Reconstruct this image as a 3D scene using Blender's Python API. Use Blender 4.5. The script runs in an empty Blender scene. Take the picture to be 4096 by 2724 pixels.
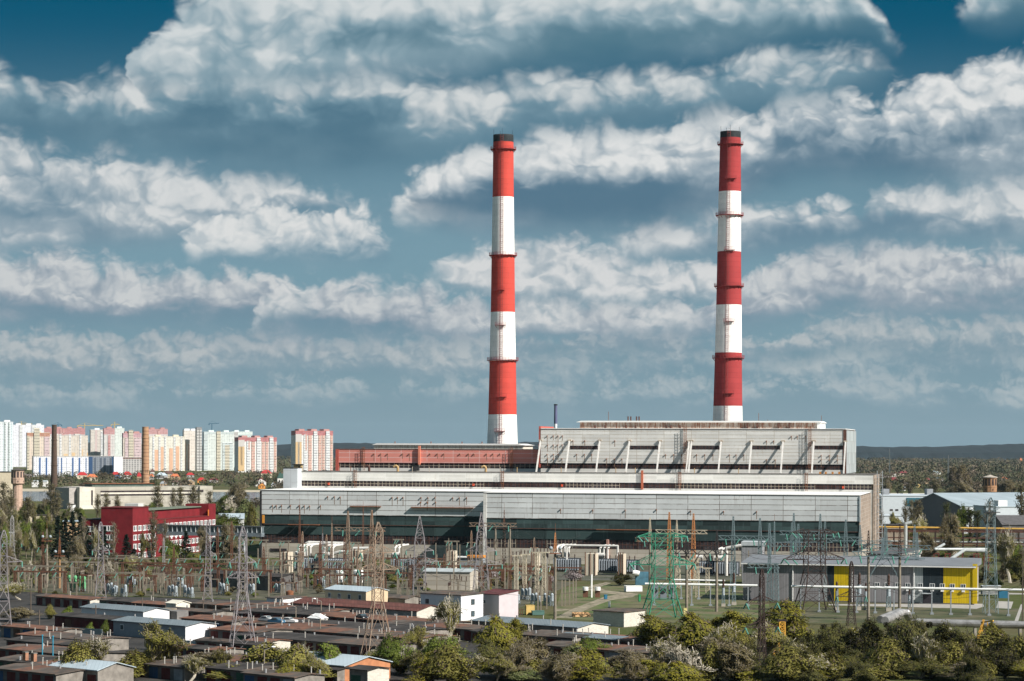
import bpy, math, random
from math import sin, cos, pi, radians, sqrt, atan2
from mathutils import Vector, Matrix

# ------------------------------------------------------------------ camera, sky, sun, exposure
F, CX, HY, ROLL, CH = 9600.0, 2048.0, 1788.0, 0.0035, 47.0      # focal length and horizon in photo pixels, eye height in metres
EXPO = 0.80
sc = bpy.context.scene
col = bpy.data.collections.new("Scene Objects"); sc.collection.children.link(col)
cam_d = bpy.data.cameras.new("camera"); cam = bpy.data.objects.new("camera", cam_d); col.objects.link(cam)
cam_d.sensor_width = 36.0; cam_d.lens = 36.0 * F / 4096.0
cam_d.shift_y = (HY - 1362.0) / 4096.0
cam_d.clip_start = 1.0; cam_d.clip_end = 60000.0
cam.matrix_world = Matrix.Translation((0, 0, CH)) @ Matrix.Rotation(radians(90), 4, 'X') @ Matrix.Rotation(ROLL, 4, 'Z')
sc.camera = cam
sc.view_settings.view_transform = 'Standard'; sc.view_settings.look = 'None'
sc.view_settings.exposure = EXPO; sc.view_settings.gamma = 1.0; sc.view_settings.use_curve_mapping = False

SUN = Vector((0.836, -0.549, 0.0)); SUN_EL = radians(38)
SUN_DIR = Vector((SUN.x * cos(SUN_EL), SUN.y * cos(SUN_EL), sin(SUN_EL))).normalized()
sd = bpy.data.lights.new("sun", 'SUN'); sd.energy = 4.6; sd.angle = radians(0.5); sd.color = (1.0, 0.955, 0.90)
so = bpy.data.objects.new("sun", sd); col.objects.link(so)
so.rotation_euler = (-SUN_DIR).to_track_quat('-Z', 'Y').to_euler()

world = bpy.data.worlds.new("World"); sc.world = world; world.use_nodes = True
world.cycles.sampling_method = 'MANUAL'; world.cycles.sample_map_resolution = 256
def srgb(r, g, b):
    f = lambda c: (c / 255 / 12.92) if c <= 10 else ((c / 255 + 0.055) / 1.055) ** 2.4
    return (f(r), f(g), f(b))
class NT:
    """small helper to write node graphs as expressions"""
    def __init__(s, tree): s.t = tree; s.n = tree.nodes; s.l = tree.links
    def put(s, inp, v):
        if isinstance(v, bpy.types.NodeSocket): s.l.new(v, inp)
        elif v is not None:
            if isinstance(v, (tuple, list)) and inp.type == 'RGBA' and len(v) == 3: v = (*v, 1)
            inp.default_value = v
    def m(s, op, a, b=None, c=None, clamp=False):
        n = s.n.new('ShaderNodeMath'); n.operation = op; n.use_clamp = clamp
        for i, v in enumerate((a, b, c)):
            if v is not None: s.put(n.inputs[i], v)
        return n.outputs[0]
    def mix(s, f, a, b, mode='MIX'):
        n = s.n.new('ShaderNodeMix'); n.data_type = 'RGBA'; n.blend_type = mode; n.clamp_factor = True
        s.put(n.inputs[0], f); s.put(n.inputs[6], a); s.put(n.inputs[7], b); return n.outputs[2]
    def sstep(s, v, lo, hi, a=0.0, b=1.0):
        n = s.n.new('ShaderNodeMapRange'); n.interpolation_type = 'SMOOTHSTEP'
        s.put(n.inputs[0], v); s.put(n.inputs[1], lo); s.put(n.inputs[2], hi); s.put(n.inputs[3], a); s.put(n.inputs[4], b)
        return n.outputs[0]
    def xyz(s, x, y, z):
        n = s.n.new('ShaderNodeCombineXYZ')
        for i, v in enumerate((x, y, z)): s.put(n.inputs[i], v)
        return n.outputs[0]
    def sep(s, v):
        n = s.n.new('ShaderNodeSeparateXYZ'); s.put(n.inputs[0], v); return n.outputs
    def noise(s, vec, scale=1.0, detail=4.0, rough=0.55, dist=0.0):
        n = s.n.new('ShaderNodeTexNoise'); n.noise_dimensions = '3D'
        s.put(n.inputs['Vector'], vec); s.put(n.inputs['Scale'], scale); s.put(n.inputs['Detail'], detail)
        s.put(n.inputs['Roughness'], rough); s.put(n.inputs['Distortion'], dist); return n.outputs[0]
    def curve(s, v, pts):
        n = s.n.new('ShaderNodeFloatCurve'); cu = n.mapping.curves[0]
        pts = sorted(pts)
        cu.points[0].location = pts[0]; cu.points[1].location = pts[-1]
        for p in pts[1:-1]: cu.points.new(*p)
        for p in cu.points: p.handle_type = 'AUTO_CLAMPED'
        n.mapping.update(); s.put(n.inputs[1], v); return n.outputs[0]

def build_sky():
    g = NT(world.node_tree); g.n.clear()
    out = g.n.new('ShaderNodeOutputWorld')
    sky = g.n.new('ShaderNodeTexSky'); sky.sky_type = 'NISHITA'; sky.sun_disc = False
    sky.sun_elevation = SUN_EL; sky.sun_rotation = atan2(SUN.x, SUN.y); sky.air_density = 1.0; sky.dust_density = 0.6; sky.ozone_density = 4.0
    tc = g.n.new('ShaderNodeTexCoord'); x, y, z = g.sep(tc.outputs['Generated'])
    ya = g.m('MAXIMUM', g.m('ABSOLUTE', y), 0.12)
    u = g.m('DIVIDE', x, ya); w = g.m('MAXIMUM', g.m('DIVIDE', z, ya), -0.02)
    U = g.m('MULTIPLY', u, F / 1000); V = g.m('MULTIPLY', w, F / 1000)
    un = g.m('MULTIPLY_ADD', u, F / 4096, 0.5, clamp=True)        # 0..1 over the width the camera sees
    wn = g.m('MULTIPLY', w, F / HY)                                # 0 at the horizon, 1 at the top of the view
    k = 2 ** (-EXPO)
    C = lambda r, gg, b: tuple(c * k for c in srgb(r, gg, b))
    # clear sky: the Nishita sky, deepened the way a polarised April sky is
    st = g.mix(1.0, sky.outputs[0], (0.006, 0.030, 0.038), 'MULTIPLY')
    base = g.mix(g.sstep(wn, 0.40, 1.0), C(124, 155, 169), C(0, 80, 108))
    base = g.mix(0.10, base, st)
    base = g.mix(g.sstep(wn, 0.02, 0.36), C(128, 154, 166), base)
    res = base
    n0 = 1029.4
    def K(pts): return [(px / 2358.0, max(0.0, min(1.0, (1 - py / n0) * 0.5))) for px, py in pts]
    def puff(P, sc_, det):
        n = g.n.new('ShaderNodeTexVoronoi'); n.voronoi_dimensions = '2D'; n.feature = 'F1'; n.normalize = True
        g.put(n.inputs['Vector'], P); g.put(n.inputs['Scale'], sc_); g.put(n.inputs['Detail'], det); g.put(n.inputs['Roughness'], 0.55); g.put(n.inputs['Lacunarity'], 2.3)
        return n.outputs['Distance']
    def layer(res, top, bot, s, amp, sT, sB, seed, dark, mid, lite, lo=0.08, hi=0.62, an=1.25, warp=0.0, fade=1.0, wx=0.05, sub=None):
        us, vs = g.m('MULTIPLY_ADD', U, s, seed * 3.1), g.m('MULTIPLY', V, s * an)
        P = g.xyz(us, vs, seed)
        f0 = g.noise(P, 1.0, 7.0, 0.52, warp); n = g.m('SUBTRACT', f0, 0.5)
        # rounded cauliflower lumps, wobbled by the noise
        wob = g.m('MULTIPLY', n, 0.8)
        n4 = g.noise(g.xyz(g.m('ADD', us, 17.3), g.m('ADD', vs, 5.1), seed), 1.6, 3.0, 0.55); wov = g.m('MULTIPLY', g.m('SUBTRACT', n4, 0.5), 1.0)
        pf = puff(g.xyz(g.m('ADD', us, wob), g.m('ADD', vs, wov), 0.0), 1.7, 2.0); pf = g.m('SUBTRACT', 0.42, pf)
        pg = puff(g.xyz(g.m('ADD', g.m('ADD', us, wob), 0.10), g.m('ADD', g.m('ADD', vs, wov), 0.15), 0.0), 1.7, 1.0); pg = g.m('SUBTRACT', 0.42, pg)
        P3 = g.xyz(g.m('MULTIPLY', U, s * 0.40), g.m('MULTIPLY', V, s * 1.15), seed + 7.3)
        n3 = g.m('SUBTRACT', g.noise(P3, 1.0, 3.0, 0.5), 0.5)
        sh = g.m('MULTIPLY_ADD', pf, 0.85, g.m('MULTIPLY_ADD', n3, 0.85, g.m('MULTIPLY', n, 0.65)))
        uw = g.m('MULTIPLY_ADD', g.m('ADD', n, n3), wx, un, clamp=True)
        T = g.m('MULTIPLY', g.curve(uw, K(top)), 2.0); B = g.m('MULTIPLY', g.curve(uw, K(bot)), 2.0)
        d1 = g.m('SUBTRACT', T, g.m('MULTIPLY_ADD', sh, -amp, wn))
        d2 = g.m('SUBTRACT', g.m('MULTIPLY_ADD', n3, amp * 0.45, wn), B)
        soft = g.m('MAXIMUM', g.m('MULTIPLY_ADD', n3, 0.14, sT), 0.010)
        dens = g.m('MULTIPLY', g.sstep(d1, -0.003, soft), g.sstep(d2, -sB * 0.4, sB))
        dens = g.m('MULTIPLY', dens, g.sstep(g.m('MULTIPLY_ADD', n, 0.10, g.m('SUBTRACT', T, B)), 0.015, 0.085))
        h = g.m('DIVIDE', g.m('SUBTRACT', wn, B), g.m('MAXIMUM', g.m('SUBTRACT', T, B), 0.03))
        lt = g.m('MULTIPLY_ADD', n3, 2.0, h); lt = g.m('MULTIPLY_ADD', n, 0.5, g.m('MULTIPLY_ADD', pf, 0.5, lt))
        lt = g.sstep(lt, lo, hi)
        # the side of each lump towards the sun is bright, the side away grey
        emb = g.m('ADD', g.m('MULTIPLY', g.m('SUBTRACT', pf, pg), 1.25), g.m('MULTIPLY', n, 0.35))
        lt2 = g.m('MULTIPLY_ADD', emb, g.m('MULTIPLY_ADD', lt, 0.9, 0.12), g.m('MULTIPLY', lt, 0.82), clamp=True)
        dk = g.mix(g.sstep(g.m('MULTIPLY_ADD', n, 0.55, n3), -0.20, 0.22, 0.05, 0.80), dark, mid)
        c1 = g.mix(g.sstep(lt2, 0.0, 0.50), dk, mid)
        c2 = g.mix(g.sstep(lt2, 0.34, 1.12), c1, lite)
        if fade < 1: dens = g.m('MULTIPLY', dens, fade)
        return g.mix(dens, res, c2)
    # far to near, each row of cumulus between its own tops and bases; the sky is cut into bands of
    # elevation so that each band only works out the rows that reach into it
    L = LAYERS(C)
    def band(idx):
        r = res
        for i in idx: r = layer(r, **L[i])
        n = g.n.new('ShaderNodeBackground'); g.put(n.inputs[0], r); return n.outputs[0]
    def flat(c):
        n = g.n.new('ShaderNodeBackground'); g.put(n.inputs[0], c); return n.outputs[0]
    def cut(y, above, below):
        n = g.n.new('ShaderNodeMixShader'); g.put(n.inputs[0], g.m('GREATER_THAN', wn, 1 - y / n0)); g.l.new(below, n.inputs[1]); g.l.new(above, n.inputs[2]); return n.outputs[0]
    B1, B2, B3, B4, B5 = band([8, 9, 10]), band([6, 8, 9, 10]), band([5, 6, 7, 8, 9]), band([2, 3, 4, 5, 6, 7, 8]), band([0, 1, 2, 3, 4, 5])
    high = g.mix(g.sstep(wn, 1.35, 2.2), C(150, 166, 174), C(92, 126, 148))
    low = C(105, 122, 128)
    sh = cut(245, B1, cut(365, B2, cut(490, B3, cut(690, B4, B5))))
    sh = cut(-360, flat(high), cut(n0 + 2, sh, flat(low)))
    g.l.new(sh, out.inputs[0])

def LAYERS(C):
    hzl, hzm, hzd = C(164, 178, 184), C(136, 160, 172), C(106, 140, 156)
    return [
     dict(top=[(0,872),(160,868),(300,892),(520,880),(700,872),(900,876),(1100,868),(1300,886),(1500,872),(1700,884),(1900,862),(2080,846),(2250,872),(2358,866)],
          bot=[(0,950),(300,958),(600,950),(900,940),(1200,946),(1500,955),(1800,950),(2100,940),(2358,955)],
          s=7.65, amp=.22, sT=0.065, sB=.07, seed=1.7, dark=C(122,150,164), mid=C(142,164,175), lite=C(178,188,191), fade=.85, lo=.0, hi=.8),
     dict(top=[(0,808),(150,800),(300,826),(560,796),(700,812),(900,800),(1100,796),(1300,806),(1500,800),(1700,812),(1900,790),(2080,762),(2250,800),(2358,790)],
          bot=[(0,886),(300,892),(600,880),(900,872),(1200,876),(1500,884),(1800,880),(2100,870),(2358,886)],
          s=6.46, amp=.22, sT=0.058, sB=.06, seed=6.9, dark=C(112,144,160), mid=C(140,162,173), lite=C(184,192,194), fade=.9, lo=.0, hi=.8),
     dict(top=[(0,765),(110,760),(240,760),(360,768),(560,760),(760,784),(950,774),(1150,762),(1300,765),(1500,742),(1700,784),(1940,730),(2100,724),(2200,740),(2358,712)],
          bot=[(0,885),(200,892),(400,880),(700,865),(900,872),(1200,860),(1400,850),(1640,850),(1800,860),(1950,830),(2200,845),(2358,840)],
          s=5.95, amp=.14, sT=0.046, sB=.06, seed=4.1, dark=C(116,146,160), mid=C(134,156,168), lite=C(184,190,192), fade=.92, lo=.12, hi=.9),
     dict(top=[(0,585),(130,580),(260,606),(420,628),(560,632),(700,646),(920,648),(1100,672),(1230,690),(1400,676),(1640,672),(1720,620),(1850,578),(2000,545),(2150,548),(2210,570),(2358,575)],
          bot=[(0,775),(200,782),(320,780),(600,798),(900,812),(1100,802),(1300,798),(1650,800),(1800,755),(2000,742),(2200,745),(2358,745)],
          s=4.44, amp=.14, sT=0.047, sB=.07, seed=9.4, dark=C(110,141,158), mid=C(146,160,172), lite=C(204,207,208), lo=.04, hi=.82),
     dict(top=[(0,800),(560,800),(610,705),(680,668),(760,700),(800,730),(900,735),(1050,720),(1140,735),(1180,705),(1260,692),(1330,705),(1380,745),(1450,735),(1500,705),(1580,690),(1650,715),(1720,660),(1800,650),(1950,655),(2080,660),(2200,640),(2358,650)],
          bot=[(0,800),(560,800),(640,742),(760,745),(830,760),(1100,765),(1200,760),(1330,765),(1420,770),(1540,762),(1650,760),(1720,690),(1900,688),(2100,690),(2250,690),(2358,692)],
          s=4.74, amp=.13, sT=0.029, sB=.04, seed=52.2, dark=C(98,132,152), mid=C(150,167,177), lite=C(214,215,215), lo=.0, hi=.75),
     dict(top=[(0,700),(900,700),(985,640),(1060,598),(1180,563),(1300,553),(1400,578),(1480,600),(1560,606),(1650,612),(1700,650),(1800,690),(2358,690)],
          bot=[(0,700),(900,698),(1000,660),(1150,690),(1300,700),(1500,702),(1650,700),(1750,700),(2358,695)],
          s=4.14, amp=.12, sT=0.026, sB=.04, seed=12.2, dark=C(96,130,150), mid=C(152,169,179), lite=C(216,217,217), lo=-.05, hi=.7),
     dict(top=[(0,318),(60,336),(130,352),(230,350),(300,368),(400,380),(500,402),(620,402),(700,428),(760,446),(860,500),(1000,560),(1350,560),(1430,536),(1540,505),(1650,482),(1760,468),(1900,460),(2020,446),(2130,420),(2250,430),(2358,402)],
          bot=[(0,590),(110,588),(220,582),(330,572),(420,560),(560,545),(700,515),(820,515),(1000,565),(1350,568),(1480,612),(1650,612),(1900,590),(2100,575),(2358,565)],
          s=3.40, amp=.15, sT=0.055, sB=.06, seed=15.9, dark=C(102,134,153), mid=C(148,166,177), lite=C(216,218,218), lo=.04, hi=.84),
     dict(top=[(0,640),(380,630),(420,575),(470,515),(540,482),(620,466),(690,474),(735,500),(790,480),(840,488),(880,520),(905,535),(935,480),(985,442),(1040,448),(1100,470),(1140,520),(1190,640),(2358,640)],
          bot=[(0,640),(390,622),(500,612),(700,616),(850,614),(900,560),(930,528),(1120,522),(1150,545),(1190,640),(2358,640)],
          s=4.44, amp=.14, sT=0.036, sB=.07, seed=21.3, dark=C(104,138,157), mid=C(168,182,190), lite=C(222,223,222), lo=-.1, hi=.55),
     dict(top=[(0,480),(760,480),(860,455),(960,412),(1040,366),(1110,338),(1190,330),(1250,305),(1330,292),(1440,312),(1530,288),(1660,258),(1725,270),(1765,228),(1850,200),(1935,226),(2010,228),(2100,182),(2190,158),(2280,128),(2358,112)],
          bot=[(0,490),(760,486),(880,500),(1000,530),(1130,552),(1350,556),(1560,545),(1660,515),(1740,458),(1830,428),(1950,424),(2100,428),(2250,426),(2358,424)],
          s=3.11, amp=.15, sT=0.044, sB=.07, seed=27.8, dark=C(80,115,137), mid=C(150,167,178), lite=C(227,228,227), lo=.16, hi=.84),
     dict(top=[(0,158),(34,152),(60,176),(100,204),(170,192),(255,178),(330,186),(420,150),(700,160),(900,175),(1050,178),(1250,160),(1400,168),(1560,150),(1700,120),(1900,95),(2010,110),(2060,150),(2110,250),(2358,300)],
          bot=[(0,330),(100,346),(200,362),(330,366),(430,384),(560,412),(720,416),(880,404),(1000,378),(1120,340),(1250,312),(1400,308),(1560,294),(1680,270),(1800,255),(1950,240),(2060,195),(2110,255),(2358,305)],
          s=2.52, amp=.13, sT=0.058, sB=.075, seed=33.1, dark=C(74,112,133), mid=C(112,144,160), lite=C(214,217,217), lo=.32, hi=1.02, wx=.09),
     dict(top=[(0,330),(300,310),(335,200),(364,70),(385,42),(430,-5),(500,-60),(800,-110),(1400,-150),(1800,-110),(1900,-70),(1990,0),(2060,90),(2110,150),(2160,60),(2260,-60),(2358,-120)],
          bot=[(0,335),(300,312),(340,214),(430,222),(560,226),(720,220),(880,200),(1050,184),(1250,172),(1400,164),(1560,144),(1750,120),(1900,106),(2000,112),(2060,132),(2110,160),(2170,70),(2280,76),(2358,66)],
          s=2.22, amp=.15, sT=0.065, sB=.08, seed=41.6, dark=C(76,117,136), mid=C(136,162,174), lite=C(212,217,218), lo=.06, hi=.76, wx=.12),
    ]
build_sky()

# ------------------------------------------------------------------ pixel -> place helpers
def ray(px, py):
    du, dv = px - CX, HY - py
    return (du * cos(ROLL) - dv * sin(ROLL)) / F, (du * sin(ROLL) + dv * cos(ROLL)) / F
def at(px, py, D):
    tx, tz = ray(px, py); return Vector((tx * D, D, CH + tz * D))
def onz(px, py, z=0.0):
    tx, tz = ray(px, py); D = (z - CH) / tz; return Vector((tx * D, D, z))
def gx(px, D, z=0.0):
    """ground point seen in column px at distance D"""
    tz = (z - CH) / D; py = HY
    for _ in range(3):
        tx, t = ray(px, py); py += (t - tz) * F
    return Vector((ray(px, py)[0] * D, D, z))
class Frame:
    """upright frame: local x along ang, local y away from the viewer"""
    def __init__(s, p, ang): s.p = Vector((p[0], p[1], p[2] if len(p) > 2 else 0)); s.a = ang; s.ex = Vector((cos(ang), sin(ang), 0)); s.ey = Vector((-sin(ang), cos(ang), 0))
    def W(s, x, y, z=0.0): return s.p + s.ex * x + s.ey * y + Vector((0, 0, z))
    def onto(s, px, py, yl=0.0):
        tx, tz = ray(px, py); d = Vector((tx, 1, tz)); c = Vector((0, 0, CH)) - s.p
        t = (yl - c.dot(s.ey)) / d.dot(s.ey); q = c + d * t
        return q.dot(s.ex), q.z
    def onx(s, px, xl):
        """local y where column px meets the plane x = xl"""
        tx, tz = ray(px, HY); d = Vector((tx, 1, 0)); c = Vector((0, 0, 0)) - Vector((s.p.x, s.p.y, 0))
        t = (xl - c.dot(s.ex)) / d.dot(s.ex); return (c + d * t).dot(s.ey)

# ------------------------------------------------------------------ mesh helpers
class MB:
    def __init__(s): s.v = []; s.f = []
    def add(s, vs, fs):
        b = len(s.v); s.v += [tuple(v) for v in vs]; s.f += [tuple(i + b for i in f) for f in fs]
    def box(s, x0, x1, y0, y1, z0, z1):
        s.add([(x0,y0,z0),(x1,y0,z0),(x1,y1,z0),(x0,y1,z0),(x0,y0,z1),(x1,y0,z1),(x1,y1,z1),(x0,y1,z1)],
              [(0,3,2,1),(4,5,6,7),(0,1,5,4),(1,2,6,5),(2,3,7,6),(3,0,4,7)]); return s
    def bar(s, a, b, w, h=None):
        a, b = Vector(a), Vector(b); d = b - a
        if d.length < 1e-5: return s
        d.normalize(); up = Vector((0, 0, 1)) if abs(d.z) < 0.95 else Vector((0, 1, 0))
        e = d.cross(up).normalized(); n = e.cross(d); h = h or w
        e *= w / 2; n *= h / 2
        s.add([a-e-n, a+e-n, a+e+n, a-e+n, b-e-n, b+e-n, b+e+n, b-e+n],
              [(0,3,2,1),(4,5,6,7),(0,1,5,4),(1,2,6,5),(2,3,7,6),(3,0,4,7)]); return s
    def tube(s, a, b, r0, r1=None, n=10, cap=True):
        a, b = Vector(a), Vector(b); r1 = r0 if r1 is None else r1; d = (b - a).normalized()
        up = Vector((0, 0, 1)) if abs(d.z) < 0.95 else Vector((1, 0, 0))
        e = d.cross(up).normalized(); k = e.cross(d)
        vs = [a + (e*cos(2*pi*i/n) + k*sin(2*pi*i/n)) * r0 for i in range(n)] + [b + (e*cos(2*pi*i/n) + k*sin(2*pi*i/n)) * r1 for i in range(n)]
        fs = [(i, i+n, (i+1) % n + n, (i+1) % n) for i in range(n)]
        if cap: fs += [tuple(range(n)), tuple(range(2*n-1, n-1, -1))]
        s.add(vs, fs); return s
    def path(s, pts, r, n=8):
        for i in range(len(pts)-1): s.tube(pts[i], pts[i+1], r, r, n)
        for p in pts[1:-1]: s.ball(p, r*1.02, n, 5)
        return s
    def lathe(s, prof, n=24, c=(0,0), cap=True):
        vs = [(c[0] + r*cos(2*pi*i/n), c[1] + r*sin(2*pi*i/n), z) for r, z in prof for i in range(n)]
        fs = [(j*n+i, j*n+(i+1) % n, (j+1)*n+(i+1) % n, (j+1)*n+i) for j in range(len(prof)-1) for i in range(n)]
        if cap: fs += [tuple(range(n-1, -1, -1)), tuple((len(prof)-1)*n+i for i in range(n))]
        s.add(vs, fs); return s
    def ball(s, c, r, n=8, m=5, sq=1.0):
        return s.lathe([(max(0.001, r*sin(pi*j/m)), c[2] - r*sq*cos(pi*j/m)) for j in range(m+1)], n, (c[0], c[1]), False)
    def prism(s, poly, z0, z1):
        n = len(poly); s.add([(x, y, z0) for x, y in poly] + [(x, y, z1) for x, y in poly],
            [tuple(range(n-1, -1, -1)), tuple(range(n, 2*n))] + [(i, (i+1) % n, (i+1) % n + n, i+n) for i in range(n)]); return s
    def ext(s, poly, y0, y1):
        """outline in x,z pulled from y0 to y1"""
        n = len(poly); s.add([(x, y0, z) for x, z in poly] + [(x, y1, z) for x, z in poly],
            [tuple(range(n)), tuple(range(2*n-1, n-1, -1))] + [(i+n, (i+1) % n + n, (i+1) % n, i) for i in range(n)]); return s
    def extx(s, poly, x0, x1):
        """outline in y,z pulled from x0 to x1"""
        n = len(poly); s.add([(x0, y, z) for y, z in poly] + [(x1, y, z) for y, z in poly],
            [tuple(range(n-1, -1, -1)), tuple(range(n, 2*n))] + [(i, (i+1) % n, (i+1) % n + n, i+n) for i in range(n)]); return s
    def mesh(s, name, mat, smooth=False):
        me = bpy.data.meshes.new(name); me.from_pydata(s.v, [], s.f); me.update()
        if mat is not None: me.materials.append(mat)
        if smooth:
            for p in me.polygons: p.use_smooth = True
        return me
    def build(s, name, mat, parent=None, loc=(0,0,0), rz=0.0, smooth=False):
        return put(name, s.mesh(name, mat, smooth), parent, loc, rz)
def put(name, me, parent=None, loc=(0,0,0), rz=0.0):
    o = bpy.data.objects.new(name, me); col.objects.link(o); o.location = loc; o.rotation_euler = (0, 0, rz)
    if parent is not None: o.parent = parent
    return o
def tag(o, label, cat, group=None, kind=None):
    if label: o['label'] = label
    if cat: o['category'] = cat
    if group: o['group'] = group
    if kind: o['kind'] = kind
    return o
def thing(name, label, cat, loc=(0,0,0), rz=0.0, group=None):
    return tag(put(name, None, None, loc, rz), label, cat, group)
def struct(name, mb, mat, loc=(0,0,0)): return tag(mb.build(name, mat, None, loc), None, None, None, 'structure')
def dup(root, loc, rz=0.0, label=None, group=None, scale=None):
    kids = {}
    for o in col.objects:
        if o.parent is not None: kids.setdefault(o.parent, []).append(o)
    def cp(o, par):
        c = o.copy(); col.objects.link(c)
        if par is not None: c.parent = par
        for k in kids.get(o, []): cp(k, c)
        return c
    r = cp(root, None); r.location = loc; r.rotation_euler = (0, 0, rz)
    if label: r['label'] = label
    if group: r['group'] = group
    if scale is not None: r.scale = (scale,)*3 if not isinstance(scale, tuple) else scale
    return r

# ------------------------------------------------------------------ materials
MATS = {}
def mat(name, c, rough=0.85, var=0.12, vs=0.6, metal=0.0, rust=None, ramt=0.0, rs=(0.35, 0.35, 0.08), spec=0.3, objvar=0.0, bump=0.0):
    """weathered paint/concrete/metal: colour varied by noise, optional vertical rust or soot streaks"""
    if name in MATS: return MATS[name]
    m = bpy.data.materials.new(name); m.use_nodes = True; g = NT(m.node_tree); b = g.n['Principled BSDF']
    tc = g.n.new('ShaderNodeTexCoord'); P = tc.outputs['Object']
    n = g.noise(P, vs, 5.0, 0.6)
    k = g.sstep(n, 0.25, 0.75, 1 - var, 1 + var)
    cc = g.mix(1.0, c, g.xyz(k, k, k), 'MULTIPLY')
    if rust is not None:
        x, y, z = g.sep(P); q = g.xyz(g.m('MULTIPLY', x, rs[0]), g.m('MULTIPLY', y, rs[1]), g.m('MULTIPLY', z, rs[2]))
        r = g.noise(q, 3.0, 6.0, 0.65)
        cc = g.mix(g.sstep(r, 0.62 - ramt * 0.3, 0.80 - ramt * 0.2, 0, min(1, 0.35 + ramt)), cc, rust)
    if objvar:
        oi = g.n.new('ShaderNodeObjectInfo'); k2 = g.sstep(oi.outputs['Random'], 0, 1, 1 - objvar, 1 + objvar)
        cc = g.mix(1.0, cc, g.xyz(k2, k2, k2), 'MULTIPLY')
    g.put(b.inputs['Base Color'], cc); b.inputs['Roughness'].default_value = rough; b.inputs['Metallic'].default_value = metal
    b.inputs['Specular IOR Level'].default_value = spec
    if bump:
        bp = g.n.new('ShaderNodeBump'); bp.inputs['Strength'].default_value = bump; g.put(bp.inputs['Height'], n); g.l.new(bp.outputs[0], b.inputs['Normal'])
    MATS[name] = m; return m
def panel_mat(name, c, joint, w, h, t=0.16, stain=(0.16, 0.10, 0.06), samt=0.4, x0=0.0, z0=0.0, var=0.07, vcol=None):
    """large cladding panels with joints, streaked with dirt and rust running down"""
    m = bpy.data.materials.new(name); m.use_nodes = True; g = NT(m.node_tree); b = g.n['Principled BSDF']
    tc = g.n.new('ShaderNodeTexCoord'); x, y, z = g.sep(tc.outputs['Object'])
    xs = g.m('DIVIDE', g.m('SUBTRACT', g.m('ADD', x, y), x0), w); zs = g.m('DIVIDE', g.m('SUBTRACT', z, z0), h)
    jx = g.m('LESS_THAN', g.m('FRACT', xs), t / w); jz = g.m('LESS_THAN', g.m('FRACT', zs), t / h)
    wn = g.n.new('ShaderNodeTexWhiteNoise'); wn.noise_dimensions = '2D'
    g.put(wn.inputs['Vector'], g.xyz(g.m('FLOOR', xs), g.m('FLOOR', zs), 0.0))
    k = g.m('MULTIPLY_ADD', wn.outputs[0], 2 * var, 1 - var)
    blotch = g.sstep(g.noise(tc.outputs['Object'], 0.09, 5, 0.6), 0.3, 0.7, 0.90, 1.05)
    k = g.m('MULTIPLY', k, blotch)
    cc = g.mix(1.0, c, g.xyz(k, k, k), 'MULTIPLY')
    q = g.xyz(g.m('MULTIPLY', x, 0.9), g.m('MULTIPLY', y, 0.9), g.m('MULTIPLY', z, 0.13))
    sn = g.noise(q, 1.3, 7, 0.68); big = g.noise(tc.outputs['Object'], 0.045, 3, 0.5)
    s1 = g.m('MULTIPLY', g.sstep(sn, 0.52, 0.78), g.sstep(big, 0.42, 0.62))
    cc = g.mix(g.m('MULTIPLY', s1, samt), cc, stain)
    grime = g.m('MULTIPLY', g.sstep(g.m('FRACT', zs), 0.55, 1.0), g.sstep(sn, 0.45, 0.7, 0, 0.22))
    cc = g.mix(grime, cc, stain)
    jn = g.m('MULTIPLY', g.m('MAXIMUM', jz, jx), g.sstep(g.noise(tc.outputs['Object'], 0.3, 3), 0.3, 0.55, 0.35, 0.95))
    cc = g.mix(jn, cc, joint)
    g.put(b.inputs['Base Color'], cc); b.inputs['Roughness'].default_value = 0.85; b.inputs['Specular IOR Level'].default_value = 0.2
    return m
def grid_mat(name, wall, glass, w=3.2, h=2.9, fx=(0.25, 0.72), fz=(0.3, 0.78), wall2=None, per=4, thr=0.5, var=0.08):
    """far wall with a grid of windows; every few columns may have another wall colour"""
    m = bpy.data.materials.new(name); m.use_nodes = True; g = NT(m.node_tree); b = g.n['Principled BSDF']
    tc = g.n.new('ShaderNodeTexCoord'); x, y, z = g.sep(tc.outputs['Object'])
    xs = g.m('DIVIDE', g.m('ADD', x, y), w); zs = g.m('DIVIDE', z, h)
    a, bb = g.m('FRACT', xs), g.m('FRACT', zs)
    inw = g.m('MULTIPLY', g.m('MULTIPLY', g.m('GREATER_THAN', a, fx[0]), g.m('LESS_THAN', a, fx[1])), g.m('MULTIPLY', g.m('GREATER_THAN', bb, fz[0]), g.m('LESS_THAN', bb, fz[1])))
    wn = g.n.new('ShaderNodeTexWhiteNoise'); wn.noise_dimensions = '2D'; g.put(wn.inputs['Vector'], g.xyz(g.m('FLOOR', xs), g.m('FLOOR', zs), 0.0))
    k = g.m('MULTIPLY_ADD', wn.outputs[0], 2 * var, 1 - var); wc = wall
    if wall2 is not None: wc = g.mix(g.m('GREATER_THAN', g.m('FRACT', g.m('DIVIDE', g.m('FLOOR', xs), per)), thr), wall, wall2)
    cc = g.mix(1.0, wc, g.xyz(k, k, k), 'MULTIPLY')
    gl = g.mix(wn.outputs[0], glass, tuple(min(0.8, q * 2.6) for q in glass))
    cc = g.mix(g.m('MULTIPLY', inw, 0.62), cc, gl)
    g.put(b.inputs['Base Color'], cc); b.inputs['Roughness'].default_value = 0.7
    return m
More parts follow.
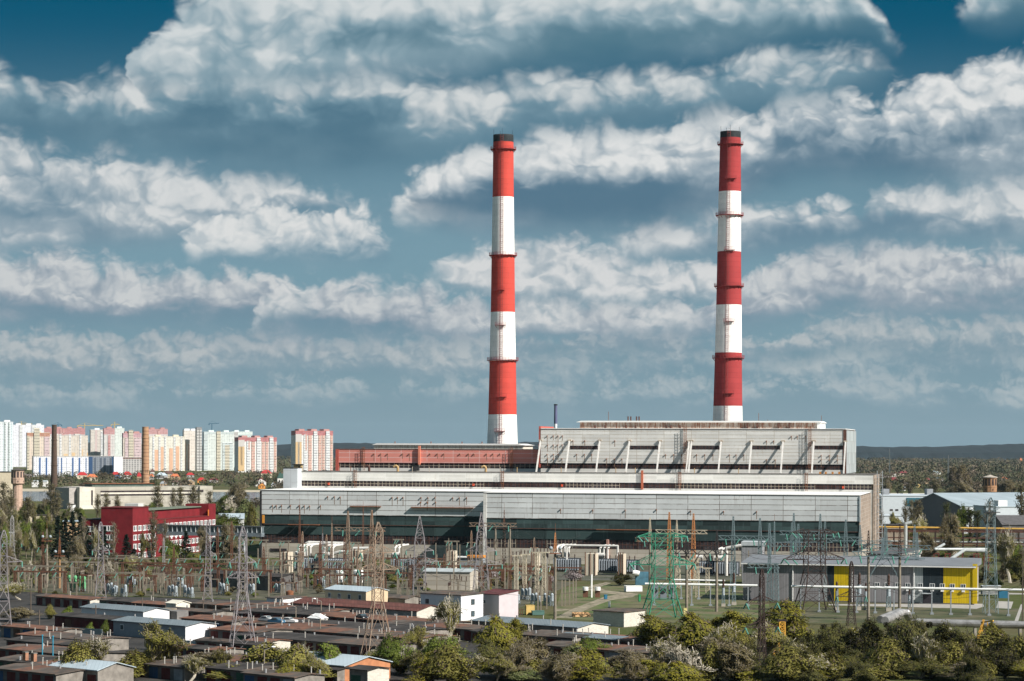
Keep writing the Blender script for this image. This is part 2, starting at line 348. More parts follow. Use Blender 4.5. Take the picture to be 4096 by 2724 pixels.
def leaf_mat(name, c1, c2, trans=0.25):
    if name in MATS: return MATS[name]
    m = bpy.data.materials.new(name); m.use_nodes = True; g = NT(m.node_tree); b = g.n['Principled BSDF']
    tc = g.n.new('ShaderNodeTexCoord'); oi = g.n.new('ShaderNodeObjectInfo')
    n = g.noise(tc.outputs['Object'], 0.9, 3, 0.6); cc = g.mix(g.sstep(n, 0.35, 0.65), c1, c2)
    k = g.sstep(oi.outputs['Random'], 0, 1, 0.78, 1.2); cc = g.mix(1.0, cc, g.xyz(k, k, k), 'MULTIPLY')
    g.put(b.inputs['Base Color'], cc); b.inputs['Roughness'].default_value = 0.75; b.inputs['Specular IOR Level'].default_value = 0.15
    tr = g.n.new('ShaderNodeBsdfTranslucent'); g.put(tr.inputs[0], cc); mx = g.n.new('ShaderNodeMixShader'); mx.inputs[0].default_value = trans
    g.l.new(b.outputs[0], mx.inputs[1]); g.l.new(tr.outputs[0], mx.inputs[2]); g.l.new(mx.outputs[0], g.n['Material Output'].inputs[0])
    MATS[name] = m; return m
# ------------------------------------------------------------------ ground, water, far hills
def ground_mat():
    m = bpy.data.materials.new("grass_ground"); m.use_nodes = True; g = NT(m.node_tree); b = g.n['Principled BSDF']
    tc = g.n.new('ShaderNodeTexCoord'); P = tc.outputs['Object']
    a = g.noise(P, 0.02, 6, 0.65); d = g.noise(P, 0.25, 5, 0.7); e = g.noise(P, 0.006, 3)
    c = g.mix(g.sstep(a, 0.40, 0.60), (0.060, 0.075, 0.022), (0.092, 0.082, 0.042))
    c = g.mix(g.sstep(d, 0.45, 0.75, 0, 0.7), c, (0.13, 0.11, 0.07))
    c = g.mix(g.sstep(e, 0.5, 0.65, 0, 0.5), c, (0.05, 0.065, 0.02))
    g.put(b.inputs['Base Color'], c); b.inputs['Roughness'].default_value = 1.0; b.inputs['Specular IOR Level'].default_value = 0.05
    return m
gm = ground_mat()
gb = MB(); ys = [60, 300, 500, 700, 900, 1200, 1800, 2500, 3500, 5000, 8000, 12000, 16000]
for i, y in enumerate(ys):
    for x in (-1, 1): gb.v.append((x * (500 + y * 0.6), y, 0))
for i in range(len(ys)-1): gb.f.append((2*i, 2*i+1, 2*i+3, 2*i+2))
struct('ground', gb, gm)
def sheet(name, pts, m, z):
    b = MB(); b.add([(p[0], p[1], 0) for p in pts], [tuple(range(len(pts)))]); o = struct(name, b, m, (0, 0, z)); return o
M_yard = mat('yard_asphalt', (0.036, 0.032, 0.028), var=0.45, vs=0.12)
M_gravel = mat('gravel_soil', (0.085, 0.078, 0.052), var=0.5, vs=0.25, rust=(.050, .052, .020), ramt=.6, rs=(.05, .05, .05))
M_path = mat('sandy_path', (0.25, 0.21, 0.15), var=0.3, vs=0.3, rust=(.09, .09, .04), ramt=.6, rs=(.12, .12, .12))
M_sand = mat('river_sand', (0.42, 0.36, 0.26), var=0.15, vs=0.02)
M_conc = mat('concrete', (0.33, 0.30, 0.25), var=0.2, vs=0.5, rust=(0.14, 0.09, 0.05), ramt=0.2)
wm = bpy.data.materials.new("river_water"); wm.use_nodes = True; _b = wm.node_tree.nodes['Principled BSDF']
_g = NT(wm.node_tree); _tc = _g.n.new('ShaderNodeTexCoord'); _bp = _g.n.new('ShaderNodeBump'); _bp.inputs['Strength'].default_value = 0.5
_g.put(_bp.inputs['Height'], _g.noise(_tc.outputs['Object'], 0.25, 3)); _g.l.new(_bp.outputs[0], _b.inputs['Normal'])
_b.inputs['Base Color'].default_value = (0.012, 0.022, 0.035, 1); _b.inputs['Roughness'].default_value = 0.12
sheet('river', [(-900, 2020), (900, 2020), (1000, 2480), (-1000, 2440)], wm, 0.06)
sheet('river_bank_sand', [(-1000, 2440), (-230, 2445), (-230, 2560), (-1100, 2680)], M_sand, 0.10)
sheet('beach_sand', [(340, 2455), (520, 2462), (560, 2530), (340, 2520)], M_sand, 0.10)
sheet('garage_yard', [onz(-200, 2350), onz(420, 2385), onz(1050, 2400), onz(1680, 2470), onz(1900, 2500), onz(2300, 2530), onz(2620, 2560), onz(2640, 2800), onz(-200, 2800)], M_yard, 0.008)
sheet('switchyard_gravel', [onz(-150, 2330), onz(1000, 2300), onz(2080, 2310), onz(2300, 2330), onz(2060, 2440), onz(1000, 2396), onz(400, 2380), onz(-150, 2345)], M_gravel, 0.008)
sheet('station_apron', [onz(980, 2262), onz(3520, 2262), onz(3520, 2278), onz(2900, 2322), onz(2300, 2322), onz(980, 2300)], mat('apron', (0.085, 0.08, 0.066), var=0.45, vs=0.12, rust=(.05, .06, .02), ramt=.7, rs=(.06, .06, .06)), 0.008)
b3 = lambda x, y: onz(2000 + x / 2.25, 2044 + y / 2.25)
sheet('dirt_path', [b3(500, 960), b3(640, 885), b3(800, 825), b3(930, 775), b3(1050, 752), b3(900, 735), b3(740, 700), b3(860, 660), b3(960, 640), b3(1000, 650), b3(880, 690), b3(960, 715), b3(1250, 745), b3(1190, 775), b3(1010, 800), b3(880, 845), b3(760, 895), b3(640, 965)], M_path, 0.014)
sheet('side_path', [b3(500, 880), b3(640, 885), b3(560, 900), b3(500, 900)], M_path, 0.012)
sheet('lawn', [b3(560, 690), b3(1450, 640), b3(2420, 700), b3(2420, 990), b3(1300, 1010), b3(480, 960)], mat('spring_lawn', (0.058, 0.088, 0.020), var=0.5, vs=0.10, rust=(.13, .11, .06), ramt=.85, rs=(.03, .03, .03)), 0.010)
b4 = lambda x, y: onz(3048 + x / 2.25, 2044 + y / 2.25)
sheet('station_verge', [b4(60, 862), b4(2500, 880), b4(2500, 1010), b4(60, 1010)], mat('verge_lawn', (0.045, 0.056, 0.018), var=0.45, vs=0.10, rust=(.11, .095, .055), ramt=.8, rs=(.03, .03, .03)), 0.012)
sheet('concrete_pavement', [b4(1940, 835), b4(1990, 835), b4(2000, 860), b4(1930, 880), b4(600, 848), b4(600, 838)], mat('pale_paving', (0.32, 0.30, 0.27), var=0.15), 0.016)
sheet('helipad_slab', [b4(2125, 812), b4(2262, 816), b4(2240, 880), b4(2105, 874)], mat('pale_paving', (0.32, 0.30, 0.27)), 0.018)
sheet('side_footpath', [b4(2330, 840), b4(2352, 840), b4(2300, 1010), b4(2265, 1010)], mat('pale_paving', (0.32, 0.30, 0.27)), 0.018)
sheet('access_road', [b4(1940, 730), b4(2500, 745), b4(2500, 752), b4(1940, 748)], mat('pale_paving', (0.32, 0.30, 0.27)), 0.018)
# wooded ridge on the skyline
hb = MB(); random.seed(3); R2 = 9000
hx = [-2600 + 26*i for i in range(201)]
for x in hx:
    for k, (dy, hz) in enumerate(((0, 0.0), (150, 0.55), (420, 0.9), (800, 1.0), (1300, 0.0))):
        hh = 59 + 8*sin(x*0.0021 + 1) + 5*sin(x*0.0067) + (9 if x > 1200 else 0) * min(1, max(0, (x-1200)/600)) + random.uniform(-2.2, 2.2)
        hb.v.append((x, R2 + dy + random.uniform(-20, 20), hh * hz))
for i in range(200):
    for k in range(4): a = i*5+k; hb.f.append((a, a+5, a+6, a+1))
hill_m = mat('hill_forest', (0.008, 0.015, 0.018), var=0.5, vs=0.012, rough=1.0)
struct('hills', hb, hill_m)
# ------------------------------------------------------------------ power station
PA = radians(-12)
O0 = at(1978, HY, 990); O0.z = 0
PF = Frame(O0, PA)                       # front wall of the left half is local y = 0
M_panel = panel_mat('grey_wall_panels', (0.57, 0.585, 0.575), (0.11, 0.085, 0.065), 12.6, 2.08, t=0.21, z0=18.2, samt=0.62, var=.12)
M_panelw = panel_mat('white_wall_panels', (0.61, 0.595, 0.55), (0.66, 0.645, 0.61), 12.0, 1.45, t=0.22, stain=(0.28, 0.17, 0.08), samt=0.5, var=.09)
M_boiler = panel_mat('boiler_wall_panels', (0.60, 0.59, 0.555), (0.28, 0.22, 0.14), 12.0, 1.5, t=0.14, stain=(0.30, 0.17, 0.08), samt=0.6, var=.09)
M_pink = panel_mat('pink_wall_panels', (0.60, 0.225, 0.18), (0.64, 0.44, 0.40), 12.0, 2.1, t=0.24, stain=(0.45, 0.30, 0.26), samt=0.35, var=0.10)
M_base = panel_mat('raw_concrete_panels', (0.40, 0.36, 0.30), (0.24, 0.20, 0.15), 12.6, 1.55, t=0.12, stain=(0.15, 0.11, 0.07), samt=0.5, var=0.15)
M_side = panel_mat('brown_side_cladding', (0.27, 0.215, 0.17), (0.36, 0.32, 0.28), 3.0, 1.5, t=0.16, stain=(0.16, 0.075, 0.035), samt=0.7, var=0.2)
M_sideg = panel_mat('grey_side_cladding', (0.32, 0.35, 0.35), (0.22, 0.23, 0.22), 2.0, 5.0, t=0.10, stain=(0.22, 0.10, 0.05), samt=0.6, var=0.2)
M_roof = mat('white_roofing', (0.70, 0.685, 0.65), var=0.06, vs=0.1, rust=(0.4, 0.3, 0.2), ramt=0.05)
M_dark = panel_mat('dark_green_glazing', (0.032, 0.055, 0.053), (0.035, 0.04, 0.04), 6.3, 8.0, t=0.12, stain=(0.085, 0.12, 0.12), samt=0.85, var=0.5)
M_strip = panel_mat('strip_panes', (0.030, 0.028, 0.030), (0.10, 0.035, 0.03), 1.5, 1.3, t=0.06, stain=(0.10, 0.035, 0.035), samt=0.8, var=0.6)
M_mull = mat('pale_mullions', (0.42, 0.36, 0.28), var=0.25, rust=(0.25, 0.09, 0.04), ramt=0.4)
M_rmull = mat('rusty_mullions', (0.10, 0.045, 0.032), var=0.3)
M_rust = mat('rusty_iron', (0.19, 0.075, 0.035), var=0.35, vs=1.5)
M_lan = mat('rusty_lantern_sheet', (0.50, 0.43, 0.36), var=0.2, rust=(0.24, 0.09, 0.045), ramt=0.75, rs=(0.6, 0.6, 0.08))
M_lang = mat('pale_lantern_sheet', (0.58, 0.55, 0.48), var=0.15, rust=(0.28, 0.20, 0.12), ramt=0.5, rs=(0.5, 0.5, 0.1))
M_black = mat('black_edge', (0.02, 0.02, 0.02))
M_white = mat('white_paint', (0.74, 0.73, 0.70), var=0.06)
M_strut = mat('strut_paint', (0.56, 0.545, 0.51), var=0.1, rust=(0.40, 0.20, 0.08), ramt=0.35, rs=(1, 1, 0.25))

def strips(parent, x0, x1, bay, z0, z1, y, mull=M_mull, step=1.5, every=None, name='window_strip'):
    n = max(1, round((x1 - x0) / bay)); w = (x1 - x0) / n
    for i in range(n):
        a, b = x0 + i*w + 0.25, x0 + (i+1)*w - 0.25
        p = MB().box(a, b, y, y + 0.2, z0, z1).build(name, M_strip, parent)
        q = MB(); k = max(2, int((b - a) / step)); mm = mull if (every is None or every(i)) else M_rmull
        for j in range(k + 1): q.box(a + (b-a)*j/k - 0.07, a + (b-a)*j/k + 0.07, y - 0.10, y + 0.003, z0, z1)
        q.box(a, b, y - 0.08, y + 0.002, (z0+z1)/2 - 0.07, (z0+z1)/2 + 0.07)
        q.build('mullions', mm, p)
def ladder(parent, x, y, z0, z1, m=M_rust, cage=True, w=0.7, name='ladder'):
    b = MB()
    for s in (-1, 1): b.box(x + s*w/2 - .07, x + s*w/2 + .07, y - .07, y + .07, z0, z1)
    z = z0 + 0.5
    while z < z1: b.box(x - w/2, x + w/2, y - .05, y + .05, z - .05, z + .05); z += 0.9
    if cage:
        z = z0 + 2.4
        while z < z1:
            b.box(x - w*.9, x - w*.9 + .09, y - .9, y, z, z + .09); b.box(x + w*.9 - .09, x + w*.9, y - .9, y, z, z + .09); b.box(x - w*.9, x + w*.9, y - .95, y - .86, z, z + .09); z += 1.3
        for s in (-1, 1): b.box(x + s*w*.9 - .05, x + s*w*.9 + .05, y - .95, y - .85, z0 + 2.4, z1)
    return b.build(name, m, parent)

Xl = PF.onto(1042, 1962)[0]; Xr = PF.onto(3437, 1978, -20)[0]
# --- turbine hall: long low front building
th = thing('turbine_hall', 'long low turbine hall with grey panel wall above a dark green glazed band', 'industrial building', PF.W(0, 0), PA)
ZT = 28.7
def hall_part(x0, x1, y0, tagn):
    MB().box(x0, x1, y0 + 0.5, 50, 0, 6.3).build('base_wall', M_base, th)
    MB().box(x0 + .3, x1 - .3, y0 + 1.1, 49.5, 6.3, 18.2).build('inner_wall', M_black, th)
    MB().box(x0, x1, y0, 50, 18.2, ZT - .45).build('upper_wall', M_panel, th)
    MB().box(x0 - .15, x1 + .15, y0 - .15, 50, ZT - .45, ZT - .22).build('roof_edge', M_black, th)
    MB().box(x0 - .1, x1 + .1, y0 - .05, 50, ZT - .22, ZT).build('roof', M_roof, th)
    n = round((x1 - x0) / 12.6); w = (x1 - x0) / n
    for i in range(n):
        a, b = x0 + i*w + (.05 if i else .9), x0 + (i+1)*w - .05
        MB().box(a, b, y0 + .25, y0 + .45, 14.3, 18.2).build('glazed_band', M_dark, th)
        MB().box(a, b, y0 + .55, y0 + .75, 10.0, 14.1).build('glazed_band', M_dark, th)
    MB().box(x0, x1, y0 + .2, y0 + .8, 14.1, 14.3).build('band_ledge', M_rmull, th)
    return n, w
hall_part(Xl, 0.0, 0.0, 'l'); hall_part(0.0, Xr, -20.0, 'r')
strips(th, Xl + 1, -4, 12.6, 6.4, 9.9, 0.8, M_rmull, 1.5)
strips(th, 1.0, Xr - 1, 12.1, 6.4, 9.9, -19.2, M_mull, 1.35, every=lambda i: i in (0, 2, 8, 9, 10, 11))
# right end wall: rusty cladding, corner strip
MB().box(Xr, Xr + .25, -20, 50, 8, ZT - .5).build('end_cladding', M_side, th)
MB().box(Xr - .02, Xr + .45, -20.3, -18.6, 18, ZT - .6).build('corner_flashing', M_sideg, th)
MB().box(Xl - .25, Xl + .6, -.25, .4, 0, ZT - .6).build('corner_column', M_black, th)
MB().box(-.1, 1.2, -20.25, -19.9, 0, ZT - .5).build('expansion_pilaster', M_panelw, th)
for p0, p1, y in ((1402, 1525, 2025), (1646, 1895, 2029)):
    a, z = PF.onto(p0, y); b, _ = PF.onto(p1, y)
    MB().box(a, b, -1.3, -.05, z - .2, z + .15).build('rusty_canopy', M_rust, th)
for px, y in ((1000 + 265, 2097), (2000 + 1120/2.25, 2117)):
    a, z = PF.onto(px - 110, y, 0 if px < 1978 else -20); b, _ = PF.onto(px + 110 if px > 1978 else px + 15, y, 0 if px < 1978 else -20); y0 = -1.6 if px < 1978 else -21.6
    MB().box(a, b, y0, y0 + 1.55, 14.0, 14.3).build('rusty_canopy', M_rust, th)
# bracket stubs with rust, each a part
st_me = MB().box(-.16, .16, -.5, 0, -.28, .22).mesh('vent_stub', M_rust)
sk_me = MB().box(-.13, .13, -.012, .001, -2.4, -.28).mesh('rust_streak', mat('rust_streak_stain', (.20, .13, .085), var=.3, vs=1.5))
def stub(parent, fr, px, py, yl, off=(0, 0)):
    x, z = fr.onto(px, py, yl); o = put('vent_stub', st_me, parent, (x - off[0], yl - off[1] - .003, z)); q = put('rust_streak', sk_me, o); q.scale = (1, 1, .5 + ((px*7.3) % 1.0)*1.1)
c2 = lambda x, y: (1000 + x / 2.25, 1600 + y / 2.25)
c3 = lambda x, y: (2000 + x / 2.25, 1600 + y / 2.25)
c4 = lambda x, y: (3048 + x / 2.25, 1600 + y / 2.25)
for x, y in ((700,870),(760,870),(813,873),(1280,877),(1328,877),(1378,877),(1540,878),(1602,878),(1666,878),(1825,880),(1885,880),(1950,880),(203,950),(238,950),(285,950),(365,950),(443,952),(490,953),(537,955),(635,953),(1535,920),(1595,920),(1670,920)):
    stub(th, PF, *c2(x, y), 0)
for x, y in ((545,985),(835,990),(1128,992),(1408,987),(1715,1000),(2013,1003),(2310,1005)): stub(th, PF, *c3(x, y), -20)
MB().box(Xl + .8, Xl + 1.7, -.15, .24, 14.6, 18.0).build('orange_panel', mat('orange_sheet', (0.62, 0.26, 0.04)), th)
# openings in the raw concrete base
for x0, x1, y in ((182, 330, 1350), ):
    a, z = PF.onto(*c2(x0, y), .5); b, _ = PF.onto(*c2(x1, y), .5)
    MB().box(a, b, .3, .6, z - .6, z + .7).build('base_window', M_strip, th)
for x0, x1, y in ((1565, 1705, 1422), (1880, 1915, 1420), (400, 437, 1397)):
    a, z = PF.onto(*c3(x0, y), -19.5); b, _ = PF.onto(*c3(x1, y), -19.5)
    MB().box(a, b, -19.7, -19.4, z - .9, z + .9).build('base_window', M_strip, th)
a, _ = PF.onto(*c3(970, 1300), -20); MB().box(a - .45, a + .45, -20.9, -19.3, 0, 10.2).build('downpipe_duct', mat('pinkish_duct', (0.36, 0.20, 0.16)), th)

# --- gallery block behind it
XgL = PF.onto(1196, 1900, 50)[0]; XgR = PF.onto(3493, 1900, 50)[0]
gb_ = thing('gallery_block', 'white middle storey block with one long ribbon of windows behind the turbine hall roof', 'industrial building', PF.W(0, 50.1), PA)
MB().box(XgL, XgR, .25, 40, 0, 29.5).build('sill_wall', M_panelw, gb_)
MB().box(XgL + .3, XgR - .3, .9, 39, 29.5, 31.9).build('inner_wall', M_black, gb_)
MB().box(XgL, XgR, 0, 40, 31.9, 35.8).build('upper_wall', M_panelw, gb_)
MB().box(XgL - .2, XgR + .2, -.15, 40, 35.8, 36.0).build('roof', mat('dark_roofing', (0.10, 0.09, 0.08), var=0.3), gb_)
strips(gb_, XgL + .3, XgR - .3, 12.1, 29.55, 31.85, .4, M_mull, 1.5, every=lambda i: i not in (7, 8, 9, 12, 13, 19))
MB().box(XgR, XgR + .25, 0, 40, 0, 35.7).build('end_cladding', M_side, gb_)
ladder(gb_, PF.onto(*c2(950, 700), 50)[0], -.4, 28.8, 36.6); ladder(gb_, PF.onto(*c2(2275, 700), 50)[0], -.4, 28.8, 36.6); ladder(gb_, PF.onto(*c3(1620, 700), 50)[0], -.4, 28.8, 36.6); ladder(gb_, PF.onto(*c4(400, 700), 50)[0], -.4, 28.8, 36.6)
x_ = PF.onto(*c3(1280, 720), 50)[0]; MB().box(x_ - .45, x_ + .45, -.9, -.02, 29.0, 37.2).build('red_duct', mat('red_oxide_duct', (0.36, 0.10, 0.05), var=0.2), gb_)
rb = mat('red_box_paint', (0.50, 0.07, 0.03))
for x, y in ((708, 765), (2010, 770)): q = PF.onto(*c2(x, y), 50)[0]; MB().box(q - .4, q + .4, -.3, .3, 30.0, 31.0).build('red_sign_box', rb, gb_)
for f, x in ((c3, 557), (c4, 730)): q = PF.onto(*f(x, 775), 50)[0]; MB().box(q - .4, q + .4, -.3, .3, 30.0, 31.0).build('red_sign_box', rb, gb_)
# curved roof vents and short pipes on the gallery roof
def roof_vent(px, py, m, parent, r=.55):
    x, z = PF.onto(px, py, 62); b = MB(); pts = [(x, 12, 36.0), (x, 12, 37.6)] + [(x - .9 + .9*cos(t), 12, 37.6 + .9*sin(t)) for t in (pi*.25, pi*.5, pi*.75)] + [(x - 1.9, 12, 37.9)]
    b.path(pts, r, 10); b.build('roof_vent', m, parent)
roof_vent(*c2(1072, 610), mat('brown_pipe', (0.09, 0.045, 0.035)), gb_); roof_vent(*c2(1330, 610), mat('ochre_pipe', (0.45, 0.30, 0.14), rust=(0.2,0.1,0.05), ramt=.4), gb_); roof_vent(*c2(2122, 612), mat('ochre_pipe', (0.45, 0.30, 0.14)), gb_)
for x in (805, 905, 1460, 1613, 2252): q = PF.onto(*c2(x, 620), 58)[0]; MB().tube((q, 8, 36), (q, 8, 38.2), .14).build('roof_pipe', M_rust if x < 1000 else M_mull, gb_)
for x in (153, 550, 1042, 1217, 1750, 2147): q = PF.onto(*c3(x, 620), 58)[0]; MB().tube((q, 8, 36), (q, 8, 38.2), .16).build('roof_pipe', mat('ochre_pipe', (0.45, 0.30, 0.14)), gb_)
for x in (524, 575, 636, 696): q = PF.onto(*c4(x, 655), 56)[0]; MB().box(q - .4, q + .4, 5, 6, 36, 37).build('roof_box', mat('orange_timber', (0.5, 0.22, 0.06)), gb_)
# stair tower on the hall roof
x0, z1 = PF.onto(1133, 1870, 44); x1, _ = PF.onto(1190, 1870, 44)
stt = thing('stair_tower', 'plain pale grey windowless tower at the left end of the turbine hall roof', 'stair tower', PF.W((x0+x1)/2, 44), PA)
hw = (x1 - x0) / 2
MB().box(-hw, hw, 0, 7, 0, z1 - .3).build('wall', panel_mat('tower_sheet', (0.50, 0.53, 0.54), (0.3, 0.31, 0.31), 30, 5.2, t=.12, samt=.1), stt)
MB().box(-hw - .15, hw + .15, -.15, 7.1, z1 - .3, z1).build('roof', M_black, stt)
x0, z1 = PF.onto(1172, 1857, 80); x1, _ = PF.onto(1207, 1857, 80)
pent = thing('roof_cabin', 'small ochre cabin with flat roof standing beside the grey stair tower', 'cabin', PF.W((x0+x1)/2, 80, 36), PA)
MB().box(-1.7, 1.7, 0, 3, 0, 2.6).build('wall', mat('ochre_wall', (0.36, 0.27, 0.13)), pent); MB().box(-2.6, 2.2, -.5, 3.4, 2.6, 2.9).build('roof', M_black, pent)
MB().box(.6, 1.2, -.1, .003, .8, 2.0).build('window', M_strip, pent)

# --- pink boiler house
YP = 77.0
XpL, _ = PF.onto(1345, 1794, YP); XpR, _ = PF.onto(2162, 1796, YP)
pk = thing('pink_boiler_house', 'faded pink panelled boiler house behind the gallery, left of the tall grey block', 'industrial building', PF.W(0, YP), PA)
MB().box(XpL, XpR, .3, 55, 30, 37.4).build('sill_wall', M_panelw, pk)
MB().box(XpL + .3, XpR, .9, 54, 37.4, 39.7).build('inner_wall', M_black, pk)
MB().box(XpL, XpR, 0, 55, 39.7, 45.8).build('upper_wall', M_pink, pk)
MB().box(XpL - .2, XpR + .2, -.2, 55, 45.8, 46.05).build('roof', mat('dark_roofing', (0.10, 0.09, 0.08)), pk)
MB().box(XpL - .25, XpL + 1.2, -.2, 10, 36, 45.75).build('corner_wall', mat('red_corner', (0.40, 0.085, 0.06)), pk)
strips(pk, XpL + 1.5, XpR - .2, 12.0, 37.45, 39.65, .4, M_mull, 1.9)
ladder(pk, PF.onto(*c2(1027, 520), YP)[0], -.5, 36.2, 46.8); ladder(pk, PF.onto(*c3(107, 520), YP)[0], -.5, 36.2, 46.8)
q = PF.onto(*c2(1527, 500), YP)[0]; MB().box(q - .45, q + .45, -1.2, -.02, 39.0, 47.4).build('pink_duct', mat('pink_duct', (0.55, 0.19, 0.12)), pk)
q = PF.onto(*c2(1500, 600), YP)[0]; MB().extx([(-2.2, 36.2), (-.3, 36.2), (-.3, 38.2), (-1.6, 38.2)], q - 1.6, q + 1.4).build('dark_hood', M_black, pk)
for x in (1116,1178,1238,1372,1435,1620,1687,1745,1890,1967,2017,2130,2187,2250): stub(pk, PF, *c2(x, 485), YP, (0, YP))
a, z1 = PF.onto(1495, 1773, 105); b, _ = PF.onto(2093, 1774, 105)
lp = MB().box(a, b, 28.3, 50, 46, z1 - .7).build('lantern', M_lang, pk); MB().ext([(a - .9, z1 - .75), (a + 1.5, z1), (b - 3, z1), (b + .9, z1 - .75)], 27.6, 51).build('lantern_roof', M_roof, lp)
for px in (1580, 1724, 1848, 1928): q = PF.onto(px, 1770, 115)[0]; MB().tube((q, 38, z1 - .1), (q, 38, z1 + .9), .25).build('lantern_vent', M_rust, lp)

# --- grey boiler house
YB = 71.0
XbL, ztop = PF.onto(2163, 1712, YB); XbR, _ = PF.onto(3381, 1716, YB); ztop = 55.3
bh = thing('grey_boiler_house', 'tallest pale grey boiler house block propped by slanting struts under the right chimney', 'industrial building', PF.W(0, YB), PA)
MB().box(XbL, XbR, .3, 62, 30, 37.6).build('sill_wall', M_panelw, bh)
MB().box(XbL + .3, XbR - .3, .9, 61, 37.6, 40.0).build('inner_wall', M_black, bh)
MB().box(XbL, XbR - .05, 0, 62, 40.0, ztop - .5).build('upper_wall', M_boiler, bh)
MB().box(XbL - .1, XbR + .2, -.15, 62, ztop - .5, ztop - .2).build('roof_edge', M_black, bh)
MB().box(XbL, XbR + .1, -.05, 62, ztop - .2, ztop + .1).build('roof', M_roof, bh)
MB().box(XbL - .9, XbL - .02, .2, 30, 38, ztop + .9).build('red_end_wall', mat('red_corner', (0.40, 0.085, 0.06)), bh)
MB().box(XbR, XbR + .5, 0, 62, 36.1, ztop - .6).build('end_cladding', M_sideg, bh)
MB().box(XbR - .8, XbR + .55, -.2, .1, 36.1, ztop - .55).build('corner_column', mat('brown_corner', (0.11, 0.05, 0.035), var=.3), bh)
strips(bh, XbL + .3, XbR - 1, 12.0, 37.65, 39.95, .4, M_rmull, 1.5, every=lambda i: i in (4, 5, 9, 10, 11))
for x0, x1, f in ((632, 880, c3), (1172, 1422, c3), (1728, 1975, c3), (2272, 2520, c3), (475, 737, c4)):
    a, z = PF.onto(*f(x0, 428), YB); b, _ = PF.onto(*f(x1, 428), YB)
    wq = MB().box(a, b, -.02, .2, z - .85, z + .85).build('high_window', M_strip, bh); q = MB()
    for j in range(9): q.box(a + (b-a)*j/8 - .06, a + (b-a)*j/8 + .06, -.12, -.022, z - .85, z + .85)
    q.build('mullions', M_rmull, wq)
# slanting props from the wall to the gallery roof
tops = [(365,365),(625,365),(898,365),(1165,368),(1440,370),(1703,370),(1724,370),(1990,372),(2265,372)]; foots = [(315,648),(580,650),(853,655),(1125,655),(1402,655),(1667,658),(1690,658),(1957,660),(2235,662)]
tops4 = [(190, 372), (467, 370), (752, 375)]; foots4 = [(160, 665), (443, 665), (728, 665)]
for f, T_, F_ in ((c3, tops, foots), (c4, tops4, foots4)):
    for t_, q_ in zip(T_, F_):
        xt, zt = PF.onto(*f(*t_), YB - .4); xf, zf = PF.onto(*f(*q_), YB - 9)
        s_ = MB().bar((xt, -.4, zt), (xt - .15, -9, 36.05), .60, .60).build('strut', M_strut, bh)
        MB().box(xt - .8, xt + .8, -.8, -.002, zt - .1, zt + .45).build('strut_bracket', M_mull, s_)
for x, y in ((425,323),(480,323),(523,323),(562,323),(428,405),(480,405),(519,405),(560,405),(425,490),(480,490),(523,490),(428,530),(480,530),(558,530),(657,368),(763,368),(1033,368),(690,490),(760,490),(825,492),(960,530),(1030,532),(1098,532),(1490,493),(1562,493),(1635,493),(1770,493),(1843,493),(1917,493),(2065,495),(2125,495),(2195,495)):
    stub(bh, PF, *c3(x, y), YB, (0, YB))
for x, y in ((40,370),(105,370),(265,328),(318,328),(393,328),(40,540),(120,540),(533,500),(605,500),(678,500),(533,540),(605,540),(678,542)): stub(bh, PF, *c4(x, y), YB, (0, YB))
ladder(bh, PF.onto(*c3(1668, 500), YB)[0], -.7, 36.3, ztop + 1.2); ladder(bh, PF.onto(*c4(432, 500), YB)[0], -.7, 36.3, ztop + 1.2)
a, z1 = PF.onto(2310, 1688, 92); b, _ = PF.onto(3283, 1691, 92); z1 = 58.9
lb = MB().box(a + 1, b - 1.2, 21.4, 50, ztop, z1 - .6).build('lantern', M_lan, bh)
MB().ext([(a - .6, z1 - .7), (a + 1.6, z1), (b - .6, z1), (b + .3, z1 - .7)], 20.4, 51).build('lantern_roof', M_roof, lb)
MB().box(b - 1.6, b - .3, 20.8, 50, ztop, z1 - .75).build('lantern_end', M_white, lb)
for x in (853, 945, 1132, 1218, 1495, 1533, 1618, 2224): q = PF.onto(*c3(x, 240), 90)[0]; MB().box(q - .35, q + .35, 19, 20.4, ztop, ztop + 1.6).build('roof_box', M_rmull, bh)
for f, x in ((c3, 2224), (c3, 2315), (c4, 148), (c4, 245)): q = PF.onto(*f(x, 230), 91)[0]; MB().box(q - .35, q + .35, 20.2, 21.3, ztop, z1 - .8).build('lantern_post', M_rmull, bh)
for x in (1153, 1177, 1229, 1252): q = PF.onto(*c3(x, 180), 105)[0]; MB().tube((q, 34, z1 - .05), (q, 34, z1 + 2.1), .32).build('exhaust_pipe', mat('brown_pipe', (0.09, 0.045, 0.035)), bh)
for f, x, h in ((c3, 976, 4.2), (c3, 2328, 3.6), (c4, 535, 2.6), (c4, 52, .7)): q = PF.onto(*f(x, 190), 100)[0]; MB().tube((q, 29, z1 - .05), (q, 29, z1 + h), .10).build('lightning_rod', M_rust, bh)
# external zigzag stair at the right end
ex = thing('fire_escape', 'zigzag steel fire escape tower at the right end of the station', 'stairs', PF.W(XgR + 2.4, 55), PA)
ladder_z = 0; b = MB()
for s in (-1.1, 1.1):
    for t in (0, 2.2): b.box(s - .09, s + .09, t - .09, t + .09, 0, 37.5)
b.build('frame', mat('galvanised', (0.36, 0.38, 0.39), metal=0.3, rough=.55, var=.15), ex); b = MB(); z = 2.6; k = 0
while z < 37:
    MB().box(-1.3, 1.3, -.9, 2.4, z, z + .16).build('landing', MATS['galvanised'], ex); b.bar((-1 if k else 1, -.5, z), (1 if k else -1, -.5, min(37.2, z + 2.9)), .5, .14); b.box(-1.3, 1.3, -.95, -.85, z + .9, z + 1.0); k = 1 - k; z += 2.9
b.build('flights', MATS['galvanised'], ex)

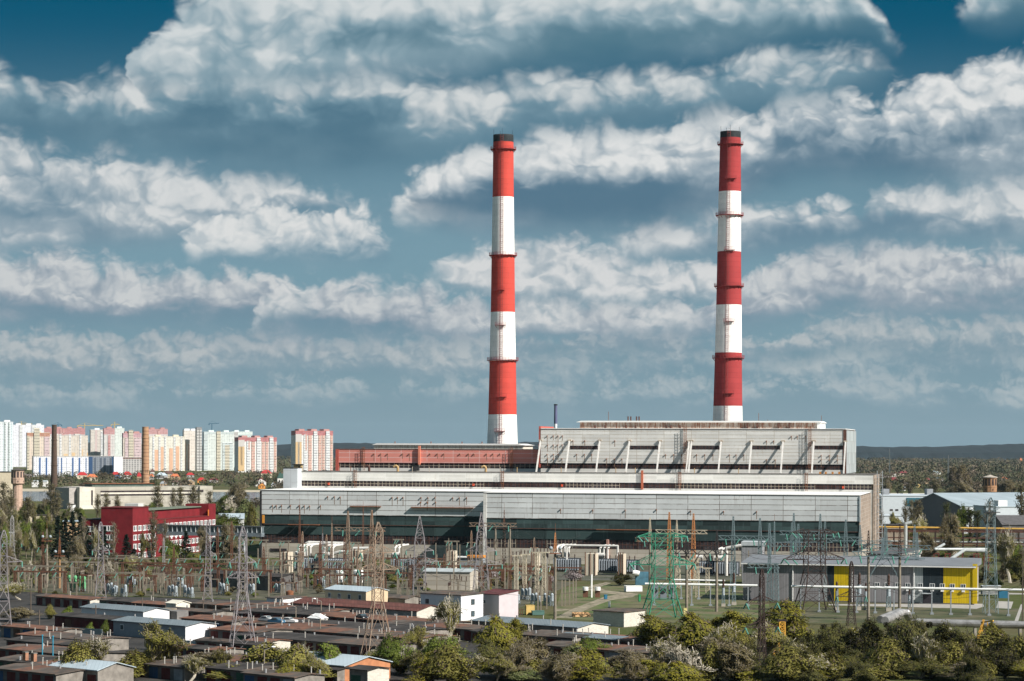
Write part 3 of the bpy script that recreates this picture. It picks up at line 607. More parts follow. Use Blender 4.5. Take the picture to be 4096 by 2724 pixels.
# --- chimneys
def chim_mat(name, red, capc):
    return panel_mat(name, red, tuple(c*.80 for c in red), 900, 2.5, t=.22, stain=(red[0]*.45, red[1]*.8 + .01, red[2]*.8 + .01), samt=.55, x0=-450, var=.05), panel_mat(name + '_white', (0.80, 0.78, 0.74), (.70, .68, .64), 900, 2.5, t=.22, stain=(.36, .33, .30), samt=.55, x0=-450, var=.03)
def chimney(name, label, D, prof, bands, rings, plats, red, capc, ladder_da):
    """prof: (pixel y, left x, right x) down the shaft"""
    mr, mw = chim_mat(name + '_red', red, capc); mk = mat('soot_black', (0.022, 0.026, 0.028), var=.3)
    zc = [(at((l + r) / 2, y, D).z, at((l + r) / 2, y, D).x, (r - l) / 2 * D / F) for y, l, r in prof]
    def ev(z):
        for a, b in zip(zc, zc[1:]):
            if z >= b[0] or b is zc[-1]:
                t = (z - b[0]) / (a[0] - b[0]); return b[1] + (a[1] - b[1]) * t, b[2] + (a[2] - b[2]) * t
    X0, R0 = ev(0); root = thing(name, label, 'chimney', (X0, D, 0))
    zy = lambda y: at(prof[0][1], y, D).z
    zs = [zy(y) for y in bands] + [0.0]; cols = ['k', 'r', 'w', 'r', 'w', 'r', 'w']
    for i in range(len(zs) - 1):
        b = MB(); n = 5; lo, hi = zs[i+1], zs[i]; vs = []; N = 40
        for j in range(n + 1):
            z = lo + (hi - lo) * j / n; x, r = ev(z); vs += [(x - X0 + r*cos(2*pi*t/N), r*sin(2*pi*t/N), z) for t in range(N)]
        fs = [(j*N+t, j*N+(t+1) % N, (j+1)*N+(t+1) % N, (j+1)*N+t) for j in range(n) for t in range(N)]
        if i == 0: fs.append(tuple(n*N + t for t in range(N)))
        b.add(vs, fs); b.build({'k': 'sooty_rim', 'r': 'red_band', 'w': 'white_band'}[cols[i]], {'k': mk, 'r': mr, 'w': mw}[cols[i]], root, smooth=True)
    mp = mat('ring_paint', (0.24, 0.035, 0.035), var=.15)
    for y in rings:
        z = zy(y); x, r = ev(z); b = MB(); N = 32; x -= X0
        b.lathe([(r + .02, z - .12), (r + 1.25, z - .12), (r + 1.25, z + .12), (r + .02, z + .12), (r + .02, z - .12)], N, (x, 0), False)
        for t in range(N):
            a, a2 = 2*pi*t/N, 2*pi*(t+1)/N; p = lambda an, rr, zz: (x + rr*cos(an), rr*sin(an), zz)
            for hh in (.65, 1.25): b.bar(p(a, r + 1.2, z + hh), p(a2, r + 1.2, z + hh), .10)
            b.bar(p(a, r + 1.2, z), p(a, r + 1.2, z + 1.3), .09)
            if t % 2 == 0: b.bar(p(a, r + 1.15, z - .1), p(a, r, z - 1.4), .14)
        b.build('ring_platform', mp, root)
    la = -pi/2 + ladder_da; b = MB(); z = 40.0
    top = zs[0]
    def lp(z, da, dr): x, r = ev(z); return (x - X0 + (r + dr)*cos(la + da/r), (r + dr)*sin(la + da/r), z)
    while z < top - 1:
        z2 = min(top, z + 3.0)
        for s in (-.45, .45): b.bar(lp(z, s, .55), lp(z2, s, .55), .10)
        for k in range(3): b.bar(lp(z + k, -.45, .55), lp(z + k, .45, .55), .08)
        for s in (-.62, .62): b.bar(lp(z, s, 1.15), lp(z2, s, 1.15), .07)
        b.bar(lp(z, -.62, 1.15), lp(z, .62, 1.15), .09)
        for s in (-.62, .62): b.bar(lp(z, s, .05), lp(z, s, 1.15), .09)
        z = z2
    b.build('ladder', mat('ladder_paint', (0.22, 0.05, 0.045)), root)
    for y, off in plats:
        z = zy(y); b = MB(); w = 2.1
        for da in (-w + off, w + off): b.bar(lp(z, da, .0), lp(z, da, 1.5), .16); b.bar(lp(z, da, 1.45), lp(z + 1.3, da, 1.45), .10); b.bar(lp(z, da, 1.4), lp(z - 1.3, da, .0), .12)
        b.bar(lp(z, -w + off, .75), lp(z, w + off, .75), 1.5, .14); b.bar(lp(z + 1.3, -w + off, 1.45), lp(z + 1.3, w + off, 1.45), .1); b.bar(lp(z + .65, -w + off, 1.45), lp(z + .65, w + off, 1.45), .08)
        b.build('small_platform', mp, root)
    for an in (.4, 1.9, 3.3, 4.6):
        x, r = ev(top); MB().bar((x - X0 + r*.96*cos(an), r*.96*sin(an), top - 1), (x - X0 + r*.96*cos(an), r*.96*sin(an), top + 2.6), .12).build('lightning_rod', mk, root)
    return root
chimney('left_chimney', 'bright red and white banded chimney rising behind the pink boiler house', 1150,
        [(541, 1973, 2054), (787, 1970.5, 2055), (1020, 1966.5, 2058), (1249, 1963, 2059.8), (1444, 1958.5, 2063.5), (1658, 1953.3, 2066.7), (1770, 1948.5, 2070.5), (2200, 1930, 2090)],
        [540, 569, 789, 1020, 1249, 1444, 1658], [598, 1022, 1441], [(1163, -.9), (1302, -.3), (1588, .2), (1725, -.3)], (0.50, 0.062, 0.045), None, -0.12)
chimney('right_chimney', 'darker crimson and white banded chimney standing behind the tall grey boiler house', 1140,
        [(528, 2881, 2963), (767, 2875, 2964), (1007, 2869.5, 2964), (1220, 2865, 2966), (1410, 2860, 2967), (1624, 2853.5, 2969), (1740, 2849, 2971), (2200, 2832, 2988)],
        [527, 552, 767, 1007, 1220, 1411, 1624], [578, 862, 1145, 1432], [(718, .9), (1003, .8), (1287, .8), (1574, .9)], (0.32, 0.042, 0.042), None, -0.2)
sm = thing('distant_chimney', 'thin purple and white striped smokestack behind the station roof', 'chimney', gx(2221, 1350))
for z0, z1, nm, c in ((0, 52, 'lower_shaft', (0.15, 0.16, 0.24)), (52, 60.2, 'white_band', (0.66, 0.66, 0.66)), (60.2, 70.5, 'upper_shaft', (0.10, 0.11, 0.19))):
    MB().lathe([(.98, z0), (.86, z1)], 16).build(nm, mat('stack_' + nm, c), sm, smooth=False)
MB().lathe([(1.0, 70.5), (1.05, 71.2)], 16).build('rim', MATS['soot_black'] if 'soot_black' in MATS else M_black, sm)
# ------------------------------------------------------------------ red office block
M_red = mat('crimson_wall', (0.155, 0.010, 0.014), var=0.2, vs=0.3)
M_redd = mat('crimson_dark_recess', (0.17, 0.008, 0.012))
M_gl = mat('window_glass', (0.05, 0.07, 0.08), rough=0.15, var=0.5, vs=0.4, spec=0.5)
M_fr = mat('white_frames', (0.75, 0.74, 0.72), var=0.03)
P0 = gx(530, 990); P1 = gx(862, 1083); ra = atan2(P1.y - P0.y, P1.x - P0.x)
RB = Frame(P0, ra); RL = (P1 - P0).length                       # local x runs along the right-hand facade
rbd = thing('red_office', 'crimson red office block with rows of white framed windows', 'office building', P0, ra)
WX = -gx(405, 1030).x + P0.x
pl = RB.onx(405, 0.0)                                            # depth of the left end wall
H = 21.2
MB().box(0, RL, 0, pl, 0, 15.6).build('wall', M_red, rbd)
MB().box(0, 17, .01, pl - .01, 15.6, H).build('stair_block', M_red, rbd)
MB().box(RL - 9, RL, .01, 11, 15.6, H - .2).build('end_block', M_red, rbd)
MB().box(17, RL - 9, 4.2, pl - .5, 15.6, 19.6).build('set_back_storey', M_red, rbd)
rr = MB().box(15, RL - 8, 3.4, pl, 19.6, 20.0).build('roof', mat('green_grey_roof', (0.13, 0.15, 0.11), var=.2), rbd)
MB().box(-.2, 17.2, -.2, pl + .1, H, H + .35).build('coping', mat('dark_red_coping', (0.12, .015, .015)), rbd)
MB().box(17, RL - 9, -.15, 4.3, 15.6, 15.85).build('terrace_edge', mat('dark_red_coping', (0.12, .015, .015)), rbd)
ww = 3.6; wh = 2.3
wf = MB()
for x0, x1, z0, z1 in ((0, ww, 0, .28), (0, ww, wh - .2, wh), (0, .2, .28, wh - .2), (ww - .2, ww, .28, wh - .2), (ww*.5 - .12, ww*.5 + .12, .28, wh - .2), (ww*.5 + .5, ww*.5 + .68, .28, wh - .2)): wf.box(x0, x1, -.16, .05, z0, z1)
wf_me = wf.mesh('window', M_fr); pane_me = MB().box(.1, ww - .1, -.03, .04, .1, wh - .1).mesh('pane', M_gl)
ac_me = MB().box(0, .9, -.55, -.17, 0, .7).mesh('air_conditioner', M_fr)
def win(parent, x, y, z, rz=0.0, s=1.0):
    w = put('window', wf_me, parent, (x, y, z), rz); w.scale = (s, 1, 1); put('pane', pane_me, w); return w
random.seed(11)
n = 19; pitch = RL / n
for r in range(4):
    for i in range(n):
        if 5 <= i <= 6: continue
        win(rbd, i*pitch + .7, 0, 11.6 - r*3.75)
        if random.random() < .4: put('air_conditioner', ac_me, rbd, (i*pitch + 1.2, 0, 10.9 - r*3.75))
MB().box(5*pitch + .4, 7*pitch - .6, -.06, .003, 9.6, 14.0).build('dark_glazing', M_black, rbd)
for r in range(4):                                                # left end wall
    w = win(rbd, 0, pl*.55 + 7, 11.6 - r*3.75, -pi/2, 1.9)
for r in range(3): MB().box(RL - 9.9, RL - 9.2, -.3, .003, 15.7, 18.5).build('orange_fin', mat('orange_fin', (.55, .16, .03)), rbd) if r == 0 else None
MB().box(20, 26, 6, 12, 20.0, 22.6).build('plant_room', mat('pale_block', (.5, .5, .47), var=.15), rbd)
an = thing('red_annex', 'lower crimson red wing with flat roof at the left of the red office block', 'office building', P0, ra)
MB().box(2, 24, pl + .05, pl + 9, 0, 16.2).build('wall', M_red, an); MB().box(1.8, 24.2, pl + .05, pl + 9.2, 16.2, 16.5).build('roof', M_black, an)
for r in range(3):
    w = put('window', wf_me, an, (2, pl + 7.5, 11.2 - r*3.75), -pi/2); put('pane', pane_me, w)

# ------------------------------------------------------------------ glazed footbridge from the red block to the station
B0 = at(652, 2133, 1000); B1 = at(1045, 2141, 985); ba = atan2(B1.y - B0.y, B1.x - B0.x); bl = (B1 - B0).length
br = thing('covered_footbridge', 'grey glazed covered footbridge on posts between the red office and the station', 'footbridge', (B0.x, B0.y, 0), ba)
zb = 9.8; M_bg = mat('bridge_blue_grey', (0.16, 0.19, 0.21), var=.15)
MB().box(0, bl, 0, 3, zb, zb + 1.5).build('deck_beam', M_bg, br); MB().box(0, bl, -.2, 3.2, zb + 3.9, zb + 4.3).build('roof', mat('bridge_roof', (.07, .078, .08)), br)
MB().box(.1, bl - .1, .3, 2.7, zb + 1.5, zb + 3.9).build('glazing', mat('pale_glass', (.10, .125, .135), rough=.2, var=.3, vs=.3), br)
q = MB(); k = int(bl / 2.1)
for i in range(k + 1): q.box(bl*i/k - .08, bl*i/k + .08, -.05, .28, zb + 1.5, zb + 3.9)
q.build('mullions', mat('pale_steel', (.42, .45, .46)), br)
for t in (.44, .62, .83): MB().tube((bl*t, .8, 0), (bl*t - .8, .8, zb), .35).build('support', mat('pale_steel', (.42, .45, .46)), br)

# ------------------------------------------------------------------ grey and yellow switchgear building
Y0 = gx(2972, 741); Y1 = gx(3893, 722); ya = atan2(Y1.y - Y0.y, Y1.x - Y0.x); YL = (Y1 - Y0).length; YF = Frame(Y0, ya)
def rib_mat(name, c): return panel_mat(name, c, tuple(q*.6 for q in c), 0.5, 30, t=0.14, samt=.30, var=.08)
M_yg = rib_mat('ribbed_grey', (0.245, 0.235, 0.24)); M_yd = rib_mat('ribbed_charcoal', (0.020, 0.030, 0.036)); M_yy = rib_mat('ribbed_yellow', (0.60, 0.42, 0.010)); M_yp = rib_mat('ribbed_pale', (0.30, 0.33, 0.33))
yb = thing('switchgear_building', 'long low grey ribbed building with bright yellow and charcoal panels', 'industrial building', Y0, ya)
sx = lambda x: YF.onto(3048 + x / 2.25, 2300)[0]; HYB = 11.4
segs = [(None, 555, M_yg, 'grey_wall'), (555, 587, M_yp, 'pale_wall'), (587, 650, M_yd, 'charcoal_wall'), (650, 797, M_yy, 'yellow_wall'), (797, 1372, M_yg, 'grey_wall'), (1372, 1448, M_yp, 'pale_wall'), (1448, 1633, M_yd, 'charcoal_wall'), (1633, None, M_yy, 'yellow_wall')]
for a, b, m, nm in segs:
    x0 = 0 if a is None else sx(a); x1 = YL if b is None else sx(b)
    MB().box(x0, x1, 0, 17.9, .35, HYB).build(nm, m, yb)
MB().box(YL + .002, YL + .05, .1, 17.8, .35, HYB).build('end_wall', mat('grey_end_sheet', (.30, .28, .25)), yb)
MB().box(YL - .2, YL + 1.2, -.25, -.003, .35, HYB + .9).build('yellow_end_panel', M_yy, yb)
MB().box(-.1, YL + .1, -.1, 18, 0, .35).build('plinth', mat('dark_plinth', (.10, .10, .10)), yb)
MB().extx([(-.9, HYB), (-.9, HYB + .25), (18.6, HYB + 1.9), (18.6, HYB)], -.5, YL + .9).build('roof', panel_mat('ribbed_roof', (.175, .185, .197), (.12, .13, .14), .6, 40, t=.12, samt=.05), yb)
MB().box(-.5, YL + .9, -1.05, -.9, HYB - .25, HYB + .1).build('gutter', M_white, yb)
for x in (278, 812, 1368): MB().tube((sx(x), -.25, 0), (sx(x), -.25, HYB - .3), .14).build('downpipe', M_white, yb)
w2 = MB()
for x0, x1, z0, z1 in ((0, 1.5, 0, .12), (0, 1.5, 1.1, 1.2), (0, .12, .12, 1.1), (1.38, 1.5, .12, 1.1), (.7, .8, .12, 1.1)): w2.box(x0, x1, -.12, .05, z0, z1)
w2m = w2.mesh('window', M_fr); p2m = MB().box(.05, 1.45, -.04, .03, .05, 1.15).mesh('pane', M_gl)
for x in (1015, 1105, 1197, 1290, 1402, 1510, 1601, 1691, 1789):
    w = put('window', w2m, yb, (sx(x), 0, 5.0)); put('pane', p2m, w)
for x in (1290, 1402, 1510, 1601, 1690, 1790): put('air_conditioner', ac_me, yb, (sx(x) + .3, .1, 3.8))
MB().box(sx(1452), sx(1522), -.15, .003, .35, 2.8).build('door', mat('dark_door', (.03, .025, .03)), yb); MB().box(sx(1448), sx(1528), -1.6, .003, 3.1, 3.3).build('door_canopy', mat('pale_steel', (.42, .45, .46)), yb)
# small grey shed behind it beside the station
g0 = gx(3472, 880); g1 = gx(3597, 872); sa = atan2(g1.y - g0.y, g1.x - g0.x); gl_ = (g1 - g0).length
gs = thing('grey_shed', 'plain pale grey metal shed with dark sloping roof beside the station end wall', 'shed', g0, sa)
MB().box(0, gl_, 0, 16, 0, 8.2).build('wall', rib_mat('ribbed_pale2', (.36, .36, .36)), gs); MB().extx([(-.3, 8.2), (-.3, 8.5), (16.3, 10.2), (16.3, 8.2)], -.3, gl_ + .3).build('roof', mat('dark_sheet', (.09, .085, .085), var=.2), gs)
MB().extx([(0, 8.2), (16, 8.2), (16, 10.0)], gl_ + .31, gl_ + .5).build('gable', mat('grey_end_sheet', (.30, .28, .25)), gs)
g0 = gx(2968, 830); ctl = thing('ribbed_cabin', 'tall ribbed grey control cabin just left of the grey and yellow building', 'cabin', g0, PA)
MB().box(0, 7, 0, 8, 0, 13.2).build('wall', rib_mat('ribbed_grey2', (.27, .27, .28)), ctl); MB().box(-.3, 7.3, -.3, 8.3, 13.2, 14.6).build('roof', mat('pale_steel', (.42, .45, .46)), ctl)

# ------------------------------------------------------------------ garages, sheds and houses of the garage yard
GA = radians(-41); GD = Vector((cos(GA), sin(GA), 0)); GP = Vector((-sin(GA), cos(GA), 0))
M_felt = mat('dark_roof_felt', (0.041, 0.035, 0.031), var=.5, vs=.25); M_brownroof = mat('brown_roof_felt', (0.165, 0.076, 0.046), var=.35, vs=.3, rust=(.06, .05, .045), ramt=.6, rs=(.2, .2, .2)); M_greyfelt = mat('grey_roof_felt', (0.082, 0.067, 0.055), var=.4, vs=.3, rust=(.15, .08, .05), ramt=.5, rs=(.15, .15, .15))
M_brick = panel_mat('white_brick', (0.54, 0.51, 0.44), (.45, .40, .33), .55, .22, t=.04, samt=.25, var=.12); M_gw = mat('garage_wall', (0.20, 0.18, 0.155), var=.3, rust=(.10, .08, .06), ramt=.3); M_dirtw = mat('dark_garage_wall', (0.10, 0.095, 0.09), var=.3)
DOORC = [mat('maroon_door', (.085, .014, .012), var=.2), mat('grey_door', (.20, .21, .22), var=.2), mat('blue_door', (.02, .06, .13), var=.2), mat('brown_door', (.10, .05, .03), var=.2), mat('green_door', (.03, .08, .05), var=.2)]
M_metalroof = panel_mat('pale_metal_roof', (.36, .42, .45), (.27, .32, .35), 1.1, 80, t=.10, samt=.12, var=.05); M_blueroof = panel_mat('blue_grey_metal_roof', (.155, .185, .20), (.11, .135, .15), 1.0, 80, t=.1, samt=.15, var=.06)
M_maroonroof = panel_mat('maroon_tile_roof', (.125, .050, .040), (.07, .03, .025), 1.1, .7, t=.12, samt=.2, var=.15)
M_asb = mat('white_vent_pipe', (.38, .36, .32), var=.15); pipe_me = MB().tube((0, 0, 0), (0, 0, 1.3), .12, .12, 8).tube((0, 0, 1.3), (0, 0, 1.45), .18, .18, 8).mesh('vent_pipe', M_asb)
pipe2_me = MB().tube((0, 0, 0), (0, 0, .8), .22, .22, 8).mesh('vent_pipe', mat('grey_vent', (.25, .25, .25)))
def rowlen(P, px):
    t = ray(px, 2450)[0]; return (t * P.y - P.x) / (GD.x - t * GD.y)
def garage(pL, pR, depth, roofs, label, z=2.7, door=0, wall=None, pipes=8, name='garage_row', doors=True, slope=.5, gable=None, wins=0, pitch=3.6, cat='garages', group=None, backx=0.0):
    """one garage row: eaves of the shaded long front run from pixel pL towards column pR"""
    P = onz(pL[0], pL[1], z); L = max(5.0, rowlen(P, pR)); o = (P.x, P.y, 0)
    r = thing(name, label, cat, o, GA, group); wm_ = wall or M_gw
    MB().extx([(0, 0), (depth, 0), (depth, z - .1), (depth*.5, z + slope - .1), (0, z - .1)], 0, L - .12).build('wall', wm_, r)
    MB().extx([(0, 0), (depth, 0), (depth, z - .12), (depth*.5, z + slope - .12), (0, z - .12)], L - .118, L).build('gable_wall', gable or M_gw, r)
    random.seed(int(pL[0]*7 + pL[1]))
    # roofing in lengths of different felt, each length a part
    x = -.4; k = 0
    while x < L + .39:
        w = min(L + .4 - x, random.choice([4, 7, 11, 15]) if len(roofs) > 1 else 999)
        if L + .4 - x - w < 2: w = L + .4 - x
        MB().extx([(-.5, z - .12), (-.5, z + .06), (depth*.5, z + slope + .06), (depth + .4, z + .06), (depth + .4, z - .10), (depth*.5, z + slope - .10)], x, x + w - .02).build('roof', roofs[k % len(roofs)] if k < len(roofs) else random.choice(roofs), r); x += w; k += 1
    if doors:
        n = int(L / pitch)
        for i in range(n):
            m = DOORC[door] if random.random() < .75 else random.choice(DOORC)
            d = MB().box(.5, 3.1, -.06, .003, 0, 2.25); d.box(1.77, 1.83, -.1, -.062, .05, 2.2); d.build('garage_door', m, r, (L*i/n, 0, 0))
    for i in range(wins):
        w = MB().box(0, 1.3, -.1, .003, 0, 1.4).build('window', M_fr, r, (L*(i + .3)/wins, 0, z - 2.2)); MB().box(.12, 1.18, -.14, -.102, .12, 1.28).build('pane', M_gl, w)
    for i in range(int(pipes*.75)):
        put('vent_pipe', random.choice([pipe_me, pipe_me, pipe2_me]), r, (random.uniform(.5, L - .5), random.uniform(.3, depth - .3), z + .1 + random.uniform(0, .2)))
    return r
fb, gb2, bb = M_felt, M_greyfelt, M_brownroof
c1b = lambda x, y: (x / 2.303, 2044 + y / 2.303); c2b = lambda x, y: (1000 + x / 2.25, 2044 + y / 2.25); c3b = lambda x, y: (2000 + x / 2.25, 2044 + y / 2.25)
garage(c1b(330, 782), 360, 8, [gb2, bb], 'garage row with brown and grey felt roof and white gable at the switchyard edge', door=0, gable=M_brick, pipes=2)
garage(c1b(915, 818), 668, 7, [gb2, fb], 'flat garage row with patched grey roof right of the white gabled garages', pipes=3)
garage(c1b(1220, 845), 663, 7, [bb], 'short brown roofed garage behind the blue grey roofed shed', pipes=2, wall=M_dirtw)
garage(c1b(750, 885), 573, 9, [M_blueroof], 'long shed with blue grey metal roof and tall white gable', z=3.5, doors=False, name='shed', cat='shed', pipes=0, slope=.9, wall=mat('white_render', (.60, .60, .60), var=.08), gable=mat('white_render', (.60, .60, .60)))
garage(c1b(505, 962), 474, 9, [fb], 'black roofed garage row with dark maroon doors and cream gable', z=3.0, gable=M_brick, door=0, pipes=3, slope=.6, wall=mat('maroon_wall', (.07, .016, .014)))
garage(c1b(1045, 1008), 742, 10, [M_blueroof], 'long grey walled shed with bright white gable wall in front of the maroon garages', z=3.7, doors=False, name='shed', cat='shed', pipes=0, wins=3, slope=.8, wall=mat('grey_render', (.24, .26, .28), var=.1), gable=mat('white_render', (.60, .60, .60)))
garage(c1b(-60, 1052), 243, 6.5, [gb2, bb, bb], 'garage row with blue doors and brown roof at the left edge', door=2, pipes=5)
garage(c1b(165, 1135), 365, 11, [bb, gb2], 'mottled brown roofed garage row crowded with white vent pipes at left', pipes=16, wall=M_dirtw)
garage(c1b(60, 1185), 318, 9, [fb, gb2], 'black felted garage row with steel box on its roof at left', pipes=9, wall=M_dirtw)
garage(c1b(-30, 1262), 345, 12, [gb2, bb, gb2, fb], 'grey and brown striped garage roof above the two thin blue pipes', pipes=8, wall=M_dirtw)
garage(c1b(-60, 1365), 282, 13, [gb2, fb, bb], 'wide dark garage roof with two brick chimneys in the lower left', pipes=10, door=4, wall=M_dirtw)
garage(c1b(-60, 1445), 225, 12, [gb2, bb, gb2], 'greenish grey garage roof with square vents along the bottom left edge', pipes=14, wall=M_dirtw)
garage(c1b(470, 1425), 392, 9, [M_metalroof], 'garage with pale metal pitched roof behind the bottom left shrubs', z=3.2, pipes=1, slope=1.3)
garage(c1b(1650, 842), 935, 12, [fb, gb2, bb], 'dark garage row with many brown doors right of the cream kiosk', door=3, pipes=4)
garage(c1b(1670, 985), 930, 13, [bb, bb, gb2], 'brown roofed garage row behind the white ended grey shed', pipes=6)
garage(c1b(1930, 1085), 1030, 13, [bb, gb2], 'brown felt garage row right of the bright white gable', pipes=4, wall=M_dirtw)
garage(c1b(1800, 1190), 1020, 6, [gb2, fb], 'low grey garage row with corrugated fence at the foot of the tall pylon', pipes=7)
garage(c1b(1600, 1252), 880, 7, [bb, fb], 'small black and brown garage roof beside the leaning white sheet', pipes=5, wall=M_dirtw)
garage(c1b(1640, 1345), 1030, 14, [gb2, bb, fb], 'broad dark garage roof left of the white van', pipes=14, wall=M_dirtw)
garage(c1b(1890, 1440), 1000, 13, [fb, gb2], 'grey felted garage row at the bottom behind bare twigs', pipes=8, wall=M_dirtw)
garage((1000, 2420), 1172, 13, [bb, gb2], 'brown patched garage roof below the small white flat block', pipes=8, wall=M_dirtw)
garage(c2b(378, 828), 1667, 11, [M_maroonroof], 'very long maroon roofed hall with white brick gable', z=3.6, gable=M_brick, doors=False, name='storage_hall', cat='storage hall', pipes=3, slope=1.4, wall=mat('grey_brick', (.30, .28, .25), var=.2))
garage(c2b(-40, 858), 1310, 12, [gb2, bb, fb], 'dark garage row along the foot of the maroon hall', pipes=12, wall=M_dirtw)
garage(c2b(100, 905), 1520, 14, [gb2, fb, bb], 'grey garage row with white sheet and lamp posts on its roof', pipes=14, wall=M_dirtw)
garage(c2b(-30, 985), 1640, 15, [gb2, bb, bb, fb], 'garage row carrying wrecked car bodies on its roof', pipes=16, wall=M_dirtw)
garage(c2b(90, 1045), 1655, 13, [bb, gb2, bb], 'long brown garage roof below the wrecked cars', pipes=14, wall=M_dirtw)
garage(c2b(-20, 1125), 1540, 14, [fb, fb, gb2], 'long black roofed garage row with maroon doors facing the parked van', pipes=9, door=0)
garage(c2b(-40, 1165), 1072, 7, [bb, gb2], 'white walled garage with brown roof beside the parked white van', pipes=2, gable=M_brick, wall=M_brick)
garage(c2b(185, 1335), 1380, 13, [M_metalroof], 'big shed with striped pale metal roof and orange brick gable', z=3.4, doors=False, name='shed', cat='shed', pipes=0, slope=1.5, gable=mat('orange_brick', (.40, .17, .08), var=.2))
garage(c2b(120, 1372), 1350, 6, [fb], 'black felted lean-to garage in front of the striped metal roof', pipes=6, wall=M_dirtw)
garage(c2b(-60, 1455), 1180, 8, [gb2, M_blueroof], 'garage row with grey sheet roof at the bottom behind green bushes', pipes=8, wall=M_dirtw)
garage(c2b(895, 1418), 1465, 6, [fb], 'small dark roofed garage with whitewashed side above the orange tent', z=3.4, gable=M_brick, pipes=1)
garage(c3b(-250, 985), 2310, 12, [M_blueroof], 'long garage with blue grey metal roof and white brick gable near the path', z=3.3, gable=M_brick, pipes=6, doors=False, slope=.9)
garage(c3b(500, 1120), 2530, 9, [M_blueroof, M_blueroof, bb], 'low garage row with grey metal roof and one brown end in front of the lawn', pipes=4, wall=M_dirtw)
garage(c3b(250, 1100), 2400, 11, [gb2, bb], 'garage row with tan felt behind the grey metal roof', pipes=10, wall=M_dirtw)
garage(c3b(350, 1205), 2600, 13, [gb2, fb, bb], 'dark garage roof with paired white pipes behind the bright green bush', pipes=14)
garage(c3b(960, 1330), 2560, 6, [fb], 'whitewashed garage end half hidden by trees at the bottom', pipes=0, wall=M_brick, gable=M_brick)
garage(c1b(2050, 905), 1130, 12, [gb2, bb, fb], 'garage row with a white satellite mast just behind the left tall pylon', pipes=8, wall=M_dirtw)
garage(c1b(2230, 1030), 1240, 12, [bb, gb2, fb], 'dark and brown garage row between the pylon and the wrecked cars', pipes=9, wall=M_dirtw)
garage(c1b(1500, 905), 850, 8, [fb, gb2], 'black felted garage row behind the two containers', pipes=4)
garage(c2b(620, 1075), 1690, 11, [gb2, bb], 'grey brown garage row at the foot of the tan pylon', pipes=12, wall=M_dirtw)
garage(c2b(780, 955), 1760, 12, [bb, bb, gb2], 'rust coloured garage row right of the car wrecks', pipes=14, wall=M_dirtw)
garage(c2b(1180, 1010), 1900, 12, [gb2, fb, bb], 'garage row half hidden by the tall olive tree', pipes=10, wall=M_dirtw)
garage(c3b(-260, 1080), 2290, 11, [fb, gb2], 'dark garage row in front of the long blue grey roof', pipes=12, wall=M_dirtw)
garage(c1b(1250, 1400), 740, 12, [gb2, fb], 'grey garage roof behind the large lower left tree', pipes=10, wall=M_dirtw)
# houses and utility blocks of the yard
def block(pL, pR, z, depth, label, wall, roofm, roof='shed', wins=(), name='utility_block', cat='utility block', ang=GA, dz=.5, gablewin=False, over=.3):
    P = onz(pL[0], pL[1], z); fr = Frame((P.x, P.y, 0), ang); t = ray(pR, 2400)[0]; L = (t*P.y - P.x) / (fr.ex.x - t*fr.ex.y)
    r = thing(name, label, cat, (P.x, P.y, 0), ang)
    MB().extx([(0, 0), (depth, 0), (depth, z + (dz if roof == 'shed' else 0)), (depth*.5, z + (dz*.5 if roof == 'shed' else dz)), (0, z)], 0, L).build('wall', wall, r)
    pr = [(-over, z + .01), (-over, z + .2), (depth + over, z + dz + .22), (depth + over, z + dz + .01)] if roof == 'shed' else [(-over, z - .05), (-over, z + .15), (depth*.5, z + dz + .2), (depth + over, z + .15), (depth + over, z - .05), (depth*.5, z + dz + .01)]
    MB().extx(pr, -over, L + over).build('roof', roofm, r)
    for t, zz, w, h in wins:
        q = MB().box(0, w, -.1, .003, 0, h).build('window', M_fr, r, (L*t, 0, zz)); MB().box(.12, w - .12, -.14, -.102, .12, h - .12).build('pane', M_gl, q)
    if gablewin:
        for zz in (1.0, 4.2):
            q = MB().box(L - .003, L + .1, depth*.45, depth*.45 + 1.4, zz, zz + 1.5).build('window', mat('dark_frames', (.05, .06, .06)), r); MB().box(L + .102, L + .14, depth*.45 + .15, depth*.45 + 1.25, zz + .15, zz + 1.35).build('pane', M_gl, q)
    return r
block(c2b(675, 706), 1464, 5.6, 9, 'beige two storey house with pale metal roof and four small windows', mat('beige_render', (.52, .41, .27), var=.08), M_metalroof, 'gable', [(.08, 3.2, 1.2, 1.5), (.32, 3.2, 1.2, 1.5), (.56, 3.2, 1.2, 1.5), (.82, 3.2, 1.2, 1.5)], 'house', 'house', dz=1.0)
block(c2b(1535, 742), 1844, 6.8, 9, 'white two storey flat roofed house with dark windows next to the pink house', mat('white_render', (.60, .60, .60)), gb2, 'shed', [(.12, 4.0, 1.6, 1.6), (.68, 4.0, 1.2, 1.2)], 'house', 'house', dz=.3, gablewin=True)
block(c2b(1535, 818), 1800, 3.0, 3, 'low maroon roofed lean-to along the front of the white house', M_gw, mat('maroon_sheet', (.10, .03, .03)), 'shed', (), 'lean_to', 'lean-to', dz=.3)
block(c2b(2040, 745), 1996, 6.6, 8, 'pale pink house with maroon sheet roof at the switchyard corner', mat('pink_render', (.48, .43, .44), var=.06), mat('maroon_sheet', (.10, .03, .03)), 'shed', [(.3, 4.0, 1.0, 1.2)], 'house', 'house', dz=.9)
block(c2b(2062, 858), 1968, 2.6, 4, 'small orange brick shed between the white house and pink house', mat('orange_brick', (.40, .17, .08)), M_maroonroof, 'shed', (), 'shed', 'shed', dz=.2)
block(c2b(150, 782), 1132, 3.2, 9, 'small white flat roofed utility block with clean white side', mat('white_render', (.60, .60, .60)), gb2, 'shed', (), dz=.2)
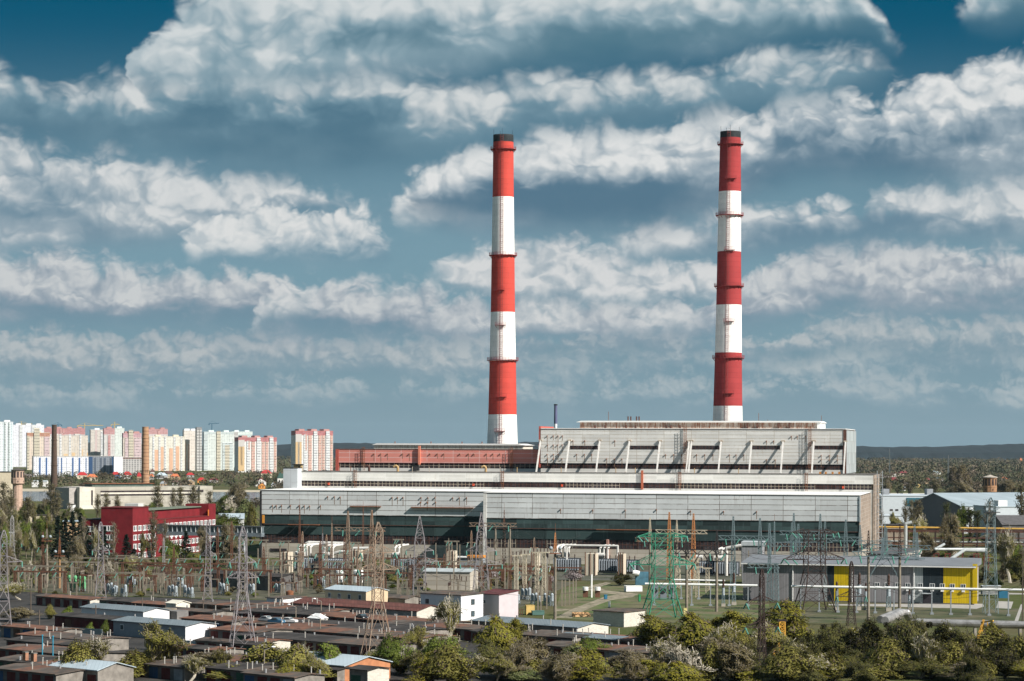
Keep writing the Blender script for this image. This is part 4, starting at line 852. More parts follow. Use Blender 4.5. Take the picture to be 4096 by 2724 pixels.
block(c3b(840, 898), 2496, 3.8, 9, 'white brick utility block with corrugated flat roof on the lawn edge', M_brick, gb2, 'shed', (), dz=.2)
block(c1b(1530, 850), 704, 4.0, 5, 'little cream kiosk with pediment roof and dark doorway among garages', mat('cream_render', (.60, .56, .46)), mat('cream_render', (.60, .56, .46)), 'gable', [(.2, 1.0, 1.2, 1.8)], 'kiosk', 'kiosk', dz=.7)
block(c1b(1440, 905), 662, 3.0, 4, 'weathered timber container left of a grey metal one', mat('grey_timber', (.20, .17, .13), var=.3), mat('grey_timber', (.20, .17, .13)), 'shed', (), 'container', 'container', dz=.05, over=.02)
block(c1b(1535, 925), 708, 3.0, 4, 'grey metal container right of the timber one', mat('grey_sheet', (.17, .16, .15), var=.2), mat('grey_sheet', (.17, .16, .15)), 'shed', (), 'container', 'container', dz=.05, over=.02)
block(c2b(-420, 560), 1120, 4.5, 9, 'low grey roofed switchyard house with white right end', mat('dark_garage_wall', (.10, .095, .09)), fb, 'gable', (), 'control_house', 'control house', dz=.8)
block(c2b(1560, 545), 1880, 6.0, 12, 'tan concrete relay house with pale sheet roof behind the tall pylon', M_base, mat('pale_sheet_roof', (.34, .37, .37), var=.15), 'gable', (), 'relay_house', 'relay house', ang=PA, dz=.7)
block(c2b(1100, 775), 1620, 3.4, 8, 'grey asbestos roofed store right of the beige house', M_gw, gb2, 'gable', (), 'store', 'store shed', dz=.7)
tent = thing('orange_tent', 'tiny orange tarpaulin tent beside the whitewashed garage', 'tent', onz(*c2b(1000, 1490), 0), GA); MB().extx([(0, 0), (4, 0), (2, 2.2)], 0, 3).build('tarpaulin', mat('orange_tarp', (.55, .06, .02)), tent)
tank = thing('rust_tank', 'rusty upright tank at the end of the white utility block', 'tank', onz(*c2b(358, 850), 0)); MB().lathe([(1.1, 0), (1.1, 4.2), (.3, 4.5)], 14).build('shell', M_rust, tank)
# skylight hut and brick flues on the garage roofs
q = onz(*c2b(610, 980), 2.9); sk = thing('roof_skylight', 'white pyramid skylight standing on a brown garage roof', 'skylight', q, GA); MB().box(-2.2, 2.2, -1.4, 1.4, 0, .5).build('curb', M_asb, sk); b = MB(); b.add([(-2.4, -1.6, .5), (2.4, -1.6, .5), (2.4, 1.6, .5), (-2.4, 1.6, .5), (-.9, 0, 1.7), (.9, 0, 1.7)], [(0, 1, 5, 4), (1, 2, 5), (2, 3, 4, 5), (3, 0, 4), (3, 2, 1, 0)]); b.build('cover', M_white, sk)
for i, (x, y) in enumerate(((235, 1375), (312, 1385))):
    q = onz(*c1b(x, y), 2.9); o = thing('brick_flue', ['left', 'right'][i] + ' one of two short brick flues on the wide dark garage roof', 'flue', q, GA, 'brick flues on the garage roof'); MB().box(-.5, .5, -.4, .4, -.1, 1.6).build('shaft', mat('flue_brick', (.30, .15, .09), var=.25), o); MB().box(-.58, .58, -.48, .48, 1.6, 1.75).build('cap', M_gw, o)
for i, (x, y) in enumerate(((390, 1325), (487, 1335))):
    q = onz(*c1b(x, y), 2.8); o = thing('blue_pipe', ['left', 'right'][i] + ' one of two thin turquoise pipes rising from a garage roof', 'pipe', q, 0, 'turquoise roof pipes'); MB().tube((0, 0, -.1), (0, 0, 4.0), .13).build('tube', mat('turquoise_pipe', (.03, .22, .32)), o); MB().tube((0, 0, 4.0), (0, 0, 4.25), .2).build('cap', mat('turquoise_pipe', (.03, .22, .32)), o)
# ------------------------------------------------------------------ middle distance: old works, brick chimneys, water towers, halls, pipe racks
M_owhite = panel_mat('white_works_wall', (.58, .54, .46), (.5, .45, .36), 6, 3.2, t=.12, samt=.2); M_ogrey = panel_mat('grey_works_wall', (.38, .355, .30), (.3, .27, .22), 6, 1.6, t=.14, stain=(.2, .16, .11), samt=.5, var=.12)
q0 = gx(313, 1770); q1 = gx(846, 1830); oa = atan2(q1.y - q0.y, q1.x - q0.x); ol = (q1 - q0).length; OF = Frame(q0, oa)
ow = thing('old_works', 'grey derelict works with white stair end and two long ribbon windows behind the brick chimney', 'factory', q0, oa)
ox = lambda x: OF.onto(x / 2.303, 1980)[0]
oz = lambda y: OF.onto(450, 1600 + y / 2.303)[1]
e0, e1 = ox(723), ox(862)
MB().box(e0, e1, -2, 30, 0, oz(800)).build('white_end', M_owhite, ow); MB().box(ox(652), e0 - .02, 3, 30, 0, oz(806)).build('left_wing', mat('shaded_grey_wall', (.36, .33, .30), var=.15), ow)
MB().box(ox(830), ox(845), -2.15, -1.99, 3, oz(830)).build('stair_window', M_strip, ow)
MB().box(e1 + .02, ox(1830), 0, 28, 0, oz(800)).build('wall', M_ogrey, ow); MB().box(ox(1830) + .02, ox(1948), -2, 30, 0, oz(797)).build('right_end', M_ogrey, ow)
for y0, y1 in ((835, 850), (868, 882)): MB().box(ox(925), ox(1820), -.15, .003, oz(y1), oz(y0)).build('ribbon_window', M_strip, ow)
MB().box(ox(925), ox(1780), -.22, .003, oz(867), oz(852)).build('white_band', M_owhite, ow)
MB().box(ox(880), ox(1440), 6, 20, oz(800), oz(774)).build('roof_lantern', mat('green_lantern', (.07, .10, .085), var=.3), ow); MB().box(ox(870), ox(1450), 5, 21, oz(774), oz(769)).build('lantern_roof', M_rust, ow)
for x in (910, 1000, 1077, 1845): MB().box(ox(x) - 1.6, ox(x) + 1.6, -.2 if x < 1800 else -2.2, .003 if x < 1800 else -1.99, oz(960) if x < 1800 else oz(855), oz(925) if x < 1800 else oz(832)).build('opening', M_strip, ow)
def brick_chim(px, D, ytop, w0, w1, m, label, collar):
    P = gx(px, D); zt = at(px, ytop, D).z; r0, r1 = w0*D/F/2, w1*D/F/2; o = thing('brick_chimney', label, 'chimney', P)
    n = 12; MB().lathe([(r0 + (r1 - r0)*i/n, zt*i/n) for i in range(n + 1)], 24).build('shaft', m, o, smooth=False)
    for z in collar: rr = r0 + (r1 - r0)*z/zt; MB().lathe([(rr + .02, z - .4), (rr + .3, z - .1), (rr + .3, z + .3), (rr + .02, z + .4)], 24).build('collar', m, o)
    hoop = MB(); k = 1
    while k < 22: z = zt*k/22; rr = r0 + (r1 - r0)*z/zt; hoop.lathe([(rr + .01, z - .13), (rr + .09, z - .13), (rr + .09, z + .13), (rr + .01, z + .13)], 20, (0, 0), False); k += 1
    hoop.build('iron_hoops', mat('dark_hoops', (.10, .055, .035)), o); MB().lathe([(r1 + .02, zt), (r1 + .12, zt + .1), (r1 + .12, zt + .6)], 24).build('rim', m, o)
    return o
brick_chim(581, 1850, 1710, 35, 26, mat('tan_brick', (.36, .21, .12), var=.12, vs=.5, rust=(.22, .12, .07), ramt=.2), 'tan brick chimney with dark iron hoops and painted loop marks', (53, ))
o = brick_chim(216, 1800, 1702, 29, 19, mat('sooty_brick', (.075, .050, .036), var=.2, vs=.5), 'dark sooty brick chimney standing before the blue and white flats', (51, 32))
# the painted marks on the tan chimney
bm = [c for c in col.objects if c.name.startswith('brick_chimney')][0]
P = gx(581, 1850); zc = at(581, 1660 + 1035/4.605, 1850).z; rr = 3.1
b = MB()
for cx_ in (-1.7, 1.0, 2.3): b.tube((cx_, -rr*cos(cx_/rr) - .06, zc + 1.2), (cx_ + .1, -rr*cos(cx_/rr) - .06, zc - 1.0), .16, .16, 6)
b.build('painted_mark', M_black, bm)
# slim rusty lattice mast against the tan chimney
def water_tower(px, D, ytop, ybody, ywaist, w, label, m, roofm, yb):
    P = gx(px, D); zt = at(px, ytop, D).z; zb_ = at(px, ybody, D).z; zw = at(px, ywaist, D).z; R = w*D/F/2
    o = thing('water_tower', label, 'water tower', P)
    MB().lathe([(R*.80, 0), (R*.72, zw - .8), (R*.72, zw - .3)], 12).build('shaft', m, o)
    MB().lathe([(R*.72, zw - .3), (R*.98, zw + .6), (R*.98, zw + .36*(zb_ - zw)), (R, zw + .38*(zb_ - zw)), (R, zw + .42*(zb_ - zw)), (R*.95, zw + .43*(zb_ - zw)), (R*.95, zb_)], 12).build('tank', m, o)
    MB().lathe([(R*.95, zb_), (R*1.08, zb_ + .1), (R*1.08, zb_ + .5), (R*.45, zb_ + .62*(zt - zb_)), (R*.1, zt)], 12).build('roof', roofm, o)
    for k in range(12):
        a = 2*pi*(k + .5)/12; z0 = zw + .50*(zb_ - zw); z1 = zw + .92*(zb_ - zw)
        wv = MB().box(-.55, .55, -.1, .12, z0, z1).build('window', M_strip, o, (R*.93*sin(a), -R*.93*cos(a), 0), a)
        if k % 2 == 0: MB().box(-.28, .28, -.1, .1, zw + .16*(zb_ - zw), zw + .27*(zb_ - zw)).build('slit_window', M_strip, o, (R*.97*sin(a), -R*.97*cos(a), 0), a)
    return o
water_tower(70, 1720, 1872, 1882, 1937, 54, 'pale pink brick water tower with ruined flat top at the left edge', mat('pale_brick', (.42, .29, .22), var=.12), mat('ruined_roof', (.08, .07, .06)), 0)
water_tower(3959, 1620, 1899, 1911, 1971, 58, 'tan brick water tower with shallow conical roof on the right', mat('tower_brick', (.29, .16, .085), var=.2), mat('pale_cone_roof', (.40, .36, .31), var=.25, rust=(.2, .1, .06), ramt=.5), 0)
# left edge: yellow works and roofs
def simple(px0, px1, D, z, dep, label, wall, roofm, ang=0.0, name='works_building', cat='works building', roof='flat', dz=1.0, wins=0, wz=None, base=0.0):
    P = gx(px0, D); fr = Frame(P, ang); t = ray(px1, 2000)[0]; L = (t*P.y - P.x) / (fr.ex.x - t*fr.ex.y); r = thing(name, label, cat, P, ang)
    if roof == 'flat': MB().box(0, L, 0, dep, 0, z).build('wall', wall, r); MB().box(-.3, L + .3, -.3, dep + .3, z, z + .35).build('roof', roofm, r)
    elif roof == 'gable': MB().extx([(0, 0), (dep, 0), (dep, z), (dep/2, z + dz), (0, z)], 0, L).build('wall', wall, r); MB().extx([(-.4, z), (-.4, z + .25), (dep/2, z + dz + .3), (dep + .4, z + .25), (dep + .4, z), (dep/2, z + dz + .02)], -.4, L + .4).build('roof', roofm, r)
    for i in range(wins):
        q = MB().box(0, L/wins*.5, -.12, .003, 0, 1.5).build('window', M_strip, r, (L*(i + .25)/wins, 0, wz or z*.55))
    return r
simple(-60, 42, 1950, 25, 40, 'cream works hall with tall windows behind the pink water tower', mat('cream_works', (.52, .45, .33), var=.1), M_felt, .1, wins=5, wz=9)
simple(108, 190, 1330, 8, 14, 'cream two storey workshop behind the left poplars', mat('cream_works', (.52, .45, .33)), M_felt, .15, wins=5)
simple(252, 350, 1180, 9.5, 14, 'tan workshop with pale blue roof behind the dark spruces', mat('tan_works', (.46, .30, .17)), mat('pale_blue_roof', (.30, .37, .42)), .15, wins=4)
simple(-40, 115, 1080, 7.5, 3, 'low shed with long pale roof among the left trees', mat('dark_garage_wall', (.10, .095, .09)), mat('pale_sheet_roof', (.34, .37, .37)), .05, name='shed', cat='shed')
simple(876, 975, 1250, 9, 20, 'shed with rounded white roof among trees right of the red office', mat('pale_render2', (.5, .5, .48)), M_metalroof, .1, roof='gable', dz=2.4, name='shed', cat='shed')
simple(270, 292, 1700, 5, 10, 'tiny white hut by the river left of the old works', M_white, M_felt, 0, name='hut', cat='hut')
for i, (a, b_) in enumerate(((127, 149), (170, 187))):
    simple(a, b_, 2700, 6, 8, ['left', 'right'][i] + ' one of two small white huts on the sandy river bank', M_white, mat('pale_sheet_roof', (.34, .37, .37)), 0, name='beach_hut', cat='hut', roof='gable', dz=1.4)
# right side halls
wh = simple(3526, 3800, 1480, 17.6, 60, 'wide white hall with teal wall panel and flat white roof behind poplars', mat('hall_white', (.48, .52, .54), var=.05), mat('hall_white_roof', (.46, .50, .52), var=.04), .06, name='white_hall', cat='industrial hall')
fr = Frame(gx(3526, 1480), .06)
for a, b_, nm in ((3626, 3664, 'teal_panel'), (3664, 3713, 'teal_panel')): MB().box(fr.onto(a, 2000)[0], fr.onto(b_, 2000)[0] - .1, -.4, -.003, 11.5, 16.5).build(nm, mat('teal_cladding', (.02, .11, .15)), wh)
for a in (3568, 3746): x = fr.onto(a, 2000)[0]; MB().box(x, x + 3.8, 25, 32, 17.9, 21.5).build('roof_unit', mat('roof_unit_grey', (.25, .26, .27)), wh)
for a in (3560, 3582): x = fr.onto(a, 2000)[0]; MB().box(x, x + 1.8, -.2, .003, 8.5, 9.5).build('window', M_strip, wh)
wl = simple(3530, 3612, 1320, 9.8, 25, 'lower white annex with grey side in front of the white hall', mat('hall_white', (.48, .52, .54)), mat('hall_white_roof', (.46, .50, .52)), .06, name='white_annex', cat='industrial hall')
hp = gx(3841, 1330); hang = radians(27); HF = Frame(hp, hang); HLn = 150; HW = 44
gh = thing('gabled_hall', 'huge gabled hall with pale metal roof, dark end wall and white side', 'industrial hall', hp, hang)
MB().extx([(0, 0), (HW, 0), (HW, 15.5), (HW*.55, 21.5), (0, 15.0)], .3, HLn).build('side_wall', mat('hall_white', (.48, .52, .54)), gh)
MB().extx([(0, 0), (HW, 0), (HW, 15.4), (HW*.55, 21.4), (0, 14.9)], 0, .298).build('dark_gable', mat('charcoal_gable', (.115, .118, .125), var=.06), gh)
MB().extx([(-.6, 14.9), (-.6, 15.3), (HW*.55, 22.0), (HW + .5, 16.0), (HW + .5, 15.4), (HW*.55, 21.55)], -.4, HLn).build('roof', panel_mat('hall_roof_sheet', (.27, .32, .345), (.23, .27, .295), 1.5, 90, t=.12, samt=.05), gh)
h2 = gx(3985, 1250); low = thing('low_white_hall', 'lower white hall with dark ribbon window in front of the gabled hall', 'industrial hall', h2, radians(12)); L2 = 40
MB().box(0, L2, 0, 30, 0, 16.6).build('wall', mat('hall_white', (.48, .52, .54)), low); MB().box(-.3, L2 + .3, -.3, 30, 16.6, 17).build('roof', mat('hall_roof_plain', (.36, .42, .45)), low)
q = MB().box(.8, L2 - 1, -.12, .003, 6.4, 8.6).build('ribbon_window', M_strip, low); b = MB()
for i in range(30): b.box(.8 + i*1.3, .8 + i*1.3 + .3, -.2, -.122, 6.4, 8.6)
b.build('mullions', M_white, q)
for x in (2, 18): MB().box(x, x + 5, 2, 8, 17, 20).build('roof_unit', M_white, low)
bk = simple(3538, 3640, 1120, 11, 14, 'old tan brick two storey block behind the golden pipe rack', mat('old_brick_tan', (.26, .21, .16), var=.2, rust=(.12, .08, .06), ramt=.4), M_felt, .05, wins=7, wz=7.8, name='brick_block', cat='works building')
simple(3760, 3830, 1060, 6, 12, 'low concrete block with windows under the golden pipe rack', M_base, M_felt, .05, wins=3, wz=3.2, name='concrete_block', cat='works building')
simple(4010, 4140, 1100, 12, 20, 'dark gabled roof building at the right edge behind the pipe rack', mat('dark_garage_wall', (.10, .095, .09)), mat('dark_sheet', (.09, .085, .085)), .1, roof='gable', dz=4, name='dark_shed', cat='shed')
# pipe racks on the right
pr = thing('pipe_rack', 'dark steel trestle carrying a golden yellow pipe across the right side', 'pipe rack', gx(3520, 1050), radians(-3)); PRF = Frame(gx(3520, 1050), radians(-3))
Mgold = mat('gold_pipe', (.46, .27, .055), var=.15); LL = 72
MB().tube((-2, 0, 12.6), (LL, 0, 12.0), .42).build('golden_pipe', Mgold, pr); MB().tube((-2, 1.2, 11.4), (LL, 1.2, 11.2), .30).build('dark_pipe', mat('brown_pipe', (.09, .045, .035)), pr); MB().tube((-2, 1.0, 6.4), (LL, 1, 6.0), .35).build('grey_pipe', mat('insulated_pipe', (.34, .36, .35), var=.2, metal=.2), pr); MB().tube((-2, -.4, 4.9), (LL, -.4, 4.5), .22).build('brown_pipe', M_rust, pr)
b = MB()
for z in (10.4, 10.9, 7.8, 5.4): b.box(-2, LL, -1.5, -1.2, z, z + .35); b.box(-2, LL, 1.5, 1.8, z, z + .35)
b.build('beams', M_rmull, pr)
for i in range(13):
    x = i*LL/12
    b = MB(); b.box(x - .2, x + .2, -1.5, -1.1, 0, 10.8); b.box(x - .2, x + .2, 1.3, 1.7, 0, 10.8); b.box(x - .15, x + .15, -1.5, 1.7, 8, 8.3); b.bar((x, -1.3, 8), (x, 1.5, 10.6), .2); b.build('trestle', mat('dark_steel', (.035, .025, .02)), pr)
def pix(pts): return [tuple(at(px, py, D)) for px, py, D in pts]
ip = thing('insulated_pipeline', 'grey lagged pipeline bending in zigzags on red steel supports', 'pipeline', (0, 0, 0)); Mins = mat('lagged_pipe', (.40, .42, .41), var=.2, vs=.4, metal=.25, rough=.5)
pts = pix([(3948, 2197, 905), (3741, 2197, 900), (3776, 2177, 990)]); c0 = Vector(pts[1]); ip.location = (c0.x, c0.y, 0)
rel = lambda L_: [(x - c0.x, y - c0.y, z) for x, y, z in L_]
MB().path(rel(pts), .55, 12).build('main_pipe', Mins, ip); MB().path(rel(pix([(3948, 2205, 885), (3856, 2201, 885), (3800, 2239, 800)])), .6, 12).build('branch_pipe', Mins, ip)
for px in (3745, 3790, 3840, 3905, 3945):
    p = gx(px, 901); z = 8.0; b = MB(); x, y = p.x - c0.x, p.y - c0.y
    for s in (-.9, .9): b.box(x + s - .12, x + s + .12, y - .12, y + .12, 0, z - .6)
    b.box(x - 1.1, x + 1.1, y - .15, y + .15, z - .6, z - .35); b.bar((x - .9, y, 1), (x + .9, y, z - 1), .14); b.bar((x + .9, y, 1), (x - .9, y, z - 1), .14); b.build('red_support', mat('red_support_paint', (.14, .02, .02)), ip)
vp = thing('vent_stack', 'fat grey bent duct stack beside the old tan brick block', 'duct', gx(3622, 1000)); MB().path([(0, 0, 0), (0, 0, 15.5), (2.6, 0, 16.2)], .75, 12).build('duct', Mins, vp)
# white pipe on posts in front of the switchgear building, and the second one above the lawn
def pipeline(pL, pR, DL, DR, r, m, label, nposts, dz=0.0, name='raised_pipe'):
    a, b_ = at(*pL, DL), at(*pR, DR); o = thing(name, label, 'pipeline', (a.x, a.y, 0)); d = b_ - a
    MB().tube((0, 0, a.z), (d.x, d.y, b_.z), r, r, 12).build('pipe', m, o)
    for i in range(nposts):
        t = (i + .5) / nposts; x, y, z = d.x*t, d.y*t, a.z + (b_.z - a.z)*t; q = MB().box(x - .16, x + .16, y - .16, y + .16, 0, z - r); q.box(x - .5, x + .5, y - .5, y + .5, 0, .5); q.build('post', mat('post_grey', (.22, .24, .25)), o)
    return o
M_wp = mat('white_pipe', (.72, .72, .69), var=.06)
pipeline((3166, 2345), (4150, 2361), 690, 672, .36, M_wp, 'long white pipe on posts passing in front of the yellow wall', 13)
pipeline((2580, 2335), (3030, 2342), 715, 712, .32, M_wp, 'white pipe on posts crossing behind the green lattice tower', 6)
pipeline((2690, 2319), (2900, 2323), 745, 742, .26, M_wp, 'shorter thinner white pipe behind the longer white one', 3)
sp = thing('steam_main', 'thick silver lagged steam main running along the lower right lawn', 'pipeline', (0, 0, 0)); pts = [at(4160, 2502, 590), at(3640, 2488, 598), at(3628, 2452, 592), at(3606, 2450, 592), at(3540, 2482, 570)]; c0 = pts[0].copy(); sp.location = (c0.x, c0.y, 0)
MB().path(rel([tuple(p) for p in pts]), .95, 14).build('main_pipe', mat('silver_lagging', (.36, .345, .33), var=.35, vs=.3, metal=.5, rough=.5, rust=(.16, .13, .11), ramt=.4, rs=(.3, .3, .3)), sp); pts = [at(3596, 2448, 600), at(3520, 2478, 585)]
MB().path(rel([tuple(p) for p in pts]), .95, 14).build('second_pipe', MATS['silver_lagging'], sp)
for px in (3700, 3800, 3900, 4000, 4080):
    p = at(px, 2497, 594); x, y = p.x - c0.x, p.y - c0.y; MB().box(x - .3, x + .3, y - .8, y + .8, 0, p.z - .9).build('support', M_conc, sp)
MB().box(0, 3, 0, 2.4, 0, 2.4).build('portable_toilet_body', mat('blue_plastic', (.02, .12, .20)), thing('portable_toilet', 'small blue cabin on the lawn right of the yellow building', 'cabin', gx(3996, 755)))
tr = thing('site_trailer', 'pale grey site trailer beside the small blue cabin', 'trailer', gx(3930, 765), .05); MB().box(0, 6, 0, 2.5, .5, 3.2).build('body', mat('trailer_grey', (.26, .26, .25)), tr); MB().box(-.1, 6.1, -.1, 2.6, 3.2, 3.35).build('roof', mat('pale_steel', (.42, .45, .46)), tr)

# ------------------------------------------------------------------ far flats, tower cranes, village houses
def flats(px0, px1, D, ytop, label, wall, cap=None, capz=6, dark=None, stacks=(), panels=(), boxes=2, dep=16, b=radians(17), grid=(3.2, 2.9), glass=(.10, .12, .14), wall2=None, per=4, fx=(.25, .72), fz=(.3, .78), boxm=None, cat='apartment block', name='apartment_block', thr=.5):
    P = gx(px0, D); fr = Frame(P, b); t = ray(px1, HY)[0]; L = (t*P.y - P.x) / (fr.ex.x - t*fr.ex.y); z = at(px0, ytop, D).z
    r = thing(name, label, cat, P, b); MAIN = grid_mat('flats_wall', wall, glass, grid[0], grid[1], fx, fz, wall2, per, thr)
    MB().box(0, L, 0, dep, 0, z - (capz if cap else 0)).build('wall', MAIN, r)
    if cap: MB().box(-.1, L + .1, -.1, dep + .1, z - capz, z).build('top_storeys', grid_mat('flats_cap', cap, glass, grid[0], grid[1], fx, fz), r)
    for t0, t1, m, z0, z1, out in stacks: MB().box(L*t0, L*t1, -out, -.003, z0, z + z1).build('balcony_stack', m, r)
    for t0, t1, z0, z1, m in panels: MB().box(L*t0, L*t1, -.25, -.004, z*z0, z*z1).build('painted_panel', m, r)
    bmx = mat('liftbox', (.5, .48, .44)) if boxm is None else boxm
    for i in range(boxes):
        x = L*(i + .5)/boxes; MB().box(x - 5, x + 5, 2, dep - 2, z, z + 3.6).build('lift_house', bmx, r)
    MB().box(-.3, L + .3, -.3, dep + .3, z, z + .6).build('parapet', bmx, r)
    return r, L, z
def balc(name, c1, c2, h=2.9):
    if name in MATS: return MATS[name]
    m = bpy.data.materials.new(name); m.use_nodes = True; g = NT(m.node_tree); bs = g.n['Principled BSDF']; tc = g.n.new('ShaderNodeTexCoord'); x, y, z = g.sep(tc.outputs['Object'])
    wn = g.n.new('ShaderNodeTexWhiteNoise'); wn.noise_dimensions = '2D'; g.put(wn.inputs['Vector'], g.xyz(g.m('FLOOR', g.m('DIVIDE', x, 3.0)), g.m('FLOOR', g.m('DIVIDE', z, h)), 0))
    dk = g.mix(g.m('GREATER_THAN', wn.outputs[0], .75), c2, tuple(q*.35 for q in c2)); g.put(bs.inputs['Base Color'], g.mix(g.m('LESS_THAN', g.m('FRACT', g.m('DIVIDE', z, h)), .55), dk, c1)); bs.inputs['Roughness'].default_value = .8; MATS[name] = m; return m
Bw = balc('white_balconies', (.74, .74, .72), (.26, .27, .29)); Bc = balc('cream_balconies', (.66, .60, .46), (.12, .11, .10)); Bp = balc('pink_balconies', (.62, .48, .48), (.30, .25, .26)); Bk = balc('striped_balconies', (.68, .66, .62), (.035, .035, .04)); Br = balc('red_balconies', (.48, .20, .19), (.42, .34, .32)); Bt = balc('mint_balconies', (.56, .61, .59), (.28, .32, .33))
Bo = balc('red_orange_balconies', (.58, .45, .36), (.45, .19, .17)); Mor = mat('ochre_panel', (.54, .38, .20), var=.05); Mgp = mat('pale_grey_panel', (.50, .47, .44), var=.04); Morl = mat('soft_orange_panel', (.58, .42, .25), var=.1, vs=.1); Mpe = mat('peach_panel', (.58, .36, .24), var=.1, vs=.1)
flats(174, 340, 5600, 1713, 'distant red topped flats half hidden behind the beige block', (.52, .42, .40), (.42, .18, .17), 14, boxes=4, stacks=((.4, .5, Br, 20, -2, 1),), boxm=mat('red_liftbox', (.44, .24, .22)))
flats(590, 671, 5600, 1716, 'distant pink topped flats rising behind the brick chimney', (.56, .50, .48), (.46, .24, .23), 12, boxes=2, stacks=((.5, .6, Br, 20, -2, 1),), boxm=mat('red_liftbox', (.44, .24, .22)))
flats(52, 176, 5200, 1700, 'white flats with lilac stripes behind the first cream tower', (.66, .66, .70), None, boxes=3, stacks=((.2, .3, Bw, 0, 0, 1), (.6, .75, Bw, 0, 0, 1)), boxm=mat('white_liftbox', (.68, .68, .68)))
flats(926, 1010, 5300, 1727, 'pale mint flats with white roof boxes behind the red and white block', (.50, .58, .55), (.60, .66, .62), 5, boxes=2, stacks=((.1, .3, Bk, 30, 0, 1),), boxm=mat('mint_liftbox', (.60, .68, .64)))
flats(-40, 52, 4200, 1688, 'tallest white and pale teal flats at the left edge', (.66, .69, .69), None, boxes=2, stacks=((.62, .70, Bt, 0, 0, 1.2), (.80, .88, Bt, 0, 0, 1.2)), wall2=(.56, .64, .66), boxm=mat('white_liftbox', (.68, .68, .68)))
flats(108, 200, 4600, 1731, 'cream tower with brown top storey and dark left side', (.60, .50, .40), (.40, .19, .11), 7, boxes=1, stacks=((.0, .09, Bc, 0, -6, 1), (.30, .54, Bc, 0, 9, 1.5), (.75, .97, Bp, 0, -7, 1)), boxm=mat('cream_liftbox', (.62, .57, .44)))
flats(181, 352, 4700, 1742, 'beige flats with large orange arch paintings', (.56, .50, .42), None, boxes=2, stacks=((.08, .13, Bw, 0, 3, .6), (.33, .38, Bw, 0, 3, .6), (.55, .6, Bw, 0, 3, .6), (.80, .84, Bw, 0, 3, .6)), panels=((.16, .26, 0, .42, Morl), (.43, .53, 0, .46, Morl), (.62, .70, 0, .50, Morl), (.86, .885, 0, .6, Morl), (.975, 1.0, 0, .5, Morl)))
flats(362, 415, 5000, 1719, 'plain grey beige tower with pale pink centre stripe', (.54, .49, .43), None, boxes=1, panels=((.35, .5, 0, 1, mat('pinkish_stripe', (.50, .40, .38))),), stacks=((.78, .98, Bw, 0, -3, .8),), boxm=mat('white_liftbox', (.68, .68, .68)))
flats(415, 459, 4900, 1714, 'grey tower with pink top and red balcony column', (.54, .51, .48), (.44, .22, .21), 12, boxes=1, stacks=((.38, .60, Br, 0, -14, 1),), boxm=mat('red_liftbox', (.44, .24, .22)))
flats(459, 497, 4950, 1713, 'slim mint white tower between pink towers', (.58, .62, .57), None, boxes=1, boxm=mat('mint_liftbox', (.60, .68, .64)))
flats(492, 566, 4500, 1733, 'pink and cream tower with purple left side just left of the brick chimney', (.60, .50, .42), (.46, .27, .29), 8, boxes=2, stacks=((.30, .55, Bc, 0, 6, 1.5), (.1, .28, Bp, 0, -9, 1), (.6, .98, Bp, 0, -9, 1)), boxm=mat('red_liftbox', (.44, .24, .22)))
flats(597, 740, 4500, 1746, 'cream flats with two peach arch paintings right of the brick chimney', (.66, .62, .52), None, boxes=2, stacks=((.09, .14, Bw, 0, 0, .6), (.26, .31, Bw, 0, 0, .6), (.42, .47, Bw, 0, 0, .6), (.68, .73, Bw, 0, 0, .6), (.88, .92, Bw, 0, 0, .6)), panels=((.15, .25, 0, .62, Mpe), (.32, .40, 0, .70, Mpe), (.56, .66, 0, .66, Mpe), (.74, .84, 0, .72, Mpe)), boxm=mat('cream_liftbox', (.62, .57, .44)))
flats(735, 788, 4550, 1722, 'cream flats end with ragged peach wall painting', (.62, .56, .49), None, boxes=2, panels=((.06, .16, .0, .7, Mpe), (.34, .42, 0, .66, Mpe)), boxm=mat('white_liftbox', (.68, .68, .68)))
flats(786, 808, 4520, 1716, 'narrow tower striped with black and white balconies', (.62, .58, .54), None, boxes=1, stacks=((.02, .46, Bk, 0, 0, 1.2), (.54, .98, Bk, 0, 0, 1.2)), boxm=mat('dark_liftbox', (.2, .2, .2)))
flats(815, 936, 4600, 1728, 'mint green flats with striped stair towers', (.56, .60, .56), (.46, .51, .50), 4, boxes=2, stacks=((.0, .12, Bt, 0, -4, .8), (.42, .55, Bc, 0, 2, 1.5), (.62, .95, Bt, 0, -20, .8), (.70, .85, Bc, 0, -25, 1)), boxm=mat('mint_liftbox', (.60, .68, .64)))
for (a, b_, D, y, lab) in ((953, 1107, 4300, 1750, 'red, white and orange flats right of the mint block'), (1182, 1332, 4150, 1724, 'lone red, white and orange flats nearest to the station')):
    flats(a, b_, D, y, lab, (.68, .66, .63), (.40, .13, .125), 7, boxes=3, dep=38, stacks=((.22, .30, Bw, 0, -6, .8), (.26, .3, Bo, 40, -6, .9), (.34, .43, Bo, 0, -7, .8), (.48, .58, Bw, 0, 0, 1.2), (.61, .69, Bo, 0, -7, .8), (.71, .78, Bo, 0, -7, .8), (.81, .91, Bw, 0, 0, 1.2), (.93, .99, Bo, 0, -7, .8)), panels=((0, .16, .03, .74, Mor), (0, .16, .741, .93, Mgp), (.06, .105, .2, .7405, Mgp)), boxm=mat('red_liftbox', (.44, .24, .22)))
Mbl = mat('blue_panel', (.045, .11, .26)); Mdg = mat('charcoal_panel', (.09, .11, .14))
